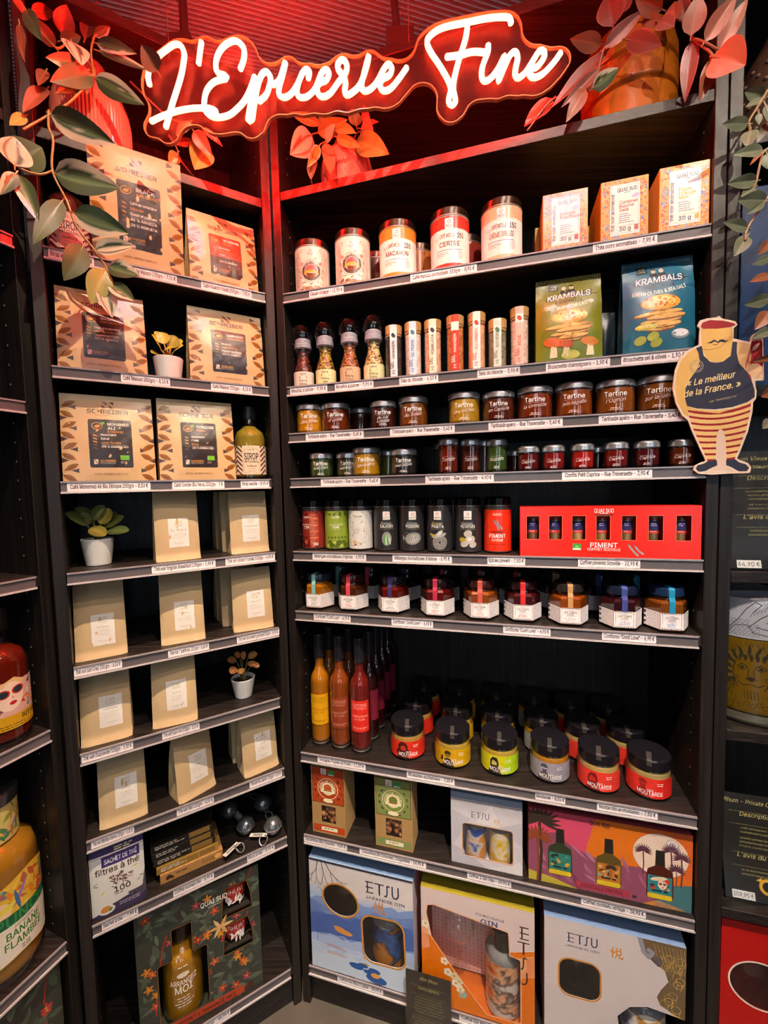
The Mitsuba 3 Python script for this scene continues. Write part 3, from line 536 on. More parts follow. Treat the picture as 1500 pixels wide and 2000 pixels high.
# ------------------------------------------------------------------ wide bookcase, shelf two: coffee tins and tea boxes
G = 'coffee and cocoa tins on the top goods shelf'
tin('B', 1, .0464, .010, .0368, .1115, cacao_art(1), 'cream cocoa tin with brown lid, leftmost on the tin shelf', G)
tin('B', 1, .1386, .010, .0368, .1155, cacao_art(2), 'cream cocoa tin with round emblem, second from left, beside the orange tin', G)
tin('B', 1, .2349, .010, .0375, .1150, coffee_art('#d98431', 'MACARON'), 'orange and cream ground coffee tin lettered MACARON', G)
tin('B', 1, .3399, .010, .0375, .1168, coffee_art('#c2372c', 'CERISE'), 'red and cream ground coffee tin lettered CERISE', G)
tin('B', 1, .4373, .010, .0378, .1158, coffee_art('#efae88', 'CRÈME BRULÉE', '#7a5a48'), 'peach ground coffee tin lettered CRÈME BRULÉE', G)
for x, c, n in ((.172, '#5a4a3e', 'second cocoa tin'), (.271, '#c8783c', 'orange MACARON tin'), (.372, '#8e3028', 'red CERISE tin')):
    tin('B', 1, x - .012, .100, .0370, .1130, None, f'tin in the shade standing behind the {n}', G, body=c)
GT = 'B', 1
tea_box(*GT, .5445, .010, .073, .075, .1000, 0, ('Nougat', 'Framboise'), '#c84a4a', 'orange patterned tea box with red Nougat Framboise lettering')
tea_box(*GT, .6370, .010, .072, .100, .1020, 0, ('Caramel', 'Beurre', 'Salé'), '#a5564a', 'orange patterned tea box with brown Caramel lettering, middle of three')
tea_box(*GT, .7235, .008, .071, .120, .1050, 0, ('Figue', 'Orange', 'Miel'), '#d9a248', 'orange patterned tea box with yellow Figue Orange lettering, against right side panel')
for x, n in ((.536, 'Nougat Framboise'), (.630, 'Caramel')):
    t = Thing('tea_box', f'plain yellow side of a tea box behind the {n} box', 'tea box', put('B', 1, x, .088 if x < .6 else .113, 0), 'orange tea boxes on the top shelf'); t.only(M().add(box(-.036, .036, 0, .06, 0, .090, .0008), '#dfc06a'), 'paper', 20)
# ------------------------------------------------------------------ shelf three: mills, salts, crackers
for i, (x, c1, c2, lab, nm, lb) in enumerate(((.0245, '#3b2c24', '#7d2f22', '#cfc7b8', ('Poivre noir', 'Lampong'), 'pepper mill of black peppercorns, leftmost of the four mills'), (.0760, '#9a7a34', '#c9a850', '#cfd09a', ('Poivre', 'vert'), 'pepper mill of pale green peppercorns with yellow-green label'),
        (.1310, '#9a5a38', '#c07848', '#c3a886', ('Poivre', 'du Sichuan'), 'pepper mill of brown red peppercorns, third of the four mills'), (.1835, '#c7a86a', '#e0c890', '#cfcd9c', ('Poivre', 'blanc'), 'pepper mill of cream peppercorns beside the salt tubes'))): pepper_mill(x, .010, c1, c2, lab, nm, lb)
for x, h, c1, c2, st, tx, tc, lb, ln in ((.2275, .1050, '#2b2422', '#4a403c', '#c9d0d6', 'HAWAIEN', '#26303e', 'cork-stopped tube of black salt, first after the pepper mills', 0), (.2670, .1065, '#c7b4a4', '#e6ded6', '#b9d0de', 'DE PERSE', '#3d6f9a', 'cork-stopped tube of pale salt with light blue paper strip', 0), (.3065, .1060, '#c98e6c', '#e8c4a8', '#e6d8c4', 'HIMALAYA', '#3f3a38', 'cork-stopped tube of pink salt with cream paper strip', 0),
        (.3500, .1085, '#a8582c', '#cf8a52', '#c43a2c', 'HAWAÏEN', '#f2e8de', 'cork-stopped tube of orange salt with red paper strip', 0), (.3905, .1100, '#d29068', '#eab994', '#ece2dc', 'AUX PIMENTS', '#c84038', 'tube of salmon salt with white strip showing red chillies', -2), (.4290, .0920, '#6a6a52', '#9a9a80', '#cfd8cc', 'AUX HERBES', '#4d7a58', 'short tube of grey green herb salt, second from right', 0), (.4685, .1085, '#d9a894', '#f1ded4', '#e0b8a8', 'ROSE', '#b04a3c', 'tube of rosy white salt, rightmost, beside the green cracker bag', -1)):
    salt_tube(x, .010, h, c1, c2, st, tx, tc, lb, ln)
def cracker_bag(x, w, h, c0, c1, dark, l1, l2, kind, label, yaw=0, art=True, d=.008):
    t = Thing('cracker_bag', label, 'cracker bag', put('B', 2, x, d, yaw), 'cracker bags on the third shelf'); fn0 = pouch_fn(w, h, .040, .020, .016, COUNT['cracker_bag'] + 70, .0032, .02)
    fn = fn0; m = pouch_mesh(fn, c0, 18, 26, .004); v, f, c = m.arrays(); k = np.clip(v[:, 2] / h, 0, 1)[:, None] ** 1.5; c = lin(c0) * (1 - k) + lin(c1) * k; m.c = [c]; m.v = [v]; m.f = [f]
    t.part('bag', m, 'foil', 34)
    if not art: return
    a = Art(); a.rect(-w * .47, h * .93, w * .94, h * .065, dark)
    for i in range(26): a.L = 1; a.rect(-w * .47 + w * .94 * i / 26, h * .935, w * .94 / 52, h * .055, c0)
    a.L = 1; cx = -w * .01
    a.rect(-w * .29, h * .845, w * .14, h * .085, '#1f211c'); a.L = 2; a.text('NEW', -w * .22, h * .895, h * .02, '#ddd6c8', bold=True, maxw=w * .1); a.text('DATE', -w * .22, h * .862, h * .02, '#ddd6c8', bold=True, maxw=w * .1)
    a.L = 1
    for s in (-1, 1):
        a.ell(cx + s * w * .055, h * .865, w * .034, h * .030, '#c9b8a4', 0, 12); a.poly([(cx + s * w * .055 - w * .06, h * .795), (cx + s * w * .055 - w * .045, h * .84), (cx + s * w * .055 + w * .045, h * .84), (cx + s * w * .055 + w * .06, h * .795)], '#2a2c30'); a.ell(cx + s * w * .055, h * .888, w * .036, h * .014, '#25221e', 0, 12)
    a.poly([(-w * .36, h * .735), (-w * .30, h * .745), (w * .42, h * .765), (w * .42, h * .755), (-w * .30, h * .728)], '#2b2a26')
    a.L = 2; a.text('KRAMBALS', .001, h * .725, h * .072, '#2a2430', bold=True, maxw=w * .68, shear=.12, rot=3); a.L = 3; a.text('KRAMBALS', 0, h * .728, h * .068, '#eadfe6', bold=True, maxw=w * .64, shear=.12, rot=3)
    a.L = 2; a.text('BRUSCHETTA', 0, h * .668, h * .036, dark, bold=True, maxw=w * .40, rot=2); a.text(l1, 0, h * .595, h * .040, '#f0ead8', bold=True, maxw=w * .76, rot=5, arc=-.16)
    r = random.Random(5); a.L = 1; yy = h * .50
    a.ell(0, yy, w * .27, h * .082, '#d8962e', 0, 22); a.L = 2; a.ell(-w * .02, yy + h * .005, w * .22, h * .062, '#e8b95c', 0, 18); a.L = 3
    for i in range(26): a.ell(r.uniform(-.2, .2) * w, yy + r.uniform(-.05, .05) * h, w * r.uniform(.012, .035), h * r.uniform(.006, .018), r.choice(['#c06a1c', '#b85a18', '#f3d68a', '#e07a20', '#a34c14']), r.uniform(0, 180), 8)
    for k, (ox, oy, ww) in enumerate(((-.03, .385, .33), (.07, .345, .27), (0, .305, .28), (.06, .265, .22), (.0, .232, .20))):
        a.L = 1 + 2 * (k % 2); a.ell(ox * w, oy * h, ww * w, h * .030, '#7a4a1e', 4, 18); a.L += 1; a.ell(ox * w, oy * h + h * .010, ww * w, h * .024, '#e2b25e', 4, 18)
    if kind == 'mush':
        a.L = 5
        for (ox, oy, sc, c) in ((-.24, .20, 1.0, '#d8662a'), (.30, .18, .9, '#cf7a24'), (-.05, .17, .75, '#c8562a')):
            a.poly([((ox - .05) * w, (oy - .15 * sc) * h), ((ox + .07) * w, (oy - .15 * sc) * h), ((ox + .045) * w, oy * h), ((ox - .03) * w, oy * h)], '#ecd9ae'); a.L = 6; a.ell(ox * w, (oy + .02) * h, .15 * sc * w, .055 * sc * h, c, -8, 16); a.L = 5
        a.ell(.02 * w, .07 * h, .14 * w, .05 * h, '#c9c05a')
    else:
        a.L = 5
        for (ox, oy) in ((-.27, .13), (-.10, .16), (-.05, .10)): a.ell(ox * w, oy * h, .085 * w, .045 * h, '#a9a838', 20, 14)
        a.ell(-.20 * w, .26 * h, .15 * w, .035 * h, '#c2b64a', 0, 14); a.L = 6; a.ell(-.20 * w, .265 * h, .11 * w, .022 * h, '#d6cf70', 0, 14); a.L = 5; a.ell(.27 * w, .17 * h, .13 * w, .05 * h, '#7d8a92', 0, 16); a.L = 6; a.ell(.27 * w, .18 * h, .11 * w, .038 * h, '#e6e6e8', 0, 16)
    t.part('printed_front', a.mesh(onpouch(fn, w, h, .02), .007), 'foil', 34)
cracker_bag(.5510, .110, .152, '#6f7a1c', '#6f6412', '#2a3010', 'FOREST MUSHROOMS & BUTTER', '', 'mush', 'olive green cracker bag picturing mushrooms and toast, beside the salt tubes')
cracker_bag(.6910, .108, .160, '#0f5a72', '#1d5f7c', '#0c2f42', 'GREEN OLIVES & SEA SALT', '', 'olive', 'teal blue cracker bag picturing olives and toast slices')
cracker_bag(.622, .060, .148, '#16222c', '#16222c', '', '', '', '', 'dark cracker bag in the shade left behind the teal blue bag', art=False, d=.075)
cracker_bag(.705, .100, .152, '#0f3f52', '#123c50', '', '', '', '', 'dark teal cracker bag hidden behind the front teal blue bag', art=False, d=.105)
# ------------------------------------------------------------------ shelf four: spreads in wide jars
G = 'wide spread jars with silver lids'
for i, (x, r, h, c, l, lb) in enumerate(((.0318, .0300, .0628, '#c9820f', ('Tartine', 'des fêtes'), 'wide jar of yellow orange spread, leftmost on its shelf'), (.0925, .0308, .0612, '#6a2a0c', ('Tartine', "d'soleil"), 'wide jar of brown red spread beside the yellow orange jar'),
        (.1990, .0278, .0570, '#3d160c', ('Tartine', 'du car', 'tomate'), 'wide jar of dark brown spread, third from left, small lid'), (.2620, .0305, .0608, '#7a4212', ('Tartine', 'du Soleil'), 'wide jar of amber brown spread, fourth from left'), (.3640, .0320, .0608, '#b98a24', ('Tartine', 'des miches'), 'wide jar of mustard yellow spread in the middle of its shelf'),
        (.4300, .0308, .0575, '#54200c', ('Tartine', 'en Capsule'), 'wide jar of dark red brown spread right of the mustard yellow jar'), (.4960, .0325, .0612, '#7c300c', ('Tartine', 'la Grenade'), 'wide jar of red brown spread, fourth from right'), (.5640, .0325, .0625, '#8a3f0e', ('Tartine', 'belle baguette'), 'wide jar of orange brown spread, third from right'),
        (.6325, .0328, .0608, '#8d4a14', ('Tartine', "l'Ognon"), 'wide jar of light orange brown spread, second from right'), (.7010, .0338, .0622, '#774010', ('Tartine', 'sur la table'), 'wide jar of brown spread, rightmost, next to the cardboard man'))):
    spread_jar('B', 3, x, .010, r, h, c, l, lb, G)
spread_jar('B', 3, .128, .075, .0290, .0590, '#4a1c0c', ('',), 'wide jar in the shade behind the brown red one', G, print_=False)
# ------------------------------------------------------------------ shelf five: green spreads, tall jars, small confits
for x, r, h, c, l, lb in ((.0565, .0265, .0528, '#3b4a1e', ('Tartine', 'Artichaut'), 'low jar of dark green spread, leftmost on the fifth shelf'), (.1140, .0262, .0522, '#4d4420', ('Tartine', 'aubergine'), 'low jar of olive brown spread half hidden by the yellow jar'), (.1590, .0300, .0600, '#c08a16', ('Tartine', 'gourmande'), 'low jar of yellow spread between the green and black jars'), (.2405, .0278, .0530, '#2b2622', ('Tartine', 'haut étoile'), 'low jar of nearly black spread before the tall jars')):
    spread_jar('B', 4, x, .010 if l[1] != 'aubergine' else .022, r, h, c, l, lb, 'low spread jars on the fifth shelf')
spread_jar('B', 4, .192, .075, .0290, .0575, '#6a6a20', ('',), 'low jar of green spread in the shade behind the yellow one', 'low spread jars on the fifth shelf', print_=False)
G = 'tall narrow spread jars'
for x, d, h, c, l, lb, p in ((.3330, .010, .0690, '#6a1e0c', ('', 'Tomate'), 'tall jar of tomato red spread with white lettering, left of the tall ones', 1), (.3760, .018, .0665, '#55200e', ('', 'Tomate'), 'tall jar of dark tomato spread, second of the tall ones', 1), (.4020, .050, .0665, '#4a1c0e', ('', ''), 'tall jar of brown spread behind, just left of the tall green jar', 0), (.4260, .012, .0630, '#39501c', ('', 'Roquette'), 'tall jar of green rocket spread, right of the tall ones', 1), (.3180, .055, .0650, '#42521e', ('', ''), 'tall jar of green spread behind, left of the tomato red jar', 0)):
    spread_jar('B', 4, x, d, .0205, h, c, l, lb, G, print_=bool(p))
G = 'small confit jars'
for x, c, lb in ((.4832, '#5a100e', 'small jar of dark red confit, first from the left'), (.5279, '#7c1410', 'small jar of red confit, second from the left'), (.5774, '#a01a0e', 'small jar of bright red confit, third from the left'), (.6324, '#6c1410', 'small jar of deep red confit, fourth from the left'), (.6812, '#4c0f12', 'small jar of wine red confit, fifth from the left'), (.7350, '#5c260c', 'small jar of brown confit, beside the cardboard man')):
    spread_jar('B', 4, x, .010, .0208, .0468, c, ('', 'Caprice'), lb, G)
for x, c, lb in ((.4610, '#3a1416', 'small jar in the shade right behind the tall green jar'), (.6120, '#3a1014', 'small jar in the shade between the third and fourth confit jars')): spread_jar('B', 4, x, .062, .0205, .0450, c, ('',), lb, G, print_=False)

# ------------------------------------------------------------------ shelf six: spice tins and the red gift box
G = 'spice tins with black lids'
def spice_art(kind, name, c):
    a = Art(); r = .0266; w = math.pi * r * .98; a.rect(-w, .004, 2 * w, .0805, c); a.L = 1; q = random.Random(len(name) + len(c) + ord(name[0]))
    if kind == 'dark':
        a.rect(-.0075, .0655, .015, .0172, '#efe9e4'); a.L = 2; a.ring(0, .0768, .0030, .0011, '#cf7a70', 14); a.text('QUAI SUD', 0, .0682, .0034, '#4a3c3a', maxw=.0125, bold=True); a.L = 1
        a.text('Épices', -.002, .0555, .0052, '#d9c98a' if name == 'PASTA' else '#c9c6bf', shear=.4, maxw=.022); a.text(name, 0, .0490, .0058, '#f2efe8', bold=True, maxw=.028); a.rect(-.015, .0462, .030, .0004, '#b8a860')
        if name == 'SALADES':
            a.ell(0, .026, .0105, .0145, '#8d8f86', 0, 18); a.L = 2; [a.leafshape(-.004 + .003 * k, .024, .024, .005, '#c9cbc2' if k % 2 else '#5a9a4a', 80 + 8 * k) for k in range(4)]
        elif name == 'POISSONS':
            a.ell(.001, .027, .0175, .0125, '#8c8c88', 10, 20); a.L = 2; a.ell(.001, .027, .0135, .0085, '#b4b2ae', 10, 16); [a.line([(-.012 + .004 * k, .020), (-.008 + .004 * k, .034)], .0005, '#55534f') for k in range(7)]; a.L = 1; a.poly([(-.016, .028), (-.022, .034), (-.021, .022)], '#8c8c88'); a.ring(-.012, .0365, .004, .0006, '#9a9890', 14)
        elif name == 'PASTA':
            for k in range(5): a.ring(.004, .020, .0145 - .0026 * k, .0011, '#c6c2b8', 24)
            a.ell(.002, .034, .016, .0045, '#a9a69c', 12, 14); a.L = 2; a.leafshape(.004, .039, .016, .007, '#d4d1c8', 40); a.leafshape(-.012, .035, .014, .005, '#c0a83c', -25)
        else:
            for x, y, s in ((0, .038, .0085), (.004, .026, .0105), (-.007, .018, .0085), (.010, .016, .0075)): a.ell(x, y, s, s * .8, '#b9b4aa', 20, 14)
            a.L = 2; a.ell(-.011, .026, .0065, .005, '#b9a03c', 0, 12); a.ell(.003, .027, .005, .004, '#d9d5cc', 0, 12)
    elif kind == 'red':
        a.rect(-w, .074, 2 * w, .0105, '#e8341a'); a.text('QUAI SUD', 0, .0735, .0042, '#f4d8cc', maxw=.016, bold=True)
        for k in (-1, 1): a.line([(.003 * k - .003, .0635), (.002 * k, .057), (.006 + .003 * k, .0475)], .0028, '#7f8f96'); a.line([(.003 * k - .004, .066), (.003 * k - .003, .063)], .001, '#5a6a70')
        a.rect(-.0105, .0405, .021, .0022, '#6a1a10'); a.text('PIMENT', 0, .0305, .0070, '#f8efe8', bold=True, maxw=.032); a.text('CAYENNE', 0, .0235, .0046, '#f3d6cc', maxw=.022, bold=True); a.rect(-.017, .0165, .034, .0014, '#b42413'); a.greek(0, .0105, .02, 1, .002, .001, '#b42413', 3, 'c')
    elif kind == 'white':
        for k in range(60):
            x, y = q.uniform(-.020, .020), q.uniform(.006, .082)
            if abs(x) < .010 and .025 < y < .060: continue
            a.ell(x, y, .0012, .0009, q.choice(['#6a7a5a', '#8f7a5a', '#c08a4a', '#5a5a52']), 0, 6)
        a.text('QUAI SUD', 0, .0705, .0040, '#6a625a', maxw=.016, bold=True); a.text('CURRY', -.004, .042, .0048, '#8a8478', maxw=.016); a.text('ROUX', -.004, .036, .0044, '#8a8478', maxw=.014); a.ell(-.006, .016, .0035, .0050, '#d29a2e', 0, 10); a.L = 2; a.ell(-.006, .0125, .0026, .002, '#a8322a', 0, 8)
    else:
        dk, lt = ('#5c6a1c', '#a9bd4c') if kind == 'green' else ('#5a1512', '#c9523a')
        for k in range(9): a.ell(-.021 + .0052 * k, .010 + .006 * (k % 2), .0055, .0048, dk if k % 3 else lt, 0, 12); a.ring(-.021 + .0052 * k, .010 + .006 * (k % 2), .0056, .0007, '#2f3a14' if kind == 'green' else '#3a0e0c', 12)
        a.L = 2
        for k in range(6): a.ell(-.018 + .0075 * k, .027, .0024, .0032, dk, 30, 8)
        for k in range(4): a.leafshape(-.016 + .012 * k, .077, .011, .006, dk, 20 + 30 * k)
        a.text('QUAI SUD', -.002, .0690, .0046, '#efe8d8', maxw=.017, bold=True); a.text('tour du monde', -.002, .0535, .0040, '#f0ead8', maxw=.030, shear=.4); a.text(name, -.002, .0475, .0048, '#f4efe0', bold=True, maxw=.016); a.rect(-.013, .0455, .022, .0004, '#f0ead8')
        if kind == 'split': a.L = 3; a.rect(.004, .008, .020, .072, '#a8402a'); a.L = 4; [a.rect(.005, .066 - .014 * k, .018, .004, '#c9623a') for k in range(4)]; a.greek(.0055, .075, .016, 16, .004, .0010, '#d8a890', 4); a.rect(.012, .009, .010, .006, '#d8d0c8')
    return a
for x, k, nm, c, lb, tn in ((.0290, 'split', 'THAÏ', '#8a2c24', 'red spice tin with orange panel, leftmost of the black-lidded tins', -.1), (.0840, 'green', 'THAÏ', '#8b9f34', 'green spice tin with vegetable drawings', .35), (.1395, 'white', 'CURRY', '#dedcd6', 'white spice tin with small scattered drawings', .1), (.1968, 'dark', 'SALADES', '#2f2d30', 'black spice tin showing a lettuce, lettered SALADES', .30),
        (.2525, 'dark', 'POISSONS', '#2f2d30', 'black spice tin showing a fish, lettered POISSONS', .28), (.3108, 'dark', 'PASTA', '#2f2d30', 'black spice tin showing pasta, lettered PASTA', .0), (.3690, 'dark', 'POTATOES', '#2f2d30', 'black spice tin showing potatoes, lettered POTATOES', .05), (.4262, 'red', 'PIMENT', '#e8341a', 'bright red spice tin lettered PIMENT, beside the red gift box', .0)):
    tin('B', 5, x, .020, .0266, .1085, spice_art(k, nm, c), lb, G, 'spice_tin', ('#24201f', .0165), '#3a3432', turn=tn, rim='#8f8a86')
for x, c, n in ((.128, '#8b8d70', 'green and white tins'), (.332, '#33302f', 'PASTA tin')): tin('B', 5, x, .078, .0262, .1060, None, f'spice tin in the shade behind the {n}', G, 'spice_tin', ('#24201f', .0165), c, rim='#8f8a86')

def panel(poly, y0, th, col, back=None):
    m = M().add(upright(extrude(poly, th), y0 + th), col); return m
def gift_chili():
    w, h, dep = .288, .0905, .055; xc = .6115
    t = Thing('spice_gift_box', 'long red gift box with seven windows lettered PIMENT', 'gift box', put('B', 5, xc, .0006)); W = w / 2
    p = sg.box(-W, 0, W, h); xs = [-.1215, -.0828, -.0440, -.0045, .0360, .0770, .1185]
    for x in xs: p = p.difference(sg.box(x - .0108, .0315, x + .0108, .0735))
    t.part('front_panel', panel(p, 0, .0012, '#e0261a'), 'coated', 0)
    m = M().add(box(-W, W, .0012, dep, h - .001, h), '#e0261a').add(box(-W, W, .0012, dep, 0, .001), '#e0261a').add(box(-W, -W + .001, .0012, dep, .001, h - .001), '#e0261a').add(box(W - .001, W, .0012, dep, .001, h - .001), '#e0261a').add(box(-W, W, dep, dep + .001, 0, h), '#e0261a')
    t.part('carton', m, 'coated', 0)
    a = Art()
    for x in xs: a.frame(x - .0115, .0308, .023, .0434, .0006, '#c98a5a')
    a.text('QUAI SUD', -.0035, .0795, .0068, '#f6ebe4', bold=True, maxw=.031); a.rect(-.011, .0772, .015, .0010, '#f3cfc4'); a.rect(-.0172, .0744, .0275, .0019, '#3a1a18')
    a.text('PIMENT', -.0035, .0180, .0082, '#f8efe8', bold=True, maxw=.045); a.text('COFFRET SCOVILLE', -.0035, .0120, .0046, '#f6e2da', bold=True, maxw=.053); a.greek(-.0035, .0075, .055, 1, .002, .0014, '#a31a10', 2, 'c')
    a.rect(-.0540, .0125, .0135, .0115, '#3f9a3a'); a.L = 1; a.ell(-.0472, .018, .0035, .0028, '#7cc06a', 0, 10); a.rect(-.054, .0125, .0135, .0035, '#c9dcc0'); a.L = 0
    for k in (0, 1): a.line([(.0365 + .010 * k, .0215 - .002 * k), (.043 + .009 * k, .012), (.050 + .008 * k, .0045 + .003 * k)], .0032, '#8f979a'); a.line([(.0345 + .010 * k, .0245 - .002 * k), (.0365 + .010 * k, .021 - .002 * k)], .0012, '#6a6f70')
    t.part('printed_front', a.mesh(onplane(0)), 'coated', 0)
    for i, x in enumerate(xs):
        v = Thing('spice_vial', f'small spice vial in the {["first", "second", "third", "middle", "fifth", "sixth", "last"][i]} window of the long red box', 'vial', put('B', 5, xc + x, .018), 'spice vials in the red box'); r = .0092; c = ['#6a4a2a', '#7a5a34', '#a5834a', '#8d6f3e', '#7d6236', '#6b5230', '#7a5c34'][i]
        v.part('spice', M().add(lathe([(0, .0015), (r - .001, .0015), (r - .001, .066), (0, .066)], 18), c), 'paper', 40); v.part('glass', M().add(lathe([(r, .001), (r, .066), (r - .002, .07), (r - .002, .078)], 20)), 'glass', 40); v.part('lid', M().add(lathe([(r - .0015, .072), (r - .0005, .073), (r - .0005, .083), (0, .084)], 18), '#8a7a60'), 'metal', 30)
        a = Art(); a.rect(-.0145, .0475, .029, .0165, '#2a2a5c'); a.rect(-.0145, .0420, .029, .0055, '#c23a30'); a.L = 1; a.greek(-.005, .0585, .010, 2, .003, .001, '#c9c6dc', i); a.greek(-.006, .045, .011, 1, .003, .001, '#f0c8c0', i); v.part('label', a.mesh(oncyl(r), .004), 'paper', 0)
gift_chili()
# ------------------------------------------------------------------ shelf seven: hexagonal jam jars
def hexprism(R, z0, z1, ch=.0035):
    a = np.radians(np.arange(6) * 60); p = []
    for r, z in ((R - ch, z0), (R, z0 + ch), (R, z1 - ch), (R - ch, z1)): p += [(r * math.cos(t), r * math.sin(t), z) for t in a]
    return trimesh.convex.convex_hull(np.array(p))
def jam_jar(x, d, jam, seal, sub, label, lid='#1d1a1c', front=True, sh='#2f3350'):
    R = .0348; ap = R * math.cos(math.pi / 6); t = Thing('jam_jar', label, 'jar', put('B', 6, x, d + ap), 'hexagonal jam jars')
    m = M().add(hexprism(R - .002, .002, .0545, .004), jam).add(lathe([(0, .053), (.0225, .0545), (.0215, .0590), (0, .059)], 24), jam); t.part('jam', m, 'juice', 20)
    g = M().add(hexprism(R, .0005, .0575, .0042)); g.add(lathe([(.0255, .0570), (.0245, .0600), (.0245, .0650)], 28)); t.part('glass', g, 'glass', 20)
    t.part('lid', M().add(lathe([(.0245, .0625), (.0272, .0625), (.0276, .0640), (.0274, .0745), (.0260, .0768), (.0235, .0776), (.021, .0770), (0, .0770)], 36), lid), 'glossy', 35)
    fs = []
    for k, an in ((-1, -60), (0, 0), (1, 60)):
        th = math.radians(an); c = np.array([math.sin(th), -math.cos(th)]); u = np.array([math.cos(th), math.sin(th)])
        fs.append(lambda U, V, o, c=c, u=u: np.stack([c[0] * (ap + o) + u[0] * U, c[1] * (ap + o) + u[1] * U, V], 1))
    m = M(); rnd = random.Random(int(x * 1e4))
    for k in range(3):
        a = Art(); a.rect(-R / 2, .0055, R, .0295, '#ece4e2'); a.L = 1
        if k != 1 or not front:
            for i in range(8):
                for j in range(9): a.tri([(-R / 2 + .0012 + .0043 * i + (.002 if j % 2 else 0), .0072 + .0031 * j), (-R / 2 + .0036 + .0043 * i + (.002 if j % 2 else 0), .0072 + .0031 * j), (-R / 2 + .0024 + .0043 * i + (.002 if j % 2 else 0), .0090 + .0031 * j)][::1], [[0, 1, 2]], sh if i % 3 else '#8a4a5a')
            if k == 0: a.L = 2; [a.rect(-R / 2 + .0006, .010 + .009 * i, .0042, .0042, '#2a2630') for i in range(3)]
        else:
            for i in range(9): a.tri([(-.0165 + .0036 * i, .0345), (-.0135 + .0036 * i, .0345), (-.015 + .0036 * i, .0325)], [[0, 1, 2]], '#2f2a34'); a.tri([(-.0165 + .0036 * i, .0062), (-.015 + .0036 * i, .0080), (-.0135 + .0036 * i, .0062)], [[0, 1, 2]], '#2f2a34')
            a.rect(-.0145, .0082, .029, .0242, '#f2ecea'); a.frame(-.0145, .0082, .029, .0242, .0006, '#4a4450'); a.L = 2; a.rect(-.004, .0292, .008, .0009, sub)
            a.text('LES CONFI', 0, .0246, .0036, '#4c4448', bold=True, maxw=.022); a.text('LOVE', 0, .0206, .0034, '#4c4448', bold=True, maxw=.011); a.greek(0, .0188, .024, 1, .002, .0006, '#8a8086', 3, 'c'); a.rect(-.0012, .0160, .0024, .0012, sub); a.greek(0, .0138, .022, 2, .0030, .0012, sub, rnd.randint(0, 99), 'c')
        m.add(a.mesh(fs[k], None, .0003))
    t.part('paper_label', m, 'paper', 0)
    a = Art(); a.rect(-.0046, .0350, .0092, .027, seal); s = a.mesh(lambda U, V, o: np.stack([U, np.interp(V, [.035, .0555, .0615, .0625], [-ap - .0006, -ap - .0006, -.0280, -.0282]) - o, V], 1), .004)
    v = []
    for yy, zz in ((-.0281, .0618), (-.0281, .0742), (-.0262, .0773), (-.0232, .0781), (-.004, .0776)): v += [(-.0046, yy, zz), (.0046, yy, zz)]
    s.add((np.array(v), [[2 * i, 2 * i + 1, 2 * i + 3, 2 * i + 2] for i in range(4)]), seal); t.part('seal_strip', s, 'paper', 0)
JAMS = ((.0385, '#a8640c', '#7fb5b2', '#8a7f80', 'teal seal over orange jam', '#23303c'), (.1180, '#4a220a', '#dd4a58', '#d2565e', 'pink-red seal over brown jam, second from left', '#3a1418'), (.2100, '#5e130a', '#3c2c5c', '#6a6068', 'dark purple seal over red jam', '#1d1c28'), (.3050, '#560f10', '#b82f48', '#cc5a5a', 'crimson seal over dark red jam', '#241518'), (.3930, '#8a4210', '#c9564a', '#c98a78', 'salmon seal over amber jam', '#3a1a16'),
        (.4725, '#3c0a12', '#d62c30', '#c85a50', 'bright red seal over dark jam, in the middle of its shelf', '#2a1416'), (.5550, '#8a3e0c', '#b98a5a', '#b9968a', 'tan seal over orange brown jam', '#2a2422'), (.6430, '#2a0a14', '#3a4688', '#7a7ab0', 'navy blue seal over black jam', '#182034'), (.7170, '#7a4012', '#1c86ae', '#5a7fc0', 'bright blue seal, rightmost of the jam jars', '#1a2c4c'))
for i, (x, j, s, sb, n, lc) in enumerate(JAMS):
    jam_jar(x, (.013, .015, .015, .010, .010, .012, .007, .003, .006)[i], j, s, sb, 'hexagonal jam jar with ' + n, lc)
    jam_jar(min(.722, max(.038, x + (.035 - .085 * x / .76) * .6)), .105, tuple(lin(j) * 60), s, sb, 'second-row hexagonal jam jar behind the ' + n.split(' over')[0].split(',')[0] + ' jar', '#201c1e', False)
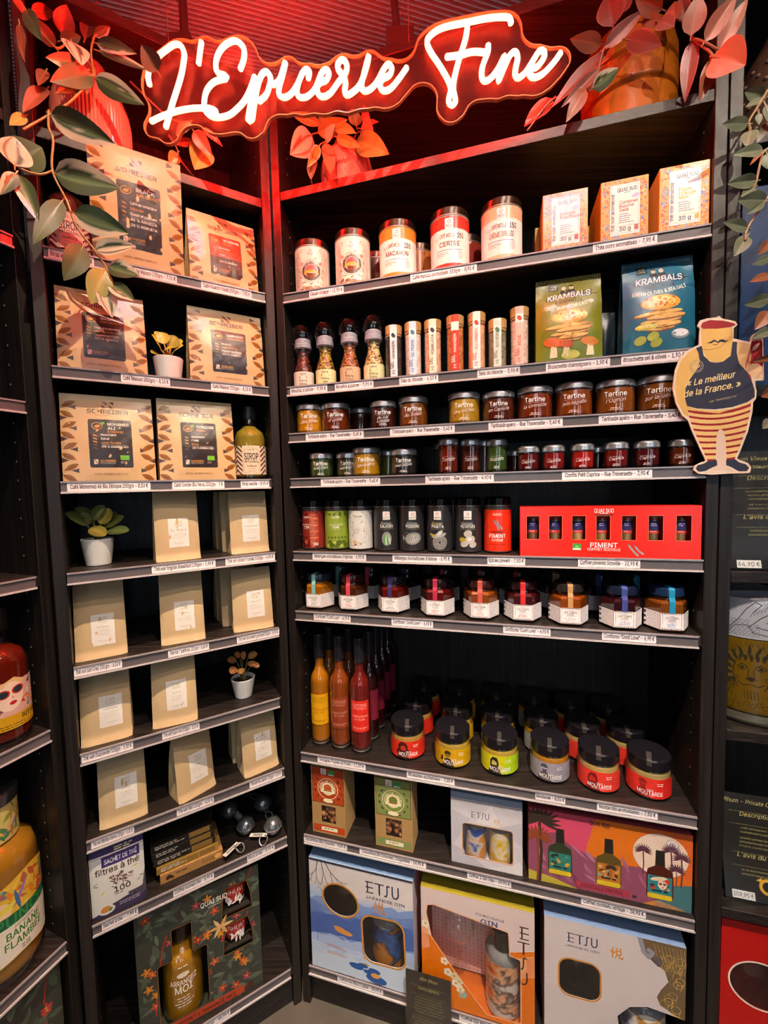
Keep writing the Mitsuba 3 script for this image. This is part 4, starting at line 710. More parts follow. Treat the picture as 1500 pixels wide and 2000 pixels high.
# ------------------------------------------------------------------ shelf eight: vinegars and mustards
def vinegar(x, d, col, lab, tc, label, art=True, low=None):
    r = .0228; h = .255; t = Thing('vinegar_bottle', label, 'bottle', put('B', 7, x, d + r), 'slim fruit vinegar bottles')
    prof = [(.010, .0008), (r - .003, .0008), (r, .005), (r, .148), (.0205, .160), (.0150, .170), (.0116, .178), (.0108, .186), (.0104, .232)]
    t.part('vinegar', M().add(lathe([(0, .012), (r - .004, .0115), (r - .002, .016), (r - .002, .147), (.0188, .159), (.0133, .169), (.0100, .178), (.0090, .186), (.0088, .228), (0, .228)], 32), col), 'juice', 40)
    t.part('glass', M().add(lathe(prof, 36)), 'glass', 40)
    m = M().add(lathe([(0, .0015), (.016, .002), (r - .003, .006), (.014, .009), (0, .010)], 24), '#b8b2aa'); t.part('glass_foot', m, 'metal', 30)
    t.part('capsule', M().add(lathe([(.0108, .202), (.0124, .202), (.0126, .206), (.0124, .253), (.0112, .255), (0, .255)], 28), '#26242a'), 'coated', 35)
    if art:
        a = Art(); a.rect(-.0225, .052, .045, .070, lab); a.L = 1; a.text("L'ÉPICERIE", 0, .1085, .0068, tc, maxw=.034, sx=.75); a.text('DE PROVENCE', 0, .1025, .0042, tc, maxw=.030, sx=.8); a.text('Vinaigre à la pulpe', 0, .0855, .0052, tc, maxw=.038, shear=.35); a.text('de fruits', 0, .0785, .0046, tc, maxw=.03); a.greek(0, .061, .036, 2, .003, .0014, tc, 2, 'c')
        t.part('label', a.mesh(oncyl(r, 0, face('B', x, .55)), .006), 'coated', 0)
    else:
        a = Art(); a.rect(-.0225, .052, .045, .070, lab); t.part('label', a.mesh(oncyl(r, 0, .4), .006), 'coated', 0)
vinegar(.0300, .024, '#b06a08', '#e0a010', '#8a6410', 'slim bottle of yellow vinegar with yellow label')
vinegar(.0800, .021, '#8a3e10', '#8e3c22', '#c8907a', 'slim bottle of orange vinegar with brown label')
vinegar(.1295, .018, '#6e1a14', '#dd3024', '#f0b0a4', 'slim bottle of red vinegar with bright red label')
for i in range(4): vinegar(.1345 + .0015 * i, .066 + .0475 * i, '#2e0c0c', '#7a2034', '#c07078', 'slim dark red vinegar bottle, ' + ['first', 'second', 'third', 'last'][i] + ' in the row behind the bright red label', False)
for i, (x, c) in enumerate(((.0330, '#9a5a0a'), (.0835, '#74360e'))): vinegar(x, .072, c, ('#a87a10', '#6a2c1c')[i], '#8a6410', 'second-row vinegar bottle behind the ' + ('yellow', 'brown')[i] + ' label', False)
def mustard(x, d, lab, lab2, fig, must, label, front=True):
    r, h = .0372, .0765; t = Thing('mustard_jar', label, 'jar', put('B', 7, x, d + r), 'mustard jars with black lids')
    t.part('mustard', M().add(lathe([(0, .003), (r - .006, .003), (r - .002, .008), (r - .002, .0475), (r - .0045, .0515), (0, .0515)], 36), must), 'juice', 40)
    t.part('glass', M().add(lathe([(r - .009, .0005), (r - .004, .001), (r, .006), (r, .0490), (r - .003, .0535), (r - .0035, .0600)], 40)), 'glass', 40)
    t.part('lid', M().add(lathe([(r - .003, .0555), (r - .0012, .0555), (r - .0008, .0570), (r - .001, .0735), (r - .003, .0760), (r - .006, .0766), (r - .008, .0758), (0, .0758)], 44), '#17151a'), 'glossy', 35)
    fa = face('B', x, .8)
    s = M(); v = []
    for rr, z in ((.006, .0760), (r - .009, .0762), (r - .004, .0769), (r - .001, .0748), (r - .0004, .066)): v += [(-.0042, -rr, z), (.0042, -rr, z)]
    V = np.array(v) @ rotz(fa * (1 if front else .3))[:3, :3].T; s.add((V, [[2 * i, 2 * i + 1, 2 * i + 3, 2 * i + 2] for i in range(4)]), '#3a3733'); t.part('seal_strip', s, 'paper', 0)
    a = Art(); hw = r * 1.45; a.rect(-hw, .0065, 2 * hw, .0365, lab); a.L = 1
    if lab2 != lab: a.poly([(hw * .12, .0065), (hw, .0065), (hw, .043), (hw * .3, .043)], lab2)
    if front:
        a.L = 2; kind, c1, c2 = fig; q = -.010
        a.ell(q, .031, .0060, .0068, c2, 0, 14); a.poly([(q - .013, .0066), (q - .008, .020), (q - .003, .0235), (q + .004, .0235), (q + .009, .019), (q + .013, .0066)], c1); a.L = 3
        if kind == 'long': a.poly([(q - .009, .014), (q - .008, .033), (q - .003, .0395), (q + .005, .039), (q + .008, .031), (q + .009, .013), (q + .005, .016), (q + .0048, .030), (q - .003, .034), (q - .0055, .028), (q - .005, .015)], c1)
        elif kind == 'curl': a.poly(sg.Point(q, .031).buffer(.0105, 6).difference(sg.Point(q + .001, .0285).buffer(.0060, 6)), c1); a.ell(q - .010, .020, .0045, .006, c1, 0, 10); a.ell(q + .010, .021, .0045, .006, c1, 0, 10)
        elif kind == 'specs': a.poly(sg.Point(q, .0325).buffer(.0070, 6).intersection(sg.box(-.04, .033, .04, .05)), c1); a.ring(q - .0025, .0312, .0021, .0006, c1, 10); a.ring(q + .0028, .0312, .0021, .0006, c1, 10); a.poly([(q - .016, .018), (q - .013, .0275), (q - .010, .0270), (q - .010, .017)], c1)
        else: a.poly(sg.Point(q, .0335).buffer(.0066, 6).intersection(sg.box(-.04, .0325, .04, .05)), c1); a.poly([(q - .004, .029), (q + .005, .029), (q + .003, .022), (q - .002, .022)], c1)
        a.L = 4; a.text('MOUTARDE', .002, .0118, .0075, '#f4efe8', bold=True, maxw=.042); a.text('QUAI SUD', .002, .0200, .0030, '#f0e8e0', bold=True, maxw=.011); a.greek(-.012, .0100, .030, 1, .002, .0007, '#f4efe8', 3)
        a.greek(.013, .034, .017, 2, .0035, .0014, '#f2e6d8', 7)
    t.part('label', a.mesh(oncyl(r, 0, fa if front else .2), .006), 'coated', 0)
MU = ((.2310, .0225, '#d8301e', '#d8301e', ('curl', '#4a1410', '#b03a24'), '#b98a44', 'mustard jar with scarlet label and curly-haired figure, leftmost of its row', '#9a2418'), (.3300, .0190, '#c99a12', '#c99a12', ('specs', '#3a2a18', '#8f6f2a'), '#b8963a', 'mustard jar with golden yellow label and figure in glasses', '#8a6a10'),
      (.4265, .0200, '#c6c41c', '#a8c61c', ('long', '#2a2420', '#b8a86a'), '#b99a3a', 'mustard jar with lime green label and long-haired figure', '#7a8018'), (.5240, .0215, '#8e8a94', '#8e8a94', ('man', '#4e4a54', '#a09ca6'), '#b07824', 'mustard jar with grey label', '#5c5860'),
      (.6120, .0160, '#dc3a2e', '#dc3a2e', ('long', '#7a1c18', '#c02c22'), '#b99a5a', 'mustard jar with red label, second from right, figure seen from the side', '#a02418'), (.6990, .0190, '#d6352a', '#d2281f', ('man', '#8f211b', '#b02a20'), '#a8945a', 'mustard jar with red label, rightmost, figure in a cap', '#9a2418'))
for i, (x, d, l1, l2, fg, mu, lb, dk) in enumerate(MU):
    mustard(x, d, l1, l2, fg, mu, lb)
    nm = ('scarlet', 'golden yellow', 'lime green', 'grey', 'second red', 'rightmost red')[i]
    for k in (1, 2): mustard(x + (.018 - .055 * x) * k * .9, d + .083 * k + .004, l1, l1, fg, mu, f'mustard jar in the {("second", "third")[k - 1]} row, behind the {nm} label', False)

# ------------------------------------------------------------------ shelf nine: cocoa bean cartons, gift boxes
def bean_carton(x0, x1, d, dep, h, c, c2, ck, label):
    w = x1 - x0; W = w / 2; t = Thing('bean_carton', label, 'carton', put('B', 8, (x0 + x1) / 2, d), 'kraft cartons of cocoa beans'); wx0, wx1, wz0, wz1 = -W * .42, W * .42, .027, .066
    p = sg.box(-W, 0, W, h).difference(sg.box(wx0, wz0, wx1, wz1)); t.part('front_panel', panel(p, 0, .0008, '#a98554'), 'paper', 0)
    m = M().add(box(-W, -W + .0008, .0008, dep, 0, h), '#a98554').add(box(W - .0008, W, .0008, dep, 0, h), '#b3905e').add(box(-W, W, dep, dep + .0008, 0, h), '#a98554').add(box(-W, W, .0008, dep, 0, .0008), '#a98554')
    hh = h + .012; v = np.array([[-W, .0, h], [W, .0, h], [W, dep, h], [-W, dep, h], [-W, dep / 2, hh], [W, dep / 2, hh]]); m.add((v, [[0, 1, 5], [0, 5, 4], [2, 3, 4], [2, 4, 5], [0, 4, 3], [1, 2, 5]]), '#a98554'); t.part('carton', m, 'paper', 0)
    r = random.Random(ck); bm = M()
    for i in range(26):
        s = trimesh.creation.icosphere(1, 1.0); vv = np.asarray(s.vertices) * [.0078 * r.uniform(.8, 1.15), .0055, .0060 * r.uniform(.85, 1.1)]; vv = vv @ rotz(r.uniform(0, 6))[:3, :3].T @ roty(r.uniform(-1, 1))[:3, :3].T
        bm.add((vv + [r.uniform(wx0, wx1), .0085 + r.uniform(0, .006), wz0 + (i // 3) * .0048 + r.uniform(0, .003)], np.asarray(s.faces)), r.choice(['#a9744a', '#96603a', '#b58256', '#8a5634']))
    t.part('cocoa_beans', bm, 'paper', 60, kind='stuff', label='brown coated cocoa beans behind the window')
    q = np.array([[wx0 - .001, .0006, wz0 - .001], [wx1 + .001, .0006, wz0 - .001], [wx1 + .001, .0006, wz1 + .001], [wx0 - .001, .0006, wz1 + .001]]); t.part('window', M().add((q, [[0, 1, 2], [0, 2, 3]])), 'glass', 0)
    a = Art(); zt0 = .072; lw = W * .94; a.rect(-lw, zt0, 2 * lw, h - zt0, c); a.L = 1
    for i in range(13): a.rect(-lw + 2 * lw * i / 13 + .0008, zt0 + .002, .0024, h - zt0 - .004, c2)
    a.frame(-lw, zt0, 2 * lw, h - zt0, .0012, '#3d2a18'); cx, cz, R = 0, zt0 + .035, .0275
    a.L = 2; a.ell(cx, cz, R + .004, R + .004, c, 0, 32)
    for k in range(14):
        if k in (0, 1, 13, 7): continue
        an = 2 * math.pi * k / 14; a.leafshape(cx + (R + .0035) * math.sin(an), cz + (R + .0035) * math.cos(an), .0085, .0045, '#3d2a1c', -math.degrees(an)); 
    a.L = 3; a.ell(cx, cz, R - .003, R - .003, '#d9c89a', 0, 30); a.L = 4; a.ell(cx, cz, R - .0046, R - .0046, c2, 0, 30); a.L = 5; a.ell(cx, cz, R - .0125, R - .0125, '#e2d3a6', 0, 26); a.text('FÈVES DE CACAO', cx, cz + R - .0122, .0046, '#efe2bc', bold=True, arc=R - .0122)
    a.L = 6; a.ell(cx, cz + .002, .0095, .0085, '#b9542a' if c2 != '#7d8a3e' else '#6f7a34', 0, 18); a.rect(cx - .0175, cz - .009, .035, .0062, '#e9dcb4'); a.L = 7; a.greek(cx, cz - .0055, .030, 1, .002, .0024, '#8a4a2a', 3, 'c'); a.L = 6; a.ell(cx, zt0 + .0075, .0125, .0048, '#e9dcb4', 0, 16)
    a.L = 5; z = h - .012; a.rect(-.016, z - .004, .0135, .014, '#efe9e2'); a.rect(.0005, z - .001, .017, .0085, '#3f9a4a'); a.L = 6; a.ring(-.0092, z + .005, .0028, .001, '#d07a6c', 12); a.text('QUAI SUD', -.0092, z - .002, .0032, '#4a3c3a', maxw=.011, bold=True); a.rect(.002, z - .004, .014, .003, '#efe9e2')
    a.L = 0; a.rect(-lw, .004, 2 * lw, .0165, c); a.L = 1; a.rect(-W * .45, .008, W * .95, .0085, '#e9dfc0'); a.L = 2; a.greek(0, .0120, W * .85, 1, .002, .0022, '#8f7f5a', 4, 'c')
    t.part('printed_front', a.mesh(onplane(0)), 'paper', 0)
bean_carton(.017, .0975, .011, .060, .155, '#b8451c', '#a83c18', 3, 'kraft carton of cocoa beans with orange-red emblem')
bean_carton(.1665, .2490, .011, .052, .155, '#7d8a52', '#7d8a3e', 8, 'kraft carton of cocoa beans with olive green emblem')

def carton(t, w, h, dep, col, front, top=None, mat='coated', slope=0.0):
    "front: shapely outline with window holes; the carton's other walls are closed"
    t.part('front_panel', panel(front, 0, .001, col), mat, 0); W = w / 2; top = top or col; m = M()
    v = np.array([[-W, 0, 0], [W, 0, 0], [W, dep, 0], [-W, dep, 0], [-W, 0, h], [W, 0, h], [W, dep, h + slope], [-W, dep, h + slope]]); m.add((v, [[0, 3, 2], [0, 2, 1], [0, 4, 7], [0, 7, 3], [1, 2, 6], [1, 6, 5], [3, 7, 6], [3, 6, 2]]), col); m.add((v[4:], [[0, 1, 2], [0, 2, 3]]), top); t.part('carton', m, mat, 0)
def win(t, x0, x1, z0, z1, y=.0005): t.part('window', M().add((np.array([[x0, y, z0], [x1, y, z0], [x1, y, z1], [x0, y, z1]]), [[0, 1, 2], [0, 2, 3]])), 'glass', 0)
def dark_liner(t, W, h, y, x0=None, x1=None):  # dark liner added in place of the shade inside a carton
    x0, x1 = (-W + .003, W - .003) if x0 is None else (x0, x1); t.part('inner_tray', M().add(box(x0, x1, y, y + .001, .003, h - .004), '#17181e').add(box(x0, x0 + .001, .004, y, .003, h - .004), '#17181e').add(box(x1 - .001, x1, .004, y, .003, h - .004), '#17181e').add(box(x0, x1, .004, y, .003, .004), '#17181e').add(box(x0, x1, .004, y, h - .005, h - .004), '#17181e'), 'paper', 0)
def gin_word(a, x, y, h, c, vertical=False, sub=True, dy=None):
    "thin capitals E T S U with a long-stroked S"
    w = h * .10
    def E(x, y): a.rect(x, y, w, h, c); [a.rect(x - h * .12, y + h * k, h * .66, w * .8, c) for k in (0.0, .46, .93)]
    def Tt(x, y): a.rect(x - h * .38, y + h * .93, h * .86, w * .8, c); a.rect(x, y, w * 1.3, h, c)
    def S(x, y): a.line([(x + h * .34, y + h * .92), (x + h * .22, y + h * 1.0), (x + h * .12, y + h * .9), (x + h * .14, y + h * .62), (x + h * .12, y + h * .25), (x + h * .04, y + h * .02), (x - h * .10, y + h * .06)], w, c)
    def U(x, y): a.line([(x, y + h), (x, y + h * .28), (x + h * .12, y + h * .04), (x + h * .36, y + h * .06), (x + h * .5, y + h * .3), (x + h * .5, y + h)], w * 1.1, c)
    if vertical:
        d = dy or h * 1.15
        for i, f in enumerate((E, Tt, S, U)): f(x + (0, .10, .02, -.1)[i] * h, y - d * i)
    else:
        for i, f in enumerate((E, Tt, S, U)): f(x + (0, 1.02, 1.62, 2.2)[i] * h, y)
def kanji(a, x, y, s, c):
    for p in ([(-.5, .2), (-.35, -.1)], [(-.3, .5), (-.32, -.5)], [(-.12, .1), (-.2, -.05)], [(.05, .5), (-.02, .2)], [(.35, .52), (.30, .25)], [(0, .2), (.38, .2), (.36, -.1), (.02, -.1), (0, .2)], [(.1, -.1), (-.1, -.5)], [(.26, -.1), (.24, -.45), (.5, -.5), (.55, -.3)]): a.line([(x + u * s, y + v * s) for u, v in p], s * .11, c)
def gin_glass(parent_label, xf, group=None):
    t = Thing('gin_glass', parent_label, 'glass', xf)
    t.only(M().add(lathe([(.026, 0), (.027, .002), (.004, .005), (.0035, .060), (.012, .066), (.030, .080), (.0345, .098), (.031, .125)], 32), '#cfc6b8'), 'glass', 40)
def gin_bottle(label, xf, cols, cap='#14161c', r=.034, h=.175, hs=.115):
    t = Thing('gin_bottle', label, 'bottle', xf)
    m = lathe([(0, 0), (r - .003, 0), (r, .004), (r, hs), (r * .8, hs + .012), (r * .42, hs + .018), (r * .42, hs + .024), (0, hs + .024)], 40); v = np.asarray(m.vertices); g = meshkit.fbm(v * 42, 4, seed=len(label)); k = np.clip(v[:, 2] / hs, 0, 1)
    c = np.array([lin(q) for q in cols]); idx = np.clip((g * 2.2 - .6 + (1 - k) * .9) * (len(cols) - 1) / 1.2, 0, len(cols) - 1.001); i0 = idx.astype(int); f = (idx - i0)[:, None]
    t.part('body', M().add(m, '#808080'), 'glossy', 40); 
    mm = M().add(lathe([(r + .0002, .003), (r + .0002, hs)], 72), '#808080'); mm = M(); zz = np.linspace(.003, hs, 60); lm = lathe(np.c_[np.full(60, r + .0003), zz], 80); v = np.asarray(lm.vertices); g = meshkit.fbm(v * 42, 4, seed=len(label)); k = np.clip(v[:, 2] / hs, 0, 1); idx = np.clip((g * 2.6 - .8 + (1 - k) * .7) * (len(cols) - 1) / 1.1, 0, len(cols) - 1.001); i0 = idx.astype(int); f = (idx - i0)[:, None]
    mm.add((v, np.asarray(lm.faces)), c[i0] * (1 - f) + c[i0 + 1] * f); t.part('painted_glass', mm, 'glossy', 40)
    t.part('cap', M().add(lathe([(r * .5, hs + .014), (r * .62, hs + .016), (r * .62, h - .002), (r * .56, h), (0, h)], 32), cap), 'glossy', 35)
def twin_gin():
    w, h = .140, .152; xc = .4000; t = Thing('gin_gift_box', 'white gift carton showing two small painted bottles, on the ninth shelf', 'gift box', put('B', 8, xc, .0118)); W = w / 2
    wnd = sg.box(-.041, .024, .046, .083).buffer(.005, 4); carton(t, w, h, .055, '#cdc8cd', sg.box(-W, 0, W, h).difference(wnd), '#8fa3bd', slope=.010); win(t, -.047, .052, .018, .089)
    a = Art(wnd, sg.box(-W, 0, W, h)); a.poly(wnd.buffer(.0016).difference(wnd), '#c58a4a'); a.rect(-W, h - .012, w, .012, '#8ba0ba')
    for pts, c in (([(-W, .03), (-.03, .10), (-W, .115)], '#bcb9c2'), ([(-W, 0), (.0, .0), (-.02, .016), (-W, .04)], '#b9b5bd'), ([(.02, .09), (W, .06), (W, .11)], '#bdb9c0'), ([(.0, .0), (W, 0), (W, .03), (.05, .018)], '#d8d3d4'), ([(-.02, .095), (.03, .092), (.01, .135)], '#d9d4d6'), ([(.012, .147), (.05, .12), (.016, .14)], '#c9b48f')): a.poly(pts, c)
    a.L = 2; gin_word(a, -.028, .1035, .0125, '#6f6670'); kanji(a, .022, .103, .013, '#d0b08a'); t.part('printed_front', a.mesh(onplane(0)), 'coated', 0)
    for dx, cl, n in ((-.0225, ['#1c3f86', '#2a5aa8', '#d9c7b8', '#c98a3c'], 'blue'), (.0265, ['#c79a10', '#e0bf2a', '#e8dcc0', '#d8a818'], 'yellow')): gin_bottle(f'small {n} painted bottle inside the white gift carton', put('B', 8, xc + dx, .0385, 0, .004), cl, '#2a2320', .021, .100, .070)
twin_gin()
def palm(a, x, y, h, s, c, r):
    a.line([(x, y), (x + h * .03, y + h * .5), (x, y + h)], h * .045, c)
    for k in range(14): an = math.radians(-20 + 220 * k / 13); a.leafshape(x + s * .5 * math.cos(an), y + h + s * .42 * math.sin(an) + s * .1, s, s * .16, c, math.degrees(an))
def cocktail_box():
    w, h = .2765, .146; xc = .6195; t = Thing('cocktail_gift_box', 'pink and orange gift carton picturing three bottles and palm trees', 'gift box', put('B', 8, xc, .0115)); W = w / 2
    carton(t, w, h, .070, '#c9584a', sg.box(-W, 0, W, h), '#a84a58'); a = Art(None, sg.box(-W, 0, W, h)); r = random.Random(2)
    a.rect(-W, 0, w, h, '#d04a68'); a.L = 1; a.poly([(-.055, 0), (-.02, h), (W, h), (W, 0)], '#d8701c'); a.poly([(.05, 0), (.055, h), (W, h), (W, 0)], '#cf5a2a')
    a.L = 2; a.poly([(-W, .092), (-.09, .105), (-.065, .086), (-.03, .072), (.02, .064), (.065, .070), (.085, .050), (W, .04), (W, 0), (-W, 0)], '#8c4a62'); a.L = 3
    for i in range(34): x, y = r.uniform(-W + .02, .08), r.uniform(.012, .085); a.leafshape(x, y * .9, r.uniform(.02, .045), r.uniform(.004, .010), r.choice(['#7a3a56', '#a06078', '#94506a', '#b07086']), r.uniform(-70, -30))
    a.L = 4; a.poly([(-W, 0), (-W, .020), (-.09, .012), (-.05, .0)], '#b8a83c'); a.poly([(.078, .0), (.086, .040), (W, .052), (W, 0)], '#3f6f74'); a.poly([(.06, 0), (.085, .012), (W - .015, .004), (W - .01, 0)], '#c9803c')
    a.ell(.088, .098, .0445, .0415, '#e6cdb8', 0, 40); a.L = 5; a.ring(.1065, .122, .0105, .0008, '#8f9ab8', 24); a.greek(.1065, .124, .012, 3, .0028, .0013, '#6a78a0', 1, 'c')
    for x, y, hh, s in ((.060, .058, .042, .016), (.1045, .058, .050, .017), (.121, .045, .052, .016), (.113, .045, .028, .016)): palm(a, x, y, hh, s, '#5a3440', r)
    palm(a, -.118, .0, .118, .040, '#3a2c26', r); palm(a, -.122, .0, .085, .030, '#8a4428', r)
    a.text('QUAI SUD', -.012, h - .0125, .0075, '#4a3038', bold=True, maxw=.034); a.rect(-.004, h - .0150, .008, .0008, '#4a3038')
    a.rect(-.052, .0045, .092, .0125, '#a8384a'); a.L = 6; a.text('COCKTAILS VINTAGE', -.008, .0075, .0068, '#4a1c2c', bold=True, maxw=.072); a.rect(.0435, .0068, .007, .005, '#3a2a30')
    t.part('printed_front', a.mesh(onplane(0)), 'coated', 0)
    for bx, bz, cl, gc, n in ((-.081, .020, ['#2f7a6a', '#3f8f7c', '#c9a040', '#26302c'], '#2f3a26', 'teal'), (.0035, .018, ['#b8702c', '#8fa08c', '#d9a060', '#3a2c24'], '#5a4a1e', 'tan'), (.0875, .014, ['#2f7f82', '#c23a2a', '#e0b898', '#3a2a28'], '#4a1c12', 'red and teal')):
        m = Art(); m.L = 7; m.rrect(bx - .0215, bz, .043, .052, .006, gc); m.poly([(bx - .0215, bz + .044), (bx - .020, bz + .056), (bx - .008, bz + .064), (bx - .007, bz + .094), (bx + .007, bz + .094), (bx + .008, bz + .064), (bx + .020, bz + .056), (bx + .0215, bz + .044)], gc); m.L = 8; m.rrect(bx - .0200, bz + .0010, .040, .0095, .003, '#d8b828'); m.rect(bx - .0195, bz + .0105, .039, .0345, cl[0])
        m.L = 9; q = random.Random(int(bx * 1e4) + 9)
        for i in range(22): m.ell(bx + q.uniform(-.015, .015), bz + q.uniform(.014, .041), q.uniform(.002, .0055), q.uniform(.0015, .004), q.choice(cl), q.uniform(0, 180), 9)
        m.L = 10; m.rect(bx - .0185, bz + .0115, .037, .0070, cl[0]); m.L = 11; m.greek(bx, bz + .0150, .030, 1, .003, .0034, '#1c2a2c', 5, 'c'); m.L = 9; m.rect(bx - .0068, bz + .066, .0136, .028, '#23201c')
        if n == 'tan': m.L = 11; palm(m, bx + .004, bz + .020, .016, .012, '#3a2a22', q)
        if n == 'red and teal': m.L = 11; m.ell(bx + .004, bz + .030, .0075, .0092, '#e8cdb6', 0, 14); m.ell(bx - .002, bz + .040, .014, .004, '#d9c7a4', 12, 14); m.ell(bx + .010, bz + .037, .006, .005, '#cf3a24', 0, 10); m.L = 12; m.ell(bx + .001, bz + .031, .0028, .0020, '#4a3a3c', 0, 8); m.ell(bx + .0075, bz + .031, .0028, .0020, '#4a3a3c', 0, 8); m.ell(bx + .0045, bz + .0245, .0022, .0011, '#b8241c', 0, 8)
        t.part('printed_bottle', m.mesh(onplane(0)), 'coated', 0, label=f'{n} bottle printed on the carton')
cocktail_box()
# ------------------------------------------------------------------ bottom shelf: large gift boxes
def ellipse(x, y, a, b, rot=0): return affinity.rotate(affinity.scale(sg.Point(x, y).buffer(1, 16), a, b), rot)
def gin_box_blue():
    w, h = .240, .262; xc = .1285; t = Thing('gin_gift_box', 'blue and white gin gift carton with two gold-rimmed oval windows', 'gift box', put('B', 9, xc, .0016)); W = w / 2
    w1 = ellipse(-.046, .176, .041, .035, -18); w2 = sg.box(.028, .074, .076, .136).buffer(.022, 8); w2 = affinity.rotate(w2, 2)
    carton(t, w, h, .115, '#cfd2dc', sg.box(-W, 0, W, h).difference(w1).difference(w2), '#7f9cc4', slope=.018); win(t, -.09, -.002, .135, .215); win(t, .004, .1, .048, .162, .0007)
    a = Art(w1.union(w2), sg.box(-W, 0, W, h)); a.rect(-W, h * .70, w, h * .30, '#d8d0cf')
    def band(zl, zr, hh, c, sd):
        r = random.Random(sd); xs = np.linspace(-W, W, 16); up = [(x, zl + (zr - zl) * i / 15 + hh + r.uniform(-.006, .006)) for i, x in enumerate(xs)]; dn = [(x, zl + (zr - zl) * i / 15 - hh + r.uniform(-.005, .005)) for i, x in enumerate(xs)]
        pg = sg.Polygon(up + dn[::-1]).buffer(0).intersection(sg.box(-W, 0, W, h)); a.poly(pg, c)
    for i, (zl, zr, hh, c) in enumerate(((.165, .160, .030, '#a9bede'), (.150, .175, .018, '#7f9acb'), (.135, .150, .022, '#5a74b4'), (.105, .125, .026, '#4a66ac'), (.085, .100, .020, '#7590cc'), (.060, .075, .022, '#a8bce0'), (.028, .035, .032, '#c3d4e6'))): a.L = i % 2 + (0 if i < 2 else 1) + i // 3; band(zl, zr, hh, c, i)
    a.L = 6; a.poly(w1.buffer(.0038).difference(w1), '#cf8a34'); a.poly(w2.buffer(.0038).difference(w2), '#cf8a34'); gin_word(a, .018, .212, .026, '#26304a'); a.text('JAPANESE GIN', .058, .198, .0068, '#2f3a58', maxw=.088, sx=1.3); kanji(a, .044, .182, .024, '#cf8a4a')
    for (p0, an, ln) in (((-.098, h), -100, .05), ((-.090, h), -80, .062), ((-.082, h), -60, .055)):
        st = [(p0, an, ln, .0016)]
        rr = random.Random(int(p0[0] * 999))
        while st:
            (x, y), g, l, wd = st.pop(); x2, y2 = x + l * .5 * math.cos(math.radians(g)), y + l * .5 * math.sin(math.radians(g)); a.line([(x, y), (x2, y2)], wd, '#4a4658')
            if l > .010: st += [((x2, y2), g + rr.uniform(8, 30), l * .66, wd * .75), ((x2, y2), g - rr.uniform(8, 30), l * .62, wd * .7)]
    for x, y, aa in ((-.040, .103, .022), (-.050, .109, .014), (.01, .055, .006), (.012, .041, .007)): a.ell(x, y, aa, aa * .28, '#d8944a', -8, 14)
    for x, y, aa in ((-.012, .030, .017), (.004, .036, .012), (.034, .012, .024), (.03, .03, .014), (.016, .024, .012)): a.ell(x, y, aa, aa * .42, '#2f5aa0', -6, 16)
    a.L = 7; a.ell(.032, .020, .011, .006, '#e0a050', 0, 12); a.text('ORIGINAL', -.058, .058, .0062, '#c9763a', maxw=.050, sx=1.3, rot=-4); a.greek(-.080, .046, .044, 2, .004, .0016, '#cf9a78', 5); a.rect(-.1045, .066, .0008, .045, '#4a5a8a')
    t.part('printed_front', a.mesh(onplane(0)), 'coated', 0)
    b = Art(); b.rect(-W, 0, w, .004, '#2a3044'); t.part('printed_edge', b.mesh(onplane(0, 0, h - .004), None, .0012), 'coated', 0)
    dark_liner(t, W, h, .098)
    gin_bottle('dark blue painted gin bottle behind the larger window of the blue carton', put('B', 9, xc + .050, .050, 0, .006), ['#14305c', '#1c4a86', '#2c66a6', '#0e1c34', '#b8762c'], r=.037)
    gin_glass('gin glass behind the round window of the blue carton', put('B', 9, xc - .048, .055, 0, .075))
gin_box_blue()
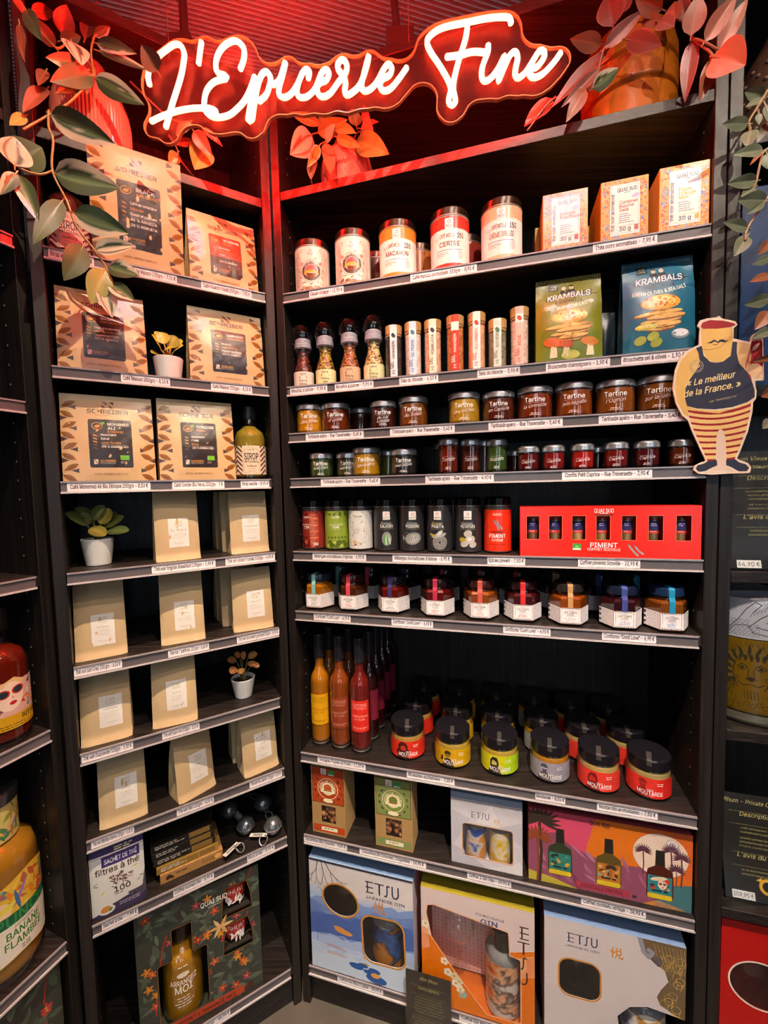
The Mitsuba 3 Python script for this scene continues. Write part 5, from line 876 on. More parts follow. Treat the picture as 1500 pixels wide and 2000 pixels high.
def gin_box_orange():
    w, h = .226, .256; xc = .3785; t = Thing('gin_gift_box', 'orange and white gin gift carton with large clear window, partly behind the notice', 'gift box', put('B', 9, xc, .0016)); W = w / 2
    wn = sg.Polygon([(-.096, .215), (-.086, .218), (.060, .198), (.062, .150), (.083, .146), (.083, .016), (.022, .014), (-.044, .092), (-.088, .150), (-.098, .200)]).buffer(.003, 3)
    carton(t, w, h, .120, '#d86a12', sg.box(-W, 0, W, h).difference(wn), '#9a8a2a', slope=.022); win(t, -.102, .090, .008, .222)
    a = Art(wn, sg.box(-W, 0, W, h)); a.rect(-W, h * .52, w, h * .48, '#d8c4c0'); a.L = 1; a.poly(sg.Polygon([(-W, .155), (-.09, .15), (.05, .155), (W, .175), (W, 0), (-W, 0)]), '#e07212'); a.poly([(.06, .10), (W, .12), (W, .165), (.075, .15)], '#eab08a'); a.poly([(-W, .115), (-.095, .125), (-.10, .17), (-W, .19)], '#eca27c')
    a.L = 2; a.poly(wn.buffer(.0022).difference(wn), '#e6b088'); r = random.Random(4)
    for i in range(24):
        x = -W + .010 + .0050 * i * .62 + r.uniform(-.008, .008); y = .190 - .0062 * i + r.uniform(-.012, .012)
        if wn.buffer(.006).contains(sg.Point(x, y)) or x < -W + .008: continue
        c = r.choice(['#e8d9b8', '#8fb4ae', '#e9e0cc', '#d9c89a']); a.L = 3
        for k in range(5): a.ell(x + .0052 * math.cos(1.257 * k), y + .0052 * math.sin(1.257 * k), .0042, .0042, c, 0, 8)
        a.L = 4; a.ell(x, y, .0024, .0024, '#c98a3c', 0, 8)
    a.L = 2; a.text('DOUBLE ORANGE', .028, .221, .0052, '#3c4668', maxw=.056, rot=-3, sx=1.1); a.text('GIN', .026, .206, .0105, '#46507a', bold=True, sx=1.25); gin_word(a, .088, .195, .026, '#3a2a22', True, dy=.032); a.rect(.094, .018, .0007, .07, '#c9581a')
    t.part('printed_front', a.mesh(onplane(0)), 'coated', 0)
    b = Art(); r = random.Random(1); b.rect(-W + .01, .006, w - .02, h - .02, '#ecd2cc'); b.L = 1
    for i in range(24):
        for j in range(26):
            b.tri([(-W + .014 + .0086 * i, .010 + .0090 * j), (-W + .018 + .0086 * i, .010 + .0090 * j), (-W + .016 + .0086 * i, .0145 + .0090 * j)], [[0, 1, 2]], '#c8706a' if (i + j) % 2 else '#d89a90')
    t.part('patterned_liner', b.mesh(onplane(.0745)), 'paper', 0)
    gin_bottle('orange painted gin bottle with black cap inside the orange carton', put('B', 9, xc + .052, .0375, 0, .004), ['#c9561a', '#e07a24', '#e8b48a', '#4a2a20', '#d9cabc'], r=.0345, h=.172, hs=.118)
    gin_glass('gin glass behind the clear window of the orange carton', put('B', 9, xc - .038, .0370, 0, .062))
gin_box_orange()
def gin_box_white():
    w, h = .2385, .258; xc = .6285; t = Thing('gin_gift_box', 'white gin gift carton with gold wave pattern and wavy cut side, lower right', 'gift box', put('B', 9, xc, .0016)); W = w / 2
    cut = sg.Polygon([(W + .01, .118), (.060, .125), (.030, .115), (.010, .090), (.022, -.01), (W + .01, -.01)]); w1 = sg.box(-.072, .125, -.040, .160).buffer(.0195, 8)
    body = sg.box(-W, 0, W, h).difference(cut).difference(w1); t.part('front_panel', panel(body, 0, .001, '#cfc4c2'), 'coated', 0); W_ = W; dep = .115; m = M(); sl = .018
    v = np.array([[-W, 0, 0], [W, 0, 0], [W, dep, 0], [-W, dep, 0], [-W, 0, h], [W, 0, h], [W, dep, h + sl], [-W, dep, h + sl], [W, 0, .118], [W, dep, .118]])
    m.add((v, [[0, 3, 2], [0, 2, 1], [0, 4, 7], [0, 7, 3], [8, 9, 6], [8, 6, 5], [3, 7, 6], [3, 6, 2]]), '#8a8ea4'); m.add((v[4:8], [[0, 1, 2], [0, 2, 3]]), '#7a94bc'); t.part('carton', m, 'coated', 0); win(t, -.094, -.018, .103, .182)
    a = Art(w1, body); a.poly(w1.buffer(.0032).difference(w1), '#c9893c'); gin_word(a, -.076, .215, .0185, '#2c3656'); a.text('JAPANESE GIN', -.052, .205, .0046, '#3a4464', maxw=.060, sx=1.3); kanji(a, .007, .216, .020, '#cf8a3a')
    wave = sg.Polygon([(.045, h), (.052, .232), (.066, .226), (.072, .214), (.086, .205), (.092, .185), (.080, .165), (.074, .150), (.080, .135), (.096, .128), (W, .118), (W, h)]).intersection(body); a.poly(wave, '#6d5a40'); a.L = 1; r = random.Random(6)
    for i in range(26):
        x, y = r.uniform(.072, W - .004), r.uniform(.13, .25)
        if wave.contains(sg.Point(x, y).buffer(.008)): a.ring(x, y, .0075, .0009, r.choice(['#c9a45a', '#a8874a', '#8f754a']), 20); a.line([(x + .0075, y), (x + .004, y - .012)], .0008, '#c9a45a')
    for i in range(9): a.line([(.068 + .006 * i, .252), (.075 + .0055 * i, .225), (.085 + .004 * i, .205)], .0008, '#a88a52')
    a.L = 1; a.poly(sg.LineString([(.045, h), (.052, .232), (.060, .224), (.066, .234), (.060, .238)]).buffer(.004), '#8f8f98'); a.poly(sg.LineString([(.066, .222), (.076, .213), (.080, .222), (.075, .226)]).buffer(.003), '#55505a'); a.poly(sg.LineString([(.096, .1265), (W, .1175)]).buffer(.0012).intersection(body), '#c99a2e')
    t.part('printed_front', a.mesh(onplane(0)), 'coated', 0)
    b = Art(); kanji(b, -.012, .05, .022, '#1f2a4a'); t.part('printed_top', b.mesh(lambda u, v, o: np.stack([u, v, h + sl * v / dep + o], 1)), 'coated', 0)
    dark_liner(t, .0, .20, .098, -.112, .004)
    gin_bottle('white and gold painted bottle in the open corner of the white carton', put('B', 9, xc + .062, .050, 0, .003), ['#d9d2cc', '#3a3a44', '#c9902e', '#efe8e2', '#8a8890'], '#cfc9c6', .040, .150, .085)
    gin_glass('gin glass behind the oval window of the white carton', put('B', 9, xc - .056, .055, 0, .060))
gin_box_white()

# ------------------------------------------------------------------ narrow bookcase: syrup and coffee bags
def syrup(row, x, d, label, liq, lab, ink):
    r = .0325; t = Thing('syrup_bottle', label, 'bottle', put('A', row, x, d + r), 'round-shouldered syrup bottles')
    t.part('syrup', M().add(lathe([(0, .006), (r - .004, .006), (r - .002, .010), (r - .002, .088), (.026, .101), (.016, .109), (.0125, .113), (0, .113)], 36), liq), 'juice', 40)
    t.part('glass', M().add(lathe([(r - .003, .0005), (r, .004), (r, .090), (.0285, .102), (.018, .111), (.0135, .117), (.0125, .140)], 40)), 'glass', 40)
    t.part('cap', M().add(lathe([(.0125, .127), (.0140, .127), (.0142, .132), (.0152, .134), (.0152, .153), (.0135, .155), (0, .155)], 28), '#15161a'), 'coated', 35)
    a = Art(); w = r * 1.5; a.rect(-w, .010, 2 * w, .060, lab); a.L = 1
    for s in (-1, 1):
        for i in range(8): z = .006 + .0098 * i; pg = sg.Polygon([(s * .019, z), (s * .033, z + .012), (s * .047, z), (s * .047, z + .0042), (s * .033, z + .0162), (s * .019, z + .0042)]).intersection(sg.box(-w, .010, w, .070)); a.poly(pg, ink)
    a.L = 2; arch = sg.box(-.0175, .012, .0175, .052).union(sg.Point(0, .051).buffer(.0175, 10)); a.poly(arch, lab); a.L = 3; a.poly(arch.buffer(-.001).difference(arch.buffer(-.0016)), '#8a6a58'); a.text('QUAI SUD', 0, .0600, .0036, '#5a4640', bold=True, maxw=.014); a.text('SIROP', 0, .0415, .0130, '#2f2426', bold=True, maxw=.029); a.text('ARTISANAL', 0, .0345, .0052, '#2f2426', bold=True, maxw=.029); a.rect(-.014, .0318, .028, .0004, '#8a6a58'); a.text('VANILLE' if ink == '#4a3430' else 'FRAMBOISE', 0, .0255, .0042, '#4a3a38', bold=True, maxw=.02); a.greek(0, .0215, .024, 3, .0028, .0008, '#8a7468', 3, 'c')
    t.part('label', a.mesh(oncyl(r, 0, face('A', x)), .006), 'paper', 0)
syrup(1, .0350, .010, 'dark syrup bottle with pink label, behind the hanging vine leaves', '#2a0e08', '#d6a49a', '#7a1f2e')
syrup(3, .3290, .010, 'pale syrup bottle with cream striped label, right of the coffee bags', '#8a7a26', '#dcc7aa', '#4a3430')
W_ = '#efe9df'; O_ = '#c9853a'
coffee_bag(1, .1400, .006, .144, .186, (('BLACK',), 'PURE ÉNERGIE', (('Café de caractère', W_), ('Intense', O_), ('Corsé et puissant', W_), ('80 % ARABICA', W_), ('20 % ROBUSTA', W_))), ('#2d211c', '#2d211c'), 'tall coffee bag with black BLACK label, top left under the vine', -.026, -1)
coffee_bag(1, .2890, .014, .133, .143, (('GUARANI',), 'BRÉSIL', (('Gourmand', W_), ('notes de cacao', O_), ('Rond', W_), ('', W_), ('100 % ARABICA', W_))), ('#2a1d18', '#7c2b14'), 'coffee bag with red-brown GUARANI label, beside the tall bag', .016, 3, acc='#d8862c')
coffee_bag(2, .0745, .010, .134, .142, (('MARAGON',), 'CAFÉ MAISON', (('Équilibré et gourmand', W_), ('notes de fruits secs', O_), ('Légèrement fruité', W_), ('100 % ARABICA', W_), ('', W_))), ('#2c2733', '#2a1d18'), 'coffee bag with dark MARAGON label under the vine tip, left on the third shelf', .016, 0)
coffee_bag(2, .2870, .014, .146, .150, (('MARAGON',), 'CAFÉ MAISON', (('Équilibré', W_), ('notes de fruits', O_), ('Légèrement fruité', W_), ('100 % ARABICA', W_), ('', W_))), ('#26242f', '#3a2e22'), 'coffee bag right of the little yellow-leaved plant', .016, 0, acc='#d8a03c')
coffee_bag(3, .0745, .010, .142, .153, (('MOHAMED', 'ALI'), 'ÉTHIOPIE', (('Gourmand', W_), ('Épicé', W_), ('notes florales', O_), ('100 % ARABICA BIO', W_), ('', W_))), ('#2c211d', '#2c211d'), 'coffee bag lettered MOHAMED ALI, left on the fourth shelf', .016, 0, acc='#d98a2c', green=True)
coffee_bag(3, .2215, .012, .140, .157, (('CONDOR',), 'PÉROU', (('Gourmand', W_), ('Fruité', W_), ('Boisé', O_), ('100 % ARABICA BIO', W_), ('', W_))), ('#2c211d', '#2c211d'), 'coffee bag lettered CONDOR, between another bag and the pale syrup bottle', .016, 0, acc='#d98a2c', green=True)
# ------------------------------------------------------------------ kraft tea pouches
K = 'kraft tea pouch, white label, '
kraft_bag(4, .1770, .015, K + 'beside the plant with large round leaves', 'English Breakfast', yaw=3, lab=(.002, .026), lean=.012)
kraft_bag(4, .3165, .020, K + 'right on the fifth shelf, front of its stack', 'Grand Yunnan', lab=(.003, .024), h=.131, lean=.012)
kraft_bag(5, .0415, .020, K + 'left on the sixth shelf', 'Earl Grey', w=.080, lab=(.004, .022))
kraft_bag(5, .1775, .018, K + 'middle of the sixth shelf', '7 parfums', w=.080, lab=(.004, .024), yaw=-4)
kraft_bag(5, .3140, .011, K + 'right on the sixth shelf, front of its stack', 'Gourmand', w=.083, lab=(.006, .026), h=.130, yaw=-6)
kraft_bag(6, .0410, .015, K + 'left on the seventh shelf', 'Gunpowder', w=.080, lab=(.008, .026), yaw=-3)
kraft_bag(6, .1540, .008, K + 'second on the seventh shelf, left of the orange flowers', 'Sencha', w=.080, lab=(.004, .028), yaw=-7)
kraft_bag(7, .0590, .013, K + 'left on the eighth shelf', 'Menthe', w=.078, lab=(.006, .028), yaw=-1)
kraft_bag(7, .1880, .014, K + 'turned to show its side, middle of the eighth shelf', 'Bali', w=.077, lab=(.006, .026), yaw=18)
kraft_bag(7, .3180, .012, K + 'right on the eighth shelf', 'Jasmin', w=.078, lab=(.006, .026), yaw=6)
for r_, x, d, n, dx in ((4, .3080, .073, 'fifth', -.004), (4, .3040, .124, 'fifth', 0), (5, .3000, .070, 'sixth', 0), (5, .2980, .120, 'sixth', 0), (7, .3080, .074, 'eighth', 0)):
    kraft_bag(r_, x, d, f'kraft tea pouch stacked {"second" if d < .1 else "third"} behind the front one, right on the {n} shelf', '', art=False, h=.131, w=.078, lean=.012)
kraft_bag(6, .044, .075, 'kraft tea pouch in the shade behind the left one of the seventh shelf', '', art=False, h=.131, w=.076, lean=.012)
# ------------------------------------------------------------------ little potted plants on the shelves
def white_pot(t, r0, r1, h):
    t.part('pot', M().add(lathe([(0, .0005), (r0 - .001, .0005), (r0, .002), (r1, h - .001), (r1 - .0008, h), (r1 - .002, h - .0006), (r1 - .003, h - .008), (r0 - .003, .004), (0, .004)], 40), '#dfe0dc'), 'glossy', 35)
    t.part('soil', M().add(lathe([(r1 - .0032, h - .008), (r1 * .5, h - .006), (0, h - .0055)], 24), '#2c211a'), 'paper', 40)
def leaf_grid(L, w, prof, curl, fold, cols, nu=7, nv=7):
    "leaf along +x from its stalk, face up; cols(u, v) gives the colour, v from -1 to 1 across"
    U, V = np.meshgrid(np.linspace(0, 1, nu), np.linspace(-1, 1, nv), indexing='ij'); W = prof(U) * w / 2
    x = L * U; y = W * V; z = -curl * L * U ** 2 + fold * np.abs(V) * W
    v = np.stack([x, y, z], -1).reshape(-1, 3); i, j = np.meshgrid(np.arange(nu - 1), np.arange(nv - 1), indexing='ij'); q = np.stack([i * nv + j, (i + 1) * nv + j, (i + 1) * nv + j + 1, i * nv + j + 1], -1).reshape(-1, 4)
    c = np.array([cols(u, vv) for u, vv in zip(U.ravel(), V.ravel())]); return v, np.vstack([q[:, [0, 1, 2]], q[:, [0, 2, 3]]]), c
ROUND = lambda u: np.sqrt(np.clip(1 - (2 * np.clip(u, .015, .985) - 1) ** 2, 0, 1))
POINT = lambda u: np.sin(np.pi * np.clip(u, .0, 1) ** .72) ** .85 * .98 + .02
def aim(v, a, b, face, roll=0.0):
    "puts a leaf built along +x so that it runs from a to b with its upper side turned to face"
    a, b = np.asarray(a, float), np.asarray(b, float); x = b - a; l = np.linalg.norm(x); x /= l; n = np.asarray(face, float) - x * (np.asarray(face, float) @ x); n /= np.linalg.norm(n) + 1e-9; y = np.cross(n, x)
    if roll: c, s = math.cos(roll), math.sin(roll); n, y = c * n + s * y, c * y - s * n
    return v[:, :1] * x + v[:, 1:2] * y + v[:, 2:] * n + a
def pot_plant(row, x, d, r0, r1, h, leaves, cols, label, stemcol, prof=ROUND, name='potted_plant'):
    t = Thing(name, label, 'potted plant', put('A', row, x, d + r1)); white_pot(t, r0, r1, h)
    for i, (bx, by, bz, tx, ty, tz, w) in enumerate(leaves):
        a, b = np.array([bx, by, bz]), np.array([tx, ty, tz]); L = np.linalg.norm(b - a); c1, c2 = lin(cols[i % len(cols)]), lin(cols[(i + 1) % len(cols)])
        v, f, c = leaf_grid(L, w, prof, .12, .18, lambda u, q: c1 * (1 - .25 * abs(q)) * (1.25 if abs(q) < .12 else 1) * .9 + .1 * c2, 9, 7)
        rr = random.Random(i); t.part('leaf', M().add((aim(v, a, b, [rr.uniform(-.25, .25), -.62, .75]), f), c), 'leaf', 40)
        t.part('stem', M().add(tube(spline([(bx * .15, by * .15, h - .008), (bx * .55, by * .55, h + (bz - h) * .55), (bx, by, bz)], .006), .0011, 5), stemcol), 'leaf', 40)
YG = ['#b7a43a', '#c9b23c', '#a8953a', '#d0b848']
pot_plant(2, .1785, .010, .0215, .0268, .0440, [(-.012, 0, .060, -.024, -.016, .082, .024), (-.006, -.004, .070, -.010, .0, .094, .026), (.004, 0, .066, .014, -.006, .088, .026), (.010, 0, .058, .024, -.016, .070, .024), (-.008, -.006, .056, .006, -.022, .062, .022), (.008, .004, .070, .026, .006, .088, .022), (-.014, .002, .050, -.028, -.012, .050, .020), (.0, .006, .072, -.018, .010, .098, .022)], YG, 'small white pot with round yellow leaves between two coffee bags', '#c9a860')
pot_plant(4, .0440, .040, .0205, .0268, .0500, [(-.016, 0, .078, -.040, -.020, .102, .030), (-.004, 0, .085, .012, -.004, .112, .030), (.006, -.006, .078, .022, -.012, .105, .026), (.012, 0, .070, .042, -.006, .092, .026), (-.010, -.010, .070, .014, -.030, .060, .026), (.016, -.008, .062, .050, -.026, .066, .026), (-.008, .006, .088, -.030, .006, .110, .026), (.010, .006, .080, .030, .010, .100, .026), (-.016, .004, .075, -.020, .0, .100, .024)], ['#7f8a4a', '#8a9250', '#c2a640', '#76803f', '#d2b24a'], 'white pot of large round green and yellow leaves on the fifth shelf', '#6f7a44')
pot_plant(6, .2940, .027, .0180, .0255, .0430, [(-.016, -.004, .070, -.028, -.020, .066, .018), (-.006, -.008, .066, -.008, -.024, .062, .016), (.012, -.004, .074, .024, -.020, .070, .018), (.0, .0, .084, .004, -.010, .100, .017), (.014, .004, .082, .032, -.002, .090, .018), (-.012, .004, .082, -.030, .0, .088, .018), (-.004, .004, .088, -.014, .004, .098, .016), (.022, .0, .066, .034, -.010, .062, .014)], ['#d2884e', '#e09a58', '#b8764a'], 'white pot of small orange artificial flowers on the seventh shelf', '#6a6238')
# ------------------------------------------------------------------ tea filters, cardboard boxes, infusers
def filter_pouch():
    w, h = .086, .1395; t = Thing('tea_filter_pouch', 'white and violet pouch of tea filters lettered filtres à thé', 'tea filter pouch', put('A', 8, .0440, .006)); fn = pouch_fn(w, h, .018, .004, .004, 99, .001, .0); t.part('pouch', pouch_mesh(fn, '#d9d8d2', 12, 20, .003), 'foil', 30)
    a = Art(); a.rect(-w / 2, .116, w, .026, '#3a2c66'); a.rect(-w / 2, .1125, w, .0012, '#b890a8'); a.rect(-.024, .094, .060, .019, '#3a2c66'); a.L = 1; a.greek(-.004, .122, .032, 2, .004, .0026, '#e8dca0', 2); a.text('SACHET DE THÉ', .006, .0990, .0082, '#e6e2ea', bold=True, maxw=.052); a.L = 0
    a.text('filtres à thé', .0, .0815, .0110, '#4a3a34', bold=True, maxw=.070); r = random.Random(3)
    for i in range(60): a.L = i % 2; a.leafshape(.002 + r.gauss(0, .0085), .063 + r.gauss(0, .0062), r.uniform(.005, .010), .0016, r.choice(['#4a2c28', '#6a4438', '#3a2220', '#8a6a5c']), r.uniform(0, 180))
    a.L = 0
    for i in range(9): a.leafshape(r.choice([-1, 1]) * r.uniform(.024, .040), r.uniform(.04, .10), .010, .003, r.choice(['#8fa08a', '#c9bc5a', '#9ab0b4']), r.uniform(-60, 60))
    a.poly([(.014, .030), (.038, .030), (w / 2, .062), (w / 2, .016), (.02, .01)], '#4a4858'); a.poly([(-w / 2, .004), (-.010, .020), (w / 2, .030), (w / 2, .0), (-w / 2, .0)], '#352c50'); a.L = 1; a.text('100', .006, .0400, .0105, '#3f352f', maxw=.030, bold=True); a.greek(-.006, .0355, .022, 1, .002, .0016, '#6a5a50', 3); a.ell(-.020, .012, .013, .009, '#d8d6d0', 0, 18); a.L = 2; a.ell(-.022, .014, .008, .006, '#c9823a', 20, 12); a.ell(-.016, .012, .005, .004, '#4a8a4a', 0, 10); a.greek(.0, .016, .036, 2, .004, .0014, '#b8b2c4', 6)
    t.part('printed_front', a.mesh(onpouch(fn, w, h, 0), .006), 'foil', 30)
filter_pouch()
def tea_box_stack():
    xs = [(.1705, .020, .118, '#a97c48', 'kraft'), (.1640, .024, .116, '#8a6a2c', 'olive'), (.1590, .030, .116, '#2c2620', 'dark'), (.1570, .032, .116, '#2a241f', 'dark'), (.1560, .034, .116, '#2a241f', 'dark')]; z = 0
    for i, (x, d, w, c, n) in enumerate(xs):
        hh = .0135 if i else .0190; t = Thing('infuser_box', ('lowest flat kraft box of the stack with a leaf drawing', 'second flat box of the stack, olive with barcode', 'third flat box of the stack, dark with pale marks', 'fourth flat box of the stack, dark with pale marks', 'topmost flat box of the stack')[i], 'box', put('A', 8, x, d, 0, z + .0001 * i), 'flat boxes in one stack')
        t.part('carton', M().add(box(-w / 2, w / 2, 0, .09, 0, hh, .0006), c), 'paper', 20); a = Art()
        if i == 0: a.leafshape(-.044, .0095, .013, .009, '#3a2418', 40); a.leafshape(-.038, .0075, .009, .006, '#3a2418', -30); a.greek(-.030, .010, .036, 1, .003, .0030, '#6a4a28', 4); a.greek(.018, .011, .030, 2, .004, .0014, '#5a4024', 5); a.ell(.049, .0095, .007, .005, '#e0a860', 0, 12)
        else: a.rect(.018 if i == 1 else .012, .001, .040, hh - .002, '#a07a3c'); a.greek(-.05, .0085, .060, 2, .004, .0024, '#b8b0a0', i); a.L = 1; [a.rect(.022 + .0012 * k, .002, .0006, hh - .004, '#5a4424') for k in range(24 if i == 1 else 0)]; a.L = 0; [a.ring(-.046 + .012 * k, hh / 2, .0035, .0008, '#b8b0a0', 12) for k in range(3)]
        t.part('printed_edge', a.mesh(onplane(0)), 'paper', 0); z += hh
tea_box_stack()
def infuser(x, d, label, ang, tag=False, z=0.0):
    t = Thing('tea_infuser', label, 'tea infuser', put('A', 8, x, d, ang), 'metal mesh tea infusers'); r = .0185
    m = M().add(trimesh.creation.icosphere(3, r), '#9aa0a4').move(0, 0, r + z); t.part('mesh_ball', m, 'metal', 60)
    t.part('rim', M().add(lathe([(r - .0004, r + z - .0013), (r + .0011, r + z - .0009), (r + .0011, r + z + .0009), (r - .0004, r + z + .0013)], 36), '#c9cccf'), 'metal', 40)
    for s in (-1, 1): t.part('arm', M().add(tube(spline([(s * .004, r * .9, r + z), (s * .007, .040, r + z * .6), (-s * .004, .062, .010), (-s * .009, .085, .006)], .004), .0014, 6), '#b8bbbe'), 'metal', 60)
    a = np.linspace(0, 2 * math.pi, 18)
    for s in (-1, 1): t.part('finger_ring', M().add(tube(np.stack([s * .010 + .009 * np.cos(a), .094 + .009 * np.sin(a), np.full(18, .006)], 1), .0015, 6), '#b8bbbe'), 'metal', 60)
    if tag: m = M().add((np.array([[-.006, .030, .016], [.006, .032, .016], [.010, .062, .012], [-.002, .060, .012]]), [[0, 1, 2, 3]]), '#c9c4bc'); t.part('barcode_tag', m, 'paper', 0)
for x, d, lb, an, tg in ((.3380, .0235, 'gold-toned mesh ball infuser at the front edge', -2, False), (.2860, .058, 'mesh ball infuser lying second from the front, left of the gold-toned one', 12, True), (.3380, .105, 'mesh ball infuser at the back near the right side panel', 20, False), (.2640, .128, 'mesh ball infuser at the back, middle', 4, False), (.2120, .150, 'mesh ball infuser at the back, behind the flat boxes', 10, False)): infuser(x, d, lb, an, tg)
for x, d, an, n in ((.246, .016, 30, 'end of the flat boxes'), (.305, .022, -32, 'front mesh balls')):
    t = Thing('barcode_tag', f'small white barcode tag with finger ring lying by the {n}', 'barcode tag', put('A', 8, x, d, an)); m = M().add(box(-.019, .019, -.005, .005, .0125, .0130), '#d2cdc4'); t.part('card', m, 'paper', 0); a = Art(); [a.rect(-.012 + .0016 * k, -.003, .0009, .006, '#3a3632') for k in range(14)]; t.part('barcode', a.mesh(lambda u, v, o: np.stack([u, v, np.full_like(u, .0130) + o], 1)), 'paper', 0)
    g = np.linspace(0, 2 * math.pi, 20); t.part('ring', M().add(tube(np.stack([.014 + .0085 * np.cos(g), -.010 + .0085 * np.sin(g), .0125 - .009 * (np.sin(g) < 0) * -np.sin(g)], 1), .0016, 6), '#b9bcbe'), 'metal', 60)
# ------------------------------------------------------------------ the flowered rum box
def flowers(a, w, h, r, keep, n=46):
    for i in range(n * 4): x, y = r.uniform(-w / 2, w / 2), r.uniform(0, h); a.L = 1 + i % 2; a.leafshape(min(max(x, -w / 2 + .012), w / 2 - .012), min(max(y, .01), h - .01), r.uniform(.02, .04), r.uniform(.006, .014), r.choice(['#474f42', '#3a423a', '#566051', '#606b58', '#4c5a4a']), r.uniform(0, 180))
    for i in range(n):
        x, y = r.uniform(-w / 2 + .014, w / 2 - .014), r.uniform(.014, h - .014)
        if keep(x, y): continue
        c = r.choice(['#b8351f', '#cf5a24', '#d98a26', '#c8452c', '#b24050', '#cf7a2a']); a.L = 3
        for k in range(5): a.leafshape(x + .005 * math.cos(1.26 * k + i), y + .005 * math.sin(1.26 * k + i), .0105, .0048, c, math.degrees(1.26 * k + i))
        a.L = 4; a.ell(x, y, .0018, .0018, '#d9b23c', 0, 8)
    for x0, y0 in ((-w * .33, h * .55), (w * .33, h * .45), (-w * .38, h * .2), (w * .38, h * .8)): a.L = 3; a.line([(x0, y0), (x0 + .004, y0 + .03), (x0 + .014, y0 + .058)], .0026, '#a83220')
def rum_box(bay, x, d, w, h, yaw, label, full=True):
    t = Thing('rum_gift_box', label, 'gift box', put(bay, 9 if bay == 'A' else 6, x, d, yaw), 'flowered rum gift boxes'); W = w / 2
    bt = sg.box(-.078, .028, .004, .150).buffer(.004).union(sg.box(-.052, .15, -.022, .215).buffer(.003)); g1 = sg.Polygon([(.044, .112), (.096, .112), (.094, .142), (.088, .168), (.052, .168), (.046, .142)]).buffer(.004); g2 = affinity.translate(g1, 0, .082)
    fr = sg.box(-W, 0, W, h)
    if full: fr = fr.difference(bt).difference(g1).difference(g2)
    carton(t, w, h, .105, '#383c34', fr, '#33372f'); a = Art(None, sg.box(-W, 0, W, h)); holes = bt.union(g1).union(g2).buffer(.003) if full else sg.Point(9, 9).buffer(.1)
    a.hole = holes if full else None; r = random.Random(12 if full else 5); flowers(a, w, h, r, lambda px, py: py < .03)
    a.hole = None
    if full:
        a.L = 5; a.poly(bt.buffer(.0012).difference(bt), '#8a5a2a'); [a.poly(g.buffer(.0012).difference(g), '#8a5a2a') for g in (g1, g2)]
        a.text('QUAI SUD', .026, .236, .0105, '#efe6da', bold=True, maxw=.052); a.rect(.014, .2305, .024, .0012, '#d9cfc2'); a.rect(-W + .035, .004, w - .075, .018, '#b8401e'); a.L = 6; a.text("COFFRET L'ARRANGÉ MOI", .0, .0085, .0078, '#4a1a10', bold=True, maxw=.12); a.ell(.088, .013, .010, .0055, '#4a1a10', 0, 14)
        for k in range(6): a.leafshape(.036 + .012 * math.cos(1.05 * k), .178 + .009 * math.sin(1.05 * k), .030, .007, '#d9a05a' if k % 2 else '#e0b880', 60 * k)
    t.part('printed_front', a.mesh(onplane(0)), 'coated', 0)
    if not full: return
    bo = Thing('rum_bottle', 'amber rum bottle with dark cap inside the flowered box', 'bottle', put(bay, 9, x - .036, d + .047, yaw, .0012), 'contents of the flowered box')
    bo.part('rum', M().add(lathe([(0, .004), (.036, .004), (.0385, .010), (.0385, .118), (.030, .134), (.014, .146), (0, .147)], 36), '#a9761a'), 'juice', 40); bo.part('glass', M().add(lathe([(.036, .0005), (.040, .006), (.040, .120), (.032, .137), (.0155, .149), (.0145, .185)], 36)), 'glass', 40); bo.part('cap', M().add(lathe([(.0145, .160), (.0185, .160), (.0185, .212), (.016, .215), (0, .215)], 28), '#3a2a1c'), 'glossy', 35)
    q = Art(); q.text('ARRANGEZ', 0, .085, .0110, '#efe2cc', bold=True, maxw=.052); q.text('MOI', 0, .068, .0150, '#efe2cc', bold=True, maxw=.034); q.greek(0, .056, .040, 4, .006, .0024, '#e0d0b4', 4, 'c'); q.ell(0, .106, .012, .006, '#e6d8be', 0, 14); q.greek(0, .122, .026, 1, .004, .003, '#e6d8be', 7, 'c'); bo.part('lettering', q.mesh(oncyl(.040), .006), 'paper', 0)
    for i, z in enumerate((.112, .194)):
        c = Thing('rum_cup', f'red and white enamel cup in the flowered box, {"lower" if i == 0 else "upper"} one', 'cup', put(bay, 9, x + .070, d + .0310, yaw, z), 'contents of the flowered box'); c.part('cup', M().add(lathe([(0, .001), (.014, .001), (.022, .008), (.026, .022), (.0265, .052), (.0255, .052), (.020, .006), (0, .004)], 32), '#c23326'), 'glossy', 40)
        q = Art(); rr = random.Random(i); [q.leafshape(rr.uniform(-.02, .02), .017 + rr.uniform(-.006, .008), .016, .004, '#ece4e0', rr.uniform(20, 160)) for k in range(16)]; q.L = 1; q.text('RHUM', 0, .033, .010, '#f0dcd4', maxw=.034); c.part('print', q.mesh(lambda u, v, o: oncyl(.0265)(u, v, o + .0005 * 0), .005), 'paper', 0)
        s = Thing('cup_support', f'cardboard ledge carrying the {"lower" if i == 0 else "upper"} enamel cup', 'cardboard ledge', put(bay, 9, x + .070, d, yaw, z - .0042)); s.only(M().add(box(-.034, .034, .002, .100, 0, .0038), '#2a2620'), 'paper', 0)
rum_box('A', .1800, .012, .235, .279, -3, 'black gift box printed with red flowers, showing a rum bottle and cups')
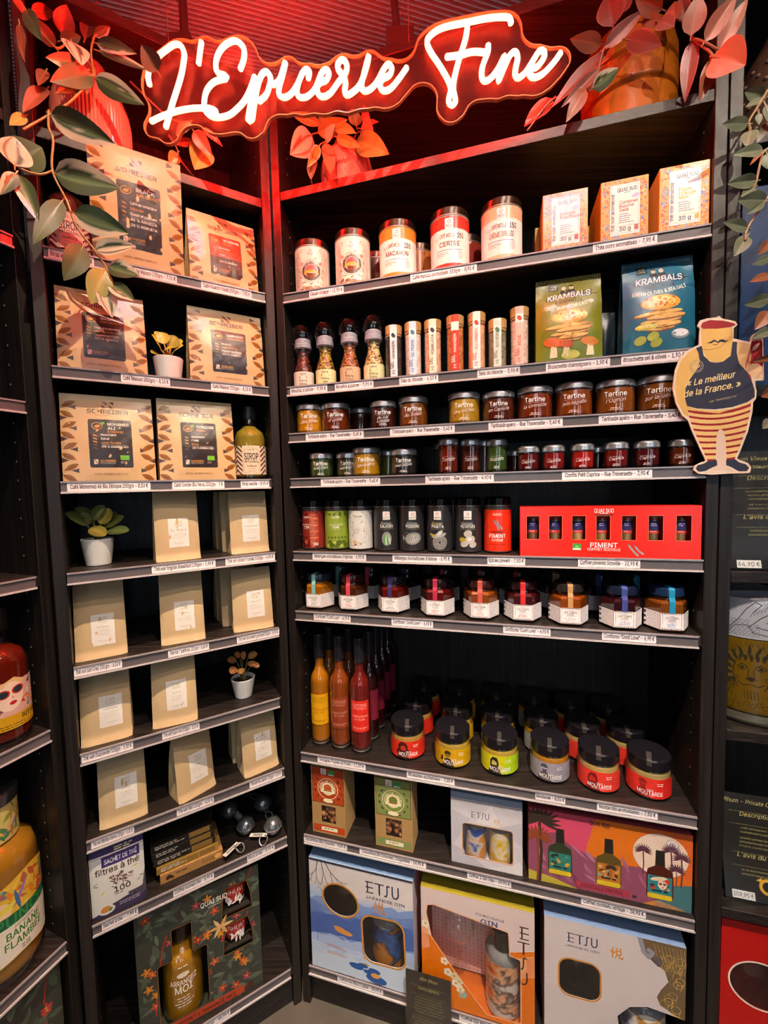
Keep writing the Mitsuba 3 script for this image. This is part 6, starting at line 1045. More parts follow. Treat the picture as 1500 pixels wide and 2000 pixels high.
# ------------------------------------------------------------------ left bookcase: large bottles
def bitter():
    r = .040; t = Thing('liqueur_bottle', 'red liqueur bottle with a collage label of a face in sunglasses', 'bottle', put('L', 4, .3130, .043)); 
    t.part('liqueur', M().add(lathe([(0, .010), (r - .004, .010), (r - .0022, .016), (r - .0022, .134), (r - .009, .149), (.018, .158), (0, .160)], 40), '#5e1606'), 'juice', 40); t.part('glass', M().add(lathe([(r - .006, .0005), (r - .001, .003), (r, .010), (r, .135), (r - .007, .151), (.018, .161), (.0145, .166), (.014, .20)], 44)), 'glass', 40)
    a = Art(); a.rect(-.055, .036, .110, .070, '#cfa89a'); a.L = 1; q = random.Random(8)
    for i in range(40): x, y = q.choice([-1, 1]) * q.uniform(.016, .05), q.uniform(.055, .104); a.poly([(x + q.uniform(-.010, .010), y + q.uniform(-.010, .010)) for _ in range(3)], q.choice(['#7a4a5a', '#d0702c', '#3f6070', '#b83a2a', '#e0d0c0', '#c9923c', '#2f3f4a']))
    a.L = 2; a.poly(ellipse(-.002, .082, .0185, .0235, -14), '#e3cbb6'); a.L = 3; [a.ell(x, y, .0088, .0070, '#b83424', 12, 16) for x, y in ((-.011, .087), (.0085, .0905))]; a.L = 4; [a.ell(x, y, .0066, .0052, '#26343c', 12, 14) for x, y in ((-.011, .087), (.0085, .0905))]; a.ell(.001, .071, .0050, .0030, '#b02030', 8, 12); a.poly([(-.001, .085), (.003, .079), (.000, .078)], '#c49a84'); a.L = 2; a.poly([(-.020, .101), (.004, .112), (.022, .103), (.012, .098), (-.010, .098)], '#d9b87a')
    a.L = 2; a.rect(-.055, .028, .110, .023, '#c99a1c'); a.L = 3; a.text('BITTER', .028, .0405, .0070, '#3a2a18', bold=True, maxw=.032); a.greek(-.03, .0345, .07, 2, .004, .0013, '#5a4218', 3)
    t.part('label', a.mesh(oncyl(r, 0, -.05), .006), 'coated', 0); t.part('cap', M().add(lathe([(.014, .185), (.0175, .185), (.0175, .222), (0, .224)], 28), '#1c1818'), 'coated', 35)
bitter()
def punch():
    r = .0615; t = Thing('punch_bottle', 'big bottle of orange-brown punch lettered BANANE FLAMBÉE, flowered collar', 'bottle', put('L', 5, .2950, .068))
    t.part('punch', M().add(lathe([(0, .012), (r - .006, .012), (r - .003, .020), (r - .003, .190), (r - .008, .208), (r - .022, .220), (.030, .224), (0, .225)], 48), '#9a6a1a'), 'juice', 40); t.part('glass', M().add(lathe([(r - .008, .0005), (r - .001, .004), (r, .014), (r, .192), (r - .006, .211), (r - .021, .224), (.034, .228), (.034, .236)], 48)), 'glass', 40)
    def wv(z, amp, ph): return [(x, z + amp * math.sin(x * 60 + ph)) for x in np.linspace(-.085, .085, 24)]
    a = Art(); a.poly(wv(.172, .006, 0) + wv(.040, .004, 1)[::-1], '#d9b23a'); a.L = 1; q = random.Random(3)
    for i in range(70): a.L = 1 + i % 2; a.leafshape(q.uniform(-.075, .075), q.uniform(.118, .166), q.uniform(.012, .028), q.uniform(.004, .010), q.choice(['#d98a24', '#8f9a34', '#c9582c', '#7a6a8a', '#e0c050', '#5a8a5a', '#b85a3a', '#4a7a8a']), q.uniform(0, 180))
    a.L = 4; a.poly([(-.085, .100), (.085, .100), (.085, .118), (-.085, .118)], '#1f5a3c'); a.L = 5; a.text('PUNCH', .012, .1005, .0165, '#2f8a4a', bold=True, maxw=.085); a.L = 4; a.poly([(-.085, .100), (.085, .100)] + wv(.042, .004, 1)[::-1], '#e2dccb'); a.L = 5; a.text('ARTISANAL', .012, .0925, .0042, '#5a5a44', maxw=.03); a.text('BANANE', .012, .0780, .0118, '#3f7a34', bold=True, maxw=.052); a.text('FLAMBÉE', .012, .0620, .0118, '#3f7a34', bold=True, maxw=.058); a.greek(.012, .054, .022, 2, .0045, .002, '#6a705a', 4, 'c')
    a.L = 3; a.poly(sg.Point(-.02, .128).buffer(.016, 8), '#e6c89a'); a.L = 4; a.leafshape(.010, .146, .045, .006, '#8a7ab0', 58); a.leafshape(.004, .136, .04, .006, '#3f6a9a', 100); a.leafshape(-.010, .132, .036, .010, '#d9d04a', 20)
    t.part('label', a.mesh(oncyl(r, 0, -.02), .007), 'coated', 0)
    t.part('collar', M().add(lathe([(.0350, .226), (.0385, .226), (.0385, .286), (.0350, .287)], 40), '#c9b86a'), 'coated', 40); b = Art()
    for i in range(60): b.L = i % 2; b.leafshape(q.uniform(-.055, .055), q.uniform(.234, .280), q.uniform(.012, .024), q.uniform(.003, .007), q.choice(['#7a9a3a', '#c8603a', '#4a7a4a', '#d9b83a', '#8a7a9a']), q.uniform(20, 160))
    t.part('collar_print', b.mesh(oncyl(.0385), .007), 'coated', 0); t.part('lid', M().add(lathe([(.0350, .286), (.0400, .287), (.0405, .290), (.0405, .304), (.038, .3065), (0, .3065)], 40), '#6a6a70'), 'metal', 35)
punch()
rum_box('L', .2350, .012, .235, .270, 0, 'flowered black gift box below the big punch bottle, at the left edge', False)

# ------------------------------------------------------------------ right bookcase: notice cards, rum bottles, red box
def notice(b, row, x, d, w, h, lines, price, label, tilt=-14, dz=0.0, foot=True, title=None):
    t = Thing('notice_card', label, 'notice card', put(b, row, x, d, 0, dz, tilt), 'black notice cards in clear holders')
    t.part('card', M().add(box(-w / 2, w / 2, .0012, .0022, .004, h), '#23201a'), 'coated', 0); a = Art(); y = h - .016; q = random.Random(len(label))
    for s, hh in lines:
        if s == '-': a.rect(-w * .38, y, w * .76, .0005, '#8a8254'); y -= .007; continue
        if s[0] == '~':
            for k in range(int(s[1:])): a.text(''.join(q.choice('aeioumnrstcld') if q.random() > .16 else ' ' for _ in range(30)), 0, y, .0032, '#9a9258', maxw=w * .88, shear=.3); y -= .0066
            y -= .003; continue
        a.text(s, 0, y, hh, '#c9bc78', shear=.28, maxw=w * .86); y -= hh + .007
    if price: a.rect(-w * .42, .005, .034, .013, '#d9dcd8'); a.L = 1; a.text(price, -w * .42 + .017, .0080, .0070, '#3a3a40', maxw=.030)
    if title: a.L = 0; a.poly(sg.Point(.004, .030).buffer(.013, 8).difference(sg.Point(.004, .030).buffer(.008, 8)).intersection(sg.box(-.02, .016, .03, .046)), '#d0a030'); a.poly([(.010, .040), (.026, .026), (.010, .020)], '#d0a030'); a.poly([(-.004, .044), (-.013, .038), (-.003, .036)], '#d0a030')
    t.part('lettering', a.mesh(onplane(.0012)), 'paper', 0)
    t.part('clear_holder', M().add((np.array([[-w / 2 - .002, -.0008, .002], [w / 2 + .002, -.0008, .002], [w / 2 + .002, -.0008, h + .002], [-w / 2 - .002, -.0008, h + .002]]), [[0, 1, 2], [0, 2, 3]])), 'glass', 0)
    if not foot: t.part('holder_clip', M().add(box(-.012, .012, .0024, .0095, .052, .058), '#55504a'), 'coated', 0); return
    m = M().add((np.array([[-w / 2 - .002, .003, .0006], [w / 2 + .002, .003, .0006], [w / 2 + .002, .050, .0006 + .05 * math.tan(math.radians(-tilt))], [-w / 2 - .002, .050, .0006 + .05 * math.tan(math.radians(-tilt))]]), [[0, 1, 2], [0, 2, 3]])); t.part('holder_foot', m, 'glass', 0)
notice('R', 2, .0668, .008, .128, .205, (('Rhum Vieux 15 Years', .007), ("'Mauritius'", .006), ('-', 0), ('Description', .0075), ('-', 0), ('~3', 0), ('~2', 0), ('-', 0), ("L'avis du patron", .0075), ('-', 0), ('~2', 0)), '64,90 €', 'black notice card with gold handwriting under the cardboard man, upper right')
notice('R', 4, .0760, .020, .120, .176, (('Rhum - Private Collection', .007), ('-', 0), ('Description *', .007), ('-', 0), ('~2', 0), ('~3', 0), ('-', 0), ("L'avis du patron", .0075), ('-', 0), ('~2', 0)), '109,90 €', 'black notice card priced 109,90 €, lower right', title=True)
notice('B', 9, .2810, -.016, .095, .150, (('Gin Etsu', .007), ('-', 0), ('Description', .006), ('-', 0), ('~6', 0), ('-', 0), ('~3', 0)), None, 'grey notice card in clear holder standing before the orange gin carton', tilt=0, dz=-.0705, foot=False)
def drawn_bottle():
    r = .088; x = .0900; t = Thing('rum_bottle', 'wide clear rum bottle with line drawings of animals, half full of golden rum', 'bottle', put('R', 3, x, .056)); hl = .150
    t.part('rum', M().add(lathe([(0, .022), (r - .008, .022), (r - .004, .030), (r - .0035, hl), (0, hl)], 56, squash=.5), '#6e5206'), 'juice', 40)
    t.part('glass', M().add(lathe([(r - .010, .0008), (r - .002, .005), (r, .016), (r, .205), (r - .006, .222), (.060, .236), (.024, .243), (.022, .250)], 60, squash=.5)), 'glass', 40)
    m = lathe([(0, .0015), (r - .012, .002), (r - .004, .008), (r - .006, .019), (0, .020)], 48, squash=.5); t.part('glass_base', M().add(m, '#b9b49c'), 'metal', 40)
    t.part('frosted_back', M().add(lathe([(r - .0045, hl + .002), (r - .0045, .203), (r - .011, .220)], 56, squash=.48), '#a7abb4'), 'paper', 40)
    t.part('stopper', M().add(lathe([(.022, .240), (.0255, .241), (.0255, .2495), (0, .250)], 30), '#23262a'), 'glossy', 40)
    a = Art(); c = '#2a2212'; q = random.Random(5); fx, fz = -.012, .092
    for k in range(26): an = math.radians(-30 + 240 * k / 25); a.leafshape(fx + .040 * math.cos(an), fz + .036 * math.sin(an) + .004, .024, .0055, c if k % 2 else '#5a4a18', math.degrees(an) + q.uniform(-15, 15))
    for s in (-1, 1):
        a.line([(fx + s * .006, fz + .012), (fx + s * .014, fz + .017), (fx + s * .022, fz + .011)], .0016, c); a.line([(fx + s * .006, fz + .010), (fx + s * .014, fz + .006), (fx + s * .022, fz + .010)], .0014, c); a.ell(fx + s * .014, fz + .0105, .0032, .0030, c, 0, 10); a.line([(fx + s * .004, fz + .008), (fx + s * .005, fz - .006), (fx + s * .009, fz - .010)], .0012, c); a.line([(fx, fz - .018), (fx + s * .012, fz - .021), (fx + s * .020, fz - .016)], .0014, c); a.line([(fx + s * .026, fz + .018), (fx + s * .030, fz - .004), (fx + s * .020, fz - .026)], .0014, c)
        for k in range(4): a.ring(fx + s * (.024 + .003 * k), fz - .008 - .007 * k, .004, .0010, c, 12)
    a.ell(fx, fz - .009, .006, .004, c, 0, 12); [a.line([(fx - .010 + .005 * k, fz - .030), (fx - .008 + .005 * k, fz - .044)], .0012, c) for k in range(5)]; [a.leafshape(fx - .018 + .009 * k, fz + .028, .014, .006, c, 90) for k in range(5)]
    for k in range(34): an = math.radians(-60 + 300 * k / 33); a.line([(fx + .046 * math.cos(an), fz + .044 * math.sin(an)), (fx + .058 * math.cos(an + .1), fz + .054 * math.sin(an + .1))], .0010, c)
    for k in range(12): a.ring(fx - .050 + .009 * k, fz - .056 + .004 * (k % 2), .0042, .0009, c, 12)
    for s in (-1, 1): [a.ring(fx + s * (.030 + .007 * k), fz + .020 + .005 * k, .0036, .0009, c, 10) for k in range(3)]
    gx, gz = -.022, .186
    for p in ([(-.030, -.018), (-.012, .0), (.0, .018), (.012, .030), (.022, .026), (.010, .012)], [(.004, -.014), (.022, .004), (.040, .016), (.046, .010), (.030, -.004)], [(.010, -.022), (.034, -.026), (.062, -.030), (.040, -.018), (.016, -.012)], [(-.034, -.026), (-.018, -.012), (.002, -.010), (.012, -.022)]): a.line([(gx + u, gz + v) for u, v in p], .0014, '#3a3c48')
    for k in range(26): a.ring(gx - .028 + .0075 * (k % 7), gz - .026 + .0075 * (k // 7), .0034, .0007, '#4a4c58', 10)
    for k in range(8): a.line([(gx + .006 + .005 * k, gz + .004 + .003 * k), (gx + .010 + .005 * k, gz + .012 + .003 * k)], .0008, '#3a3c48')
    t.part('line_drawing', a.mesh(lambda u, v, o: np.stack([(np.interp(v, [.205, .222, .236], [r, r - .006, .05]) + o) * np.sin(u / r - .45), -.5 * (np.interp(v, [.205, .222, .236], [r, r - .006, .05]) + o) * np.cos(u / r - .45), v], 1), .006), 'paper', 0)
drawn_bottle()
def red_box():
    w, h = .26, .318; xc = .136; t = Thing('gift_carton', 'bright red gift carton with a white-rimmed oval window, lower right corner', 'gift box', put('R', 5, xc, .012)); wn = ellipse(-.068, .205, .049, .041, -24); W = w / 2
    carton(t, w, h, .11, '#b81410', sg.box(-W, 0, W, h).difference(wn), '#c01a14'); win(t, -.13, .0, .15, .255); a = Art(wn); a.poly(wn.buffer(.003).difference(wn), '#e6d6c4'); [a.rect(-.06 + .008 * k, .118 - .010 * k, .12, .0022, '#8a0e0c') for k in range(3)]; t.part('printed_front', a.mesh(onplane(0)), 'coated', 0)
    gin_glass('stemmed glass behind the oval window of the red carton', put('R', 5, xc - .068, .062, 0, .110))
red_box()
def blue_poster():
    t = Thing('blue_carton', 'plain blue carton half hidden by the hanging leaves, right edge', 'carton', put('R', 1, .052, .020)); t.part('carton', M().add(box(-.042, .052, 0, .12, 0, .315, .001), '#132b52'), 'coated', 20); a = Art(); a.rect(.012, .13, .034, .16, '#3a5f8c'); a.L = 1; a.rect(.018, .20, .022, .05, '#cfd8e2'); t.part('printed_panel', a.mesh(onplane(0)), 'coated', 0)
blue_poster()
# ------------------------------------------------------------------ the cardboard man on the bookcase upright
FIG= {"outline":[[7396,14378],[7429,14452],[7524,14471],[7646,14470],[7679,14489],[7714,14446],[7895,14377],[7923,14327],[7871,14288],[7875,14118],[8067,14049],[8113,14029],[8119,14074],[8261,14072],[8291,13443],[8187,13453],[8175,13400],[8198,13282],[8195,13166],[8157,13115],[8154,12975],[8102,12666],[8010,12371],[7960,12238],[8014,12204],[8115,12160],[8157,12095],[8146,12016],[8053,12011],[7837,12010],[7645,12000],[7450,12022],[7385,12081],[7405,12146],[7488,12192],[7558,12214],[7455,12461],[7352,12710],[7292,12891],[7206,12978],[7117,13171],[7063,13418],[7094,13698],[7155,13892],[7258,14000],[7423,14076],[7432,14334]],"beret":[[7431,14358],[7457,14417],[7559,14443],[7728,14414],[7882,14355],[7903,14330],[7850,14306],[7663,14298],[7473,14321]],"face":[[7439,14318],[7864,14296],[7869,14088],[7848,13858],[7742,13775],[7641,13778],[7538,13828],[7466,13977],[7449,14136]],"larm":[[7437,14075],[7272,13967],[7169,13850],[7109,13656],[7092,13416],[7131,13194],[7220,12993],[7277,12941],[7290,13037],[7252,13201],[7240,13443],[7335,13595],[7416,13746],[7426,13903],[7376,14019]],"rarm":[[7936,14064],[8101,14015],[8125,13828],[8103,13661],[8078,13617],[7999,13641],[7936,13771],[7919,13927]],"hand":[[8052,13620],[8076,13710],[8206,13705],[8272,13644],[8277,13468],[8180,13484],[8106,13538]],"tank":[[7376,14027],[7451,14058],[7482,13897],[7573,13793],[7662,13768],[7756,13782],[7834,13859],[7863,14073],[7929,14065],[7927,13888],[7964,13729],[8032,13637],[8080,13563],[8149,13402],[8178,13284],[8181,13191],[8091,13120],[7893,13057],[7657,13035],[7415,13068],[7267,13119],[7237,13243],[7241,13403],[7308,13557],[7403,13707],[7428,13824],[7412,13944]],"bottle":[[8119,14051],[8261,14050],[8273,13621],[8200,13682],[8076,13710],[8149,13402],[8053,13589],[8049,13721]],"pants":[[7267,13119],[7415,13052],[7658,13011],[7894,13033],[8137,13124],[8122,12938],[8076,12667],[7990,12395],[7940,12231],[7832,12227],[7803,12604],[7753,12702],[7712,12704],[7687,12610],[7682,12225],[7571,12213],[7469,12477],[7366,12725],[7299,12939]],"shoeL":[[7585,12221],[7709,12224],[7711,12143],[7615,12098],[7540,12052],[7449,12047],[7406,12097],[7433,12153],[7517,12175]],"shoeR":[[7825,12227],[7947,12230],[7995,12181],[8089,12145],[8137,12088],[8105,12033],[7998,12037],[7902,12104],[7827,12139]],"gap":[[7726,12720],[7767,12701],[7811,12524],[7827,12139],[7917,12072],[7644,12065],[7616,12090],[7704,12143],[7683,12490],[7699,12673]],"must":[[7519,14089],[7573,14106],[7613,14133],[7654,14113],[7668,14088],[7694,14123],[7735,14126],[7769,14099],[7816,14094],[7762,14077],[7702,14091],[7675,14071],[7627,14108],[7587,14081]]}
def cardboard_man():
    t = Thing('cardboard_cutout', 'flat cardboard cut-out of a stout man in beret, tank top and striped trousers', 'cardboard cut-out', bayxf('B') @ trans(0, -.0080, 0))
    P = {k: np.array(v) / 10000.0 for k, v in FIG.items()}; S = {k: sg.Polygon(v).buffer(0) for k, v in P.items()}
    smooth = lambda g, r=.0012: g.buffer(r, 6).buffer(-2 * r, 6).buffer(r, 6)
    out = smooth(S['outline'].union(S['gap']).buffer(.0008)); t.part('board', M().add(upright(extrude(out, .003), 0)), 'paper', 0) if False else t.part('board', M().add(upright(extrude(out, .003), 0), '#e3cfb8'), 'paper', 0)
    a = Art(); sk = '#d9b264'; nv = '#2f3446'; rd = '#93262c'
    for k, c, L in (('larm', sk, 0), ('rarm', '#d8b27a', 0), ('pants', '#e2bd7a', 0), ('bottle', '#9c2430', 0), ('tank', nv, 1), ('hand', '#dcb98c', 2), ('face', sk, 2), ('shoeL', nv, 0), ('shoeR', nv, 0), ('beret', rd, 3), ('must', '#2c2c48', 4)): a.L = L; a.poly(smooth(S[k], .0006 if k not in ('must',) else .0001).intersection(out.buffer(-.0014) if k not in ('gap',) else out), c)
    pants = S['pants'].intersection(out.buffer(-.0012)).difference(S['gap'].buffer(.0003)); x0, y0, x1, y1 = pants.bounds; a.L = 1
    for i in range(11):
        z = y1 - .0060 - .0098 * i; k = np.linspace(x0 - .002, x1 + .002, 20); mid = (x0 + x1) / 2; sag = .0085 * (1 - .055 * i); th = .0033 if i else .0045
        up = [(x, z + sag * (((x - mid) / (x1 - mid)) ** 2 - .75) + .0014 * (x - mid) / .05) for x in k]; a.poly(sg.Polygon(up + [(x, y - th) for x, y in up[::-1]]).buffer(0).intersection(pants), rd)
    a.L = 2; a.poly(smooth(S['gap'].intersection(out.buffer(-.0005)), .0003), '#dcc4b0'); a.poly(S['pants'].intersection(sg.LineString([(x0, y1 - .004), ((x0 + x1) / 2, y1 - .0125), (x1, y1 + .001)]).buffer(.0030)), sk)
    cx, cz = .7585, 1.3665; a.L = 3; [a.leafshape(.8135 + .004 * i, 1.412 - .016 * i, .016, .006, '#e0c49a', 50) for i in range(2)]
    bx, bz = .7385, 1.3740; a.ring(bx, bz, .0098, .0009, '#b8a888', 28); a.ring(bx, bz, .0074, .0006, '#b8a888', 24); a.text('La', bx, bz - .0022, .0058, '#d9c29a', shear=.3, bold=True)
    a.text('« Le meilleur', .7585, 1.3475, .0098, '#e6cf92', shear=.28, rot=8, maxw=.066, bold=True); a.text('de la France. »', .7600, 1.3315, .0098, '#e6cf92', shear=.28, rot=8, maxw=.078, bold=True); a.text('par TRAVERSETTE', .7760, 1.3180, .0030, '#cdb886', shear=.2, rot=9, maxw=.042)
    a.L = 5; a.line([(.7455, 1.4010), (.7560, 1.3975), (.7700, 1.4010), (.7780, 1.4075)], .0008, '#a8843c'); a.line([(.7610, 1.4060), (.7640, 1.4048), (.7665, 1.4058)], .0010, '#6a3a3a')
    t.part('printed_front', a.mesh(onplane(-.003)), 'paper', 0)
cardboard_man()
# ------------------------------------------------------------------ neon sign hung across the corner
SIGN= [[[-391,1900],[-393,1914],[-388,1930],[-374,1944],[-356,1955],[-343,1961],[-332,1959],[-326,1947],[-327,1934],[-333,1911],[-343,1886],[-352,1865],[-360,1843],[-366,1828]],[[-393,1841],[-372,1848],[-344,1854],[-318,1856],[-299,1855],[-285,1853],[-275,1848],[-274,1844],[-283,1845],[-292,1852]],[[-294,1961],[-298,1943],[-301,1926]],[[-228,1910],[-221,1926],[-220,1942],[-229,1954],[-241,1956],[-256,1949],[-267,1935],[-271,1919],[-267,1908],[-258,1904],[-252,1901],[-255,1897],[-262,1897],[-277,1893],[-289,1881],[-294,1866],[-294,1851],[-285,1840],[-271,1836],[-252,1838],[-238,1846],[-224,1858],[-213,1874],[-203,1896]],[[-203,1896],[-206,1880],[-212,1855],[-218,1828]],[[-218,1828],[-215,1824],[-210,1827],[-205,1851],[-199,1877],[-191,1896],[-183,1901],[-176,1893],[-177,1880],[-184,1864],[-197,1854]],[[-173,1880],[-160,1887],[-149,1914],[-155,1893],[-161,1876],[-162,1864],[-154,1858],[-142,1862],[-130,1876],[-120,1894],[-112,1899],[-108,1893],[-111,1884]],[[-127,1882],[-131,1866],[-126,1856],[-113,1856],[-99,1868],[-88,1890],[-80,1896],[-75,1890],[-80,1879],[-92,1875],[-96,1865],[-92,1855],[-84,1853],[-73,1858],[-60,1873],[-51,1882],[-45,1891],[-45,1902],[-52,1909],[-59,1903],[-59,1894],[-51,1883],[-47,1873],[-49,1859],[-46,1852],[-35,1856],[-22,1868],[-11,1894],[-7,1910],[-15,1886],[-20,1866],[-17,1856],[-5,1858],[7,1870],[16,1885],[25,1894],[31,1888],[27,1877],[14,1871],[11,1860],[17,1853],[29,1856],[43,1870],[56,1886]],[[226,1938],[224,1946],[215,1949],[190,1950],[154,1947],[117,1943],[97,1934],[90,1923],[96,1907],[109,1887],[122,1864],[128,1847],[125,1836],[124,1827],[129,1821],[135,1826],[134,1836],[132,1847],[134,1864],[142,1892],[152,1920],[156,1939]],[[121,1896],[144,1897],[164,1900],[184,1897]],[[189,1908],[188,1896],[180,1877],[178,1863],[182,1853],[192,1856],[204,1869],[215,1888],[211,1871],[205,1851],[215,1872],[224,1889],[232,1893],[236,1884],[233,1869],[232,1857],[238,1853],[249,1861],[261,1878],[271,1891],[278,1888],[277,1879],[267,1867],[258,1865],[255,1856],[263,1851],[277,1856],[294,1872],[304,1885]]]
def neon_sign():
    xf = trans(0, .752, 0) @ rotz(math.radians(-4.5)); t = Thing('neon_sign', "lit red neon sign reading L'Epicerie Fine on a clear backing board", 'neon sign', xf)
    S = [np.array(s) / 1000.0 for s in SIGN]; area = shapely.union_all([sg.LineString(spline(s, .004)).buffer(.0195, 6) for s in S]); area = area.buffer(.026, 6).buffer(-.026, 6); area = sg.Polygon(max(getattr(area, 'geoms', [area]), key=lambda g: g.area).exterior).simplify(.0006)
    t.part('backing_board', M().add(upright(extrude(area, .0010), .0135), '#ffffff'), 'acrylic', 0, label='clear backing board cut to the outline of the letters')
    g = .0012; b = area.bounds; X, Z = np.meshgrid(np.arange(b[0], b[2], g), np.arange(b[1], b[3], g)); X, Z = X.ravel() + RNG.uniform(-.0004, .0004, X.size), Z.ravel() + RNG.uniform(-.0004, .0004, Z.size); k = shapely.contains_xy(area, X, Z); X, Z = X[k], Z[k]; n = len(X); d = .00018
    v = np.stack([np.stack([X + sx * d, np.full(n, .01225), Z + sz * d], 1) for sx, sz in ((-1, -1), (1, -1), (1, 1), (-1, 1))], 1).reshape(-1, 3)
    t.part('frosted_specks', M().add((v, np.arange(4 * n).reshape(-1, 4)), '#d07060'), 'paper', 0, kind='stuff')  # tiny red specks added to imitate the haze around the tubes
    e = area.boundary; rim = area.buffer(.0008).difference(area.buffer(-.0010)); t.part('board_edge', M().add(upright(extrude(rim, .0062), .0160), '#ff8a60'), 'glossy', 30)  # orange colour stands in for the edge-lit glow of the clear board
    for i, s in enumerate(S):
        p = spline(s, .003); p3 = np.stack([p[:, 0], np.zeros(len(p)), p[:, 1]], 1)
        if i in (4, 5): p3[:, 1] -= .0006 * (i - 3)
        if i in (1, 8): p3[:, 1] += .0012
        
        t.part('neon_tube', M().add(tube(p3, .0046, 8), '#ffd0c0'), 'paper', 60, emitter={'type': 'area', 'radiance': rgb(NEON)})
    for x, z in ((-.36, 1.965), (.06, 1.95), (.28, 2.01)):
        t.part('hanging_wire', M().add(tube([(x, .013, z - .012), (x, .014, 2.3), (x, .016, 2.22)], .0007, 5), '#8a8078'), 'metal', 60)
neon_sign()
t = Thing('ceiling_bracket', 'dark bracket and rod under the ceiling at the corner of the bookcases, left', 'ceiling bracket', trans(-.365, .86, 0)); t.part('plate', M().add(box(-.022, .022, -.01, .014, 2.018, 2.055, .001), '#2a2220'), 'coated', 20); t.part('rod', M().add(tube([(.008, 0, 2.05), (.008, 0, 2.225)], .0075, 10), '#2a2220'), 'coated', 40)
t = Thing('ceiling_bracket', 'dark bracket and rod under the ceiling above the right half of the sign', 'ceiling bracket', trans(.052, .865, 0)); t.part('plate', M().add(box(-.026, .026, -.01, .014, 2.018, 2.062, .001), '#2a2220'), 'coated', 20); t.part('rod', M().add(tube([(-.004, 0, 2.05), (-.018, 0, 2.225)], .0075, 10), '#2a2220'), 'coated', 40)
def blue_neon():
    t = Thing('blue_neon', 'blue zigzag neon tube on the far wall behind the viewer', 'neon sign', trans(2.25, -2.9, 0)); p = np.array([(-.5, 0, 1.35), (-.2, 0, 1.60), (.1, 0, 1.60), (-.15, 0, 1.35), (.25, 0, 1.60), (.5, 0, 1.60)]); t.only(M().add(tube(p, .012, 8), '#c0e0ff'), 'paper', 60, emitter={'type': 'area', 'radiance': rgb((1.5, 9.0, 22.0))})
blue_neon()

# ------------------------------------------------------------------ vases and trailing plants on the top shelves
VINE = [[-534,699,1937,-539,684,1935,14,"r"],[-527,692,1931,-500,684,1878,22,"g"],[-534,687,1907,-517,674,1833,12,"r"],[-515,734,1917,-528,703,1935,21,"r"],[-518,755,1959,-499,744,1992,29,"r"],[-539,719,1958,-524,752,1989,18,"r"],[-496,780,1974,-477,792,2050,23,"r"],[-474,794,2035,-462,789,2007,12,"r"],[-467,763,1962,-443,766,1979,14,"v"],[-513,746,1939,-484,752,1951,19,"g"],[-490,737,1928,-469,726,1883,36,"c"],[-466,763,1951,-401,768,1937,21,"v"],[-465,764,1940,-387,776,1919,13,"v"],[-475,746,1894,-503,694,1864,25,"v"],[-468,750,1888,-501,696,1830,31,"g"],[-465,752,1886,-387,753,1843,31,"v"],[-470,749,1884,-500,708,1825,20,"y"],[-521,718,1867,-519,696,1823,16,"r"],[-521,718,1841,-531,677,1770,22,"r"],[-508,703,1789,-426,729,1763,38,"v"],[-535,687,1774,-539,660,1738,15,"y"],[-537,662,1683,-535,663,1724,40,"c"],[-547,679,1697,-520,696,1734,49,"g"],[-536,662,1672,-547,644,1630,18,"v"],[-541,671,1677,-516,674,1607,25,"v"],[-502,694,1694,-417,723,1689,44,"v"],[-496,699,1656,-518,662,1572,28,"g"],[-478,697,1636,-404,719,1614,38,"v"],[-457,710,1586,-398,723,1599,25,"c"],[-470,703,1589,-488,680,1525,34,"g"],[-443,719,1564,-394,725,1550,30,"v"],[-447,716,1558,-460,697,1496,35,"y"],[-442,719,1536,-402,720,1506,25,"v"],[-450,715,1529,-436,711,1480,27,"c"],[-329,688,1833,-342,669,1854,28,"r"]]
VINE_S = [[[-499,802,1959],[-472,759,1896],[-483,718,1822],[-508,703,1789],[-532,677,1746]],[[-510,702,1794],[-508,697,1764],[-501,695,1744],[-504,693,1697],[-488,697,1655],[-476,699,1616],[-459,709,1588],[-446,717,1564],[-442,720,1544],[-447,716,1529]],[[-504,693,1697],[-514,682,1684],[-529,672,1682],[-540,666,1687]],[[-472,759,1896],[-473,759,1935],[-467,763,1966]],[[-485,775,1926],[-501,754,1946],[-515,734,1917],[-534,699,1937]]]
VINE2 = [[-344,849,1876,-314,856,1835,25,"r"],[-335,878,1868,-350,857,1810,44,"y"],[-331,857,1887,-296,866,1860,14,"r"],[-353,867,1870,-386,847,1854,14,"r"],[-386,870,1852,-400,862,1825,22,"y"],[-345,837,1881,-366,824,1846,19,"v"]]
VINE2_S = [[[-398,863,1880],[-387,870,1861],[-383,872,1842],[-363,884,1818]],[[-345,837,1881],[-347,859,1878],[-337,877,1867]],[[-445,823,1943],[-388,846,1898],[-345,837,1881]]]
PEACH = [[-128,909,1910,-169,890,1860,48,"c"],[-100,901,1891,-78,874,1903,24,"p"],[-116,906,1912,-53,877,1913,29,"y"],[-112,894,1878,-136,880,1826,19,"k"],[-124,898,1856,-129,888,1806,21,"g"],[-97,890,1880,-86,861,1794,26,"g"],[-110,914,1935,-171,921,1963,19,"y"],[-78,895,1912,-36,862,1874,22,"y"],[-37,894,1886,28,854,1827,42,"y"],[-37,914,1929,-45,906,1957,29,"y"],[-28,901,1914,-2,894,1903,39,"g"],[-15,898,1912,-21,899,1958,16,"r"],[-77,884,1886,-27,860,1848,18,"y"],[-15,898,1922,8,881,1910,9,"r"],[-100,943,1930,-114,936,1971,26,"y"]]
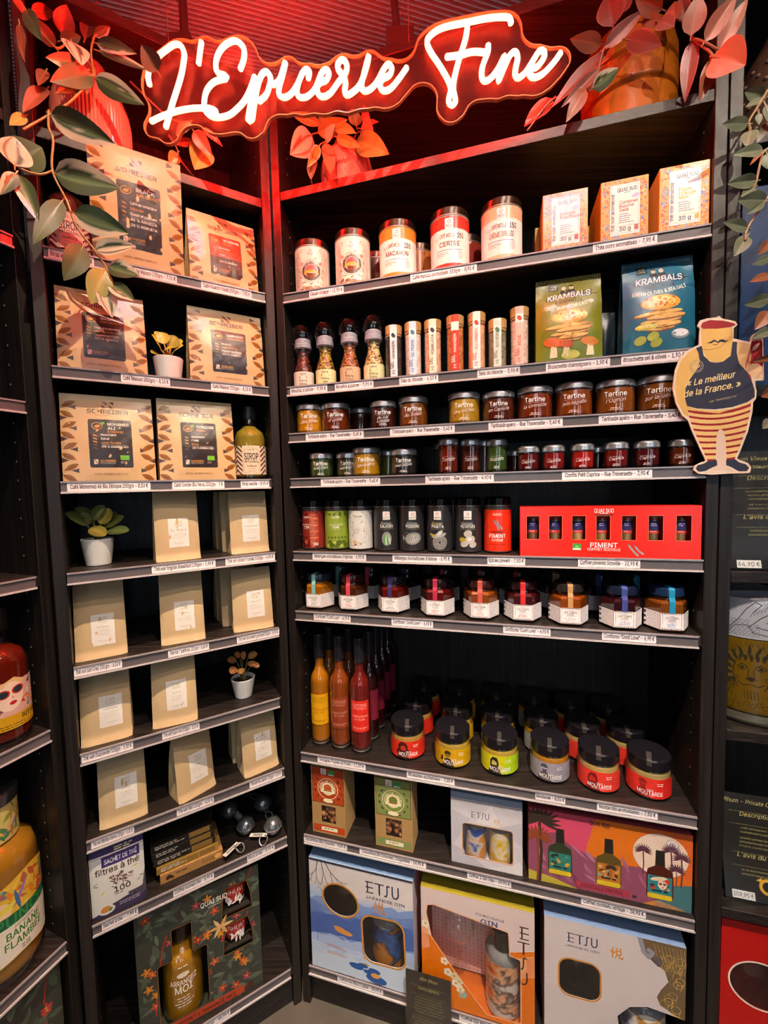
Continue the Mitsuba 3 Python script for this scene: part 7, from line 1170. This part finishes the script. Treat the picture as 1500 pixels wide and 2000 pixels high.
PEACH_S = [[[-45,927,1901],[-75,904,1907],[-116,906,1912],[-130,910,1911]],[[-75,904,1907],[-100,901,1891],[-112,894,1878],[-124,898,1856]],[[-45,927,1901],[-38,915,1916],[-15,898,1912],[-20,899,1938]],[[-34,914,1891],[-37,894,1886]],[[-129,888,1806],[-127,899,1801],[-114,905,1812]]]
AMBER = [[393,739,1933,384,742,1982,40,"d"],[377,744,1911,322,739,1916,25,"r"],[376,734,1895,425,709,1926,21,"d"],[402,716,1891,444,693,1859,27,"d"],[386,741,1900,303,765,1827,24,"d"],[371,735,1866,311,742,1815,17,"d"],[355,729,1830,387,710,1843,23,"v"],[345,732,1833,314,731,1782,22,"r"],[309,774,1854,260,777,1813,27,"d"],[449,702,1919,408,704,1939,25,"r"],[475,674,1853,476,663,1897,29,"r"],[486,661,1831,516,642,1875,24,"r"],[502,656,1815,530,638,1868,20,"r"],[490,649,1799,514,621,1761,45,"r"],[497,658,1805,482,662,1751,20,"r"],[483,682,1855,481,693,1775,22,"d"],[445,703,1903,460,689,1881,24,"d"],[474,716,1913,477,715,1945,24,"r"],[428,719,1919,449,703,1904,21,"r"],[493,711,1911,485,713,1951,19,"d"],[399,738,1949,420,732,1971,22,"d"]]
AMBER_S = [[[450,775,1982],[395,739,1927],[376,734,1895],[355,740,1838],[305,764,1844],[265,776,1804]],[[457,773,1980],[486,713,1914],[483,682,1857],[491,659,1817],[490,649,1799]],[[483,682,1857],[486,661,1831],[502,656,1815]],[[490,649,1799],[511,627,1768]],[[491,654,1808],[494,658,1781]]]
DULL = [[582,669,1761,551,667,1766,18,"o"],[583,668,1757,552,667,1742,12,"o"],[557,665,1719,510,658,1714,17,"o"],[560,665,1710,550,657,1681,20,"o"],[576,660,1677,533,662,1674,17,"o"],[575,660,1675,553,656,1653,7,"n"],[569,662,1636,518,656,1628,18,"o"],[567,663,1627,544,659,1612,15,"o"],[581,659,1605,532,652,1602,23,"o"],[569,662,1731,570,662,1715,9,"o"],[580,659,1603,551,657,1585,11,"o"],[560,665,1569,515,657,1574,17,"o"],[560,665,1558,537,661,1526,20,"o"],[586,657,1545,566,652,1524,14,"n"],[588,657,1522,558,655,1511,13,"o"],[589,656,1496,557,655,1486,14,"n"],[589,656,1462,542,649,1450,18,"o"],[589,656,1443,565,653,1415,20,"n"],[592,655,1415,554,645,1400,15,"o"],[593,655,1375,556,645,1366,9,"n"],[603,663,1327,581,659,1316,16,"n"],[606,662,1282,585,657,1267,16,"o"],[580,659,1672,582,658,1650,17,"o"],[588,667,1722,575,671,1696,12,"o"],[577,660,1741,590,656,1705,15,"o"]]
DULL_S = [[[592,666,1778],[569,662,1743],[557,665,1721],[560,665,1710]],[[581,658,1679],[575,660,1673],[569,662,1636],[567,663,1627]],[[588,657,1616],[577,660,1600],[560,665,1569],[554,661,1551]],[[588,657,1554],[590,656,1479],[592,655,1404],[603,663,1321]],[[570,662,1743],[582,669,1759],[596,665,1770]]]
def vase_ribbed():
    r = .062; t = Thing('ribbed_vase', 'pink vertically ribbed vase on top of the narrow bookcase shelf', 'vase', put('A', 0, .0780, .012 + r)); prof = np.array([(r - .006, 0), (r - .001, .003), (r, .012), (r, .085), (r - .003, .106), (r - .010, .124), (r - .020, .140), (.034, .152), (.027, .160), (.026, .178)])
    n = 140; m = lathe(prof, n * 2); v = np.asarray(m.vertices).copy(); a = np.arctan2(v[:, 0], -v[:, 1]); k = 1 + .012 * np.cos(a * 70); v[:, :2] *= k[:, None]
    t.part('body', M().add((v, np.asarray(m.faces)), '#c8705f'), 'coated', 25); t.part('inside', M().add(lathe([(0, .150), (.024, .150)], 24), '#3a1a14'), 'paper', 0); return t
VR = vase_ribbed()
def vase_lattice():
    r = .0545; t = Thing('lattice_vase', 'pink vase with a diamond relief on top of the wide bookcase shelf', 'vase', put('B', 0, .1235, .012 + r)); zz = np.r_[np.linspace(0, .070, 44), np.linspace(.0716, .112, 26)]; rr = np.interp(zz, [0, .003, .055, .075, .090, .102, .112], [r - .005, r, r, r - .005, r - .016, r - .028, .024])
    m = lathe(np.c_[rr, zz], 220); v = np.asarray(m.vertices).copy(); a = np.arctan2(v[:, 0], -v[:, 1]) * r; s, q = (a * 1.0 + v[:, 2] * .62) / .0085, (a * 1.0 - v[:, 2] * .62) / .0085; g = np.minimum(np.abs(s - np.round(s)), np.abs(q - np.round(q))); k = 1 - .014 * np.clip(1 - g / .12, 0, 1); v[:, :2] *= k[:, None]
    t.part('body', M().add((v, np.asarray(m.faces)), '#cc7464'), 'glossy', 40); t.part('inside', M().add(lathe([(0, .104), (.022, .104)], 24), '#3a1a14'), 'paper', 0); return t
vase_lattice()
def vase_amber():
    r = .0765; t = Thing('amber_vase', 'big amber glass vase with two grooves, top right on the wide bookcase', 'vase', put('B', 0, .6600, .018 + r)); zz = np.linspace(0, .186, 150); rr = np.interp(zz, [0, .004, .012, .10, .135, .160, .174, .186], [r - .012, r - .004, r, r + .001, r, r - .006, r - .018, r - .040])
    for z in (.060, .108): rr = rr - .0062 * np.exp(-((zz - z) / .0034) ** 2)
    t.part('body', M().add(lathe(np.c_[rr, zz], 72)), 'amber_glass', 40); t.part('neck', M().add(lathe([(r - .040, .186), (r - .043, .190), (r - .040, .1945), (r - .043, .195), (r - .048, .190)], 48)), 'amber_glass', 40)
vase_amber()
def vase_dotted():
    t = Thing('dotted_vase', 'brown glass vase with raised dots, half seen at the top right edge', 'vase', put('R', 0, .0830, .012 + .06)); r = .058; prof = np.array([(r - .02, 0), (r - .004, .004), (r, .02), (r, .10), (r - .008, .14), (r - .024, .165), (.022, .19)]); t.part('body', M().add(lathe(prof, 56), '#4a3a30'), 'glossy', 40); d = M()
    for i in range(9):
        for j in range(16): a = 2 * math.pi * (j + .5 * (i % 2)) / 16; z = .016 + .0135 * i; R = np.interp(z, prof[:, 1], prof[:, 0]); d.add(np.array([1, 1, 1]) * trimesh.creation.icosphere(1, .0030).vertices + [R * math.sin(a), -R * math.cos(a), z], '#6a5648') if False else d.add((np.asarray(trimesh.creation.icosphere(1, .0034).vertices) + [R * math.sin(a), -R * math.cos(a), z], trimesh.creation.icosphere(1, .0034).faces), '#6a5648')
    t.part('raised_dots', d, 'glossy', 60, kind='stuff')
vase_dotted()
EYEP = np.array([0, 0, EYE])
def leafcol(st, seed):
    q = random.Random(seed); G1, G2, CR, YE = lin('#3f4f34'), lin('#5d6b45'), lin('#d8c0a4'), lin('#8f8a3c')
    side = q.choice([-1, 1])
    def fn(u, v):
        n = math.sin(u * 9 + seed) * .08
        if st == 'v':
            if side * v + n > .42 + .15 * math.sin(u * 5): return CR
            if abs(v - .12 * side + n * .4) < .05: return CR * .8
            return G1 * (1 - .3 * abs(v)) if abs(v) > .3 else G2
        if st == 'c': return G1 if abs(v + n - .25 * side) < .16 or abs(v + .6 * side + n) < .1 else CR
        if st == 'k': return YE if abs(v) < .72 else CR
        if st == 'p': return CR * (1 - .25 * abs(v))
        if st == 'y': return (YE * .8 + G2 * .4) * (1.3 if abs(v) < .08 else 1)
        if st == 'r': return lin('#8a4a34') * (1.35 if abs(v) < .10 else 1) * (1 - .15 * u)  # red of the neon light put into the leaf colour
        if st == 'd': return lin('#703a32') * (1.9 if abs(abs(v) - .92) < .1 else 1) * (1.25 if abs(v) < .07 else 1)  # dark leaf, also reddened to imitate neon light
        if st == 'o': return lin('#5f6450') * (1.5 if abs(v) < .10 else 1) * (1.35 if abs(v) > .8 else 1)
        if st == 'n': return lin('#7a4a30') * (1.3 if abs(v) < .1 else 1)
        return G1 * (1.5 if abs(v) < .07 else 1) + .15 * G2
    return fn
def trailing(label, leaves, stems, stemcol, extra=None, rs=.0017):
    t = Thing('trailing_plant', label, 'plant')
    for i, (ax, ay, az, bx, by, bz, w, st) in enumerate(leaves):
        a, b = np.array([ax, ay, az]) / 1000.0, np.array([bx, by, bz]) / 1000.0; L = np.linalg.norm(b - a); q = random.Random(i * 7 + len(leaves)); w = w / 1000.0 * 1.06
        v, f, c = leaf_grid(L, w, POINT, q.uniform(.05, .16), q.uniform(.10, .38), leafcol(st, i + len(leaves)), 10, 11); v[:, 2] += .035 * L * np.sin(v[:, 0] / L * 7 + i) * np.abs(v[:, 1]) / max(w, 1e-6); off = .11 * L; v[:, 2] += off * v[:, 0] / L
        fd = EYEP - (a + b) / 2; fd = fd / np.linalg.norm(fd) + np.array([q.uniform(-.45, .45), 0, q.uniform(-.1, .55)])
        t.part('leaf', M().add((aim(v, a, b, fd), f), c), 'leaf', 50)
        t.part('stalk', M().add(tube([a - (b - a) / L * .006, a, a + (b - a) * .15], .0011, 5), stemcol), 'leaf', 50)
    for s in stems: t.part('stem', M().add(tube(spline(np.array(s) / 1000.0, .006), rs, 6), stemcol), 'leaf', 60)
    return t
trailing('variegated trailing plant spilling from the ribbed vase over the narrow bookcase', VINE, VINE_S, '#b08a50')
trailing('small trailing shoot of brownish leaves hanging under the left end of the sign', VINE2, VINE2_S, '#8a5a3a')
trailing('leafy plant in the lattice vase below the sign', PEACH, PEACH_S, '#9a6a40', rs=.0014)
trailing('plant with long leaves tinted red as if neon-lit in the amber vase, top right', AMBER, AMBER_S, '#7a4a34')
trailing('grey-green plant hanging down the right edge beside the upright', DULL, DULL_S, '#8a7a5a')
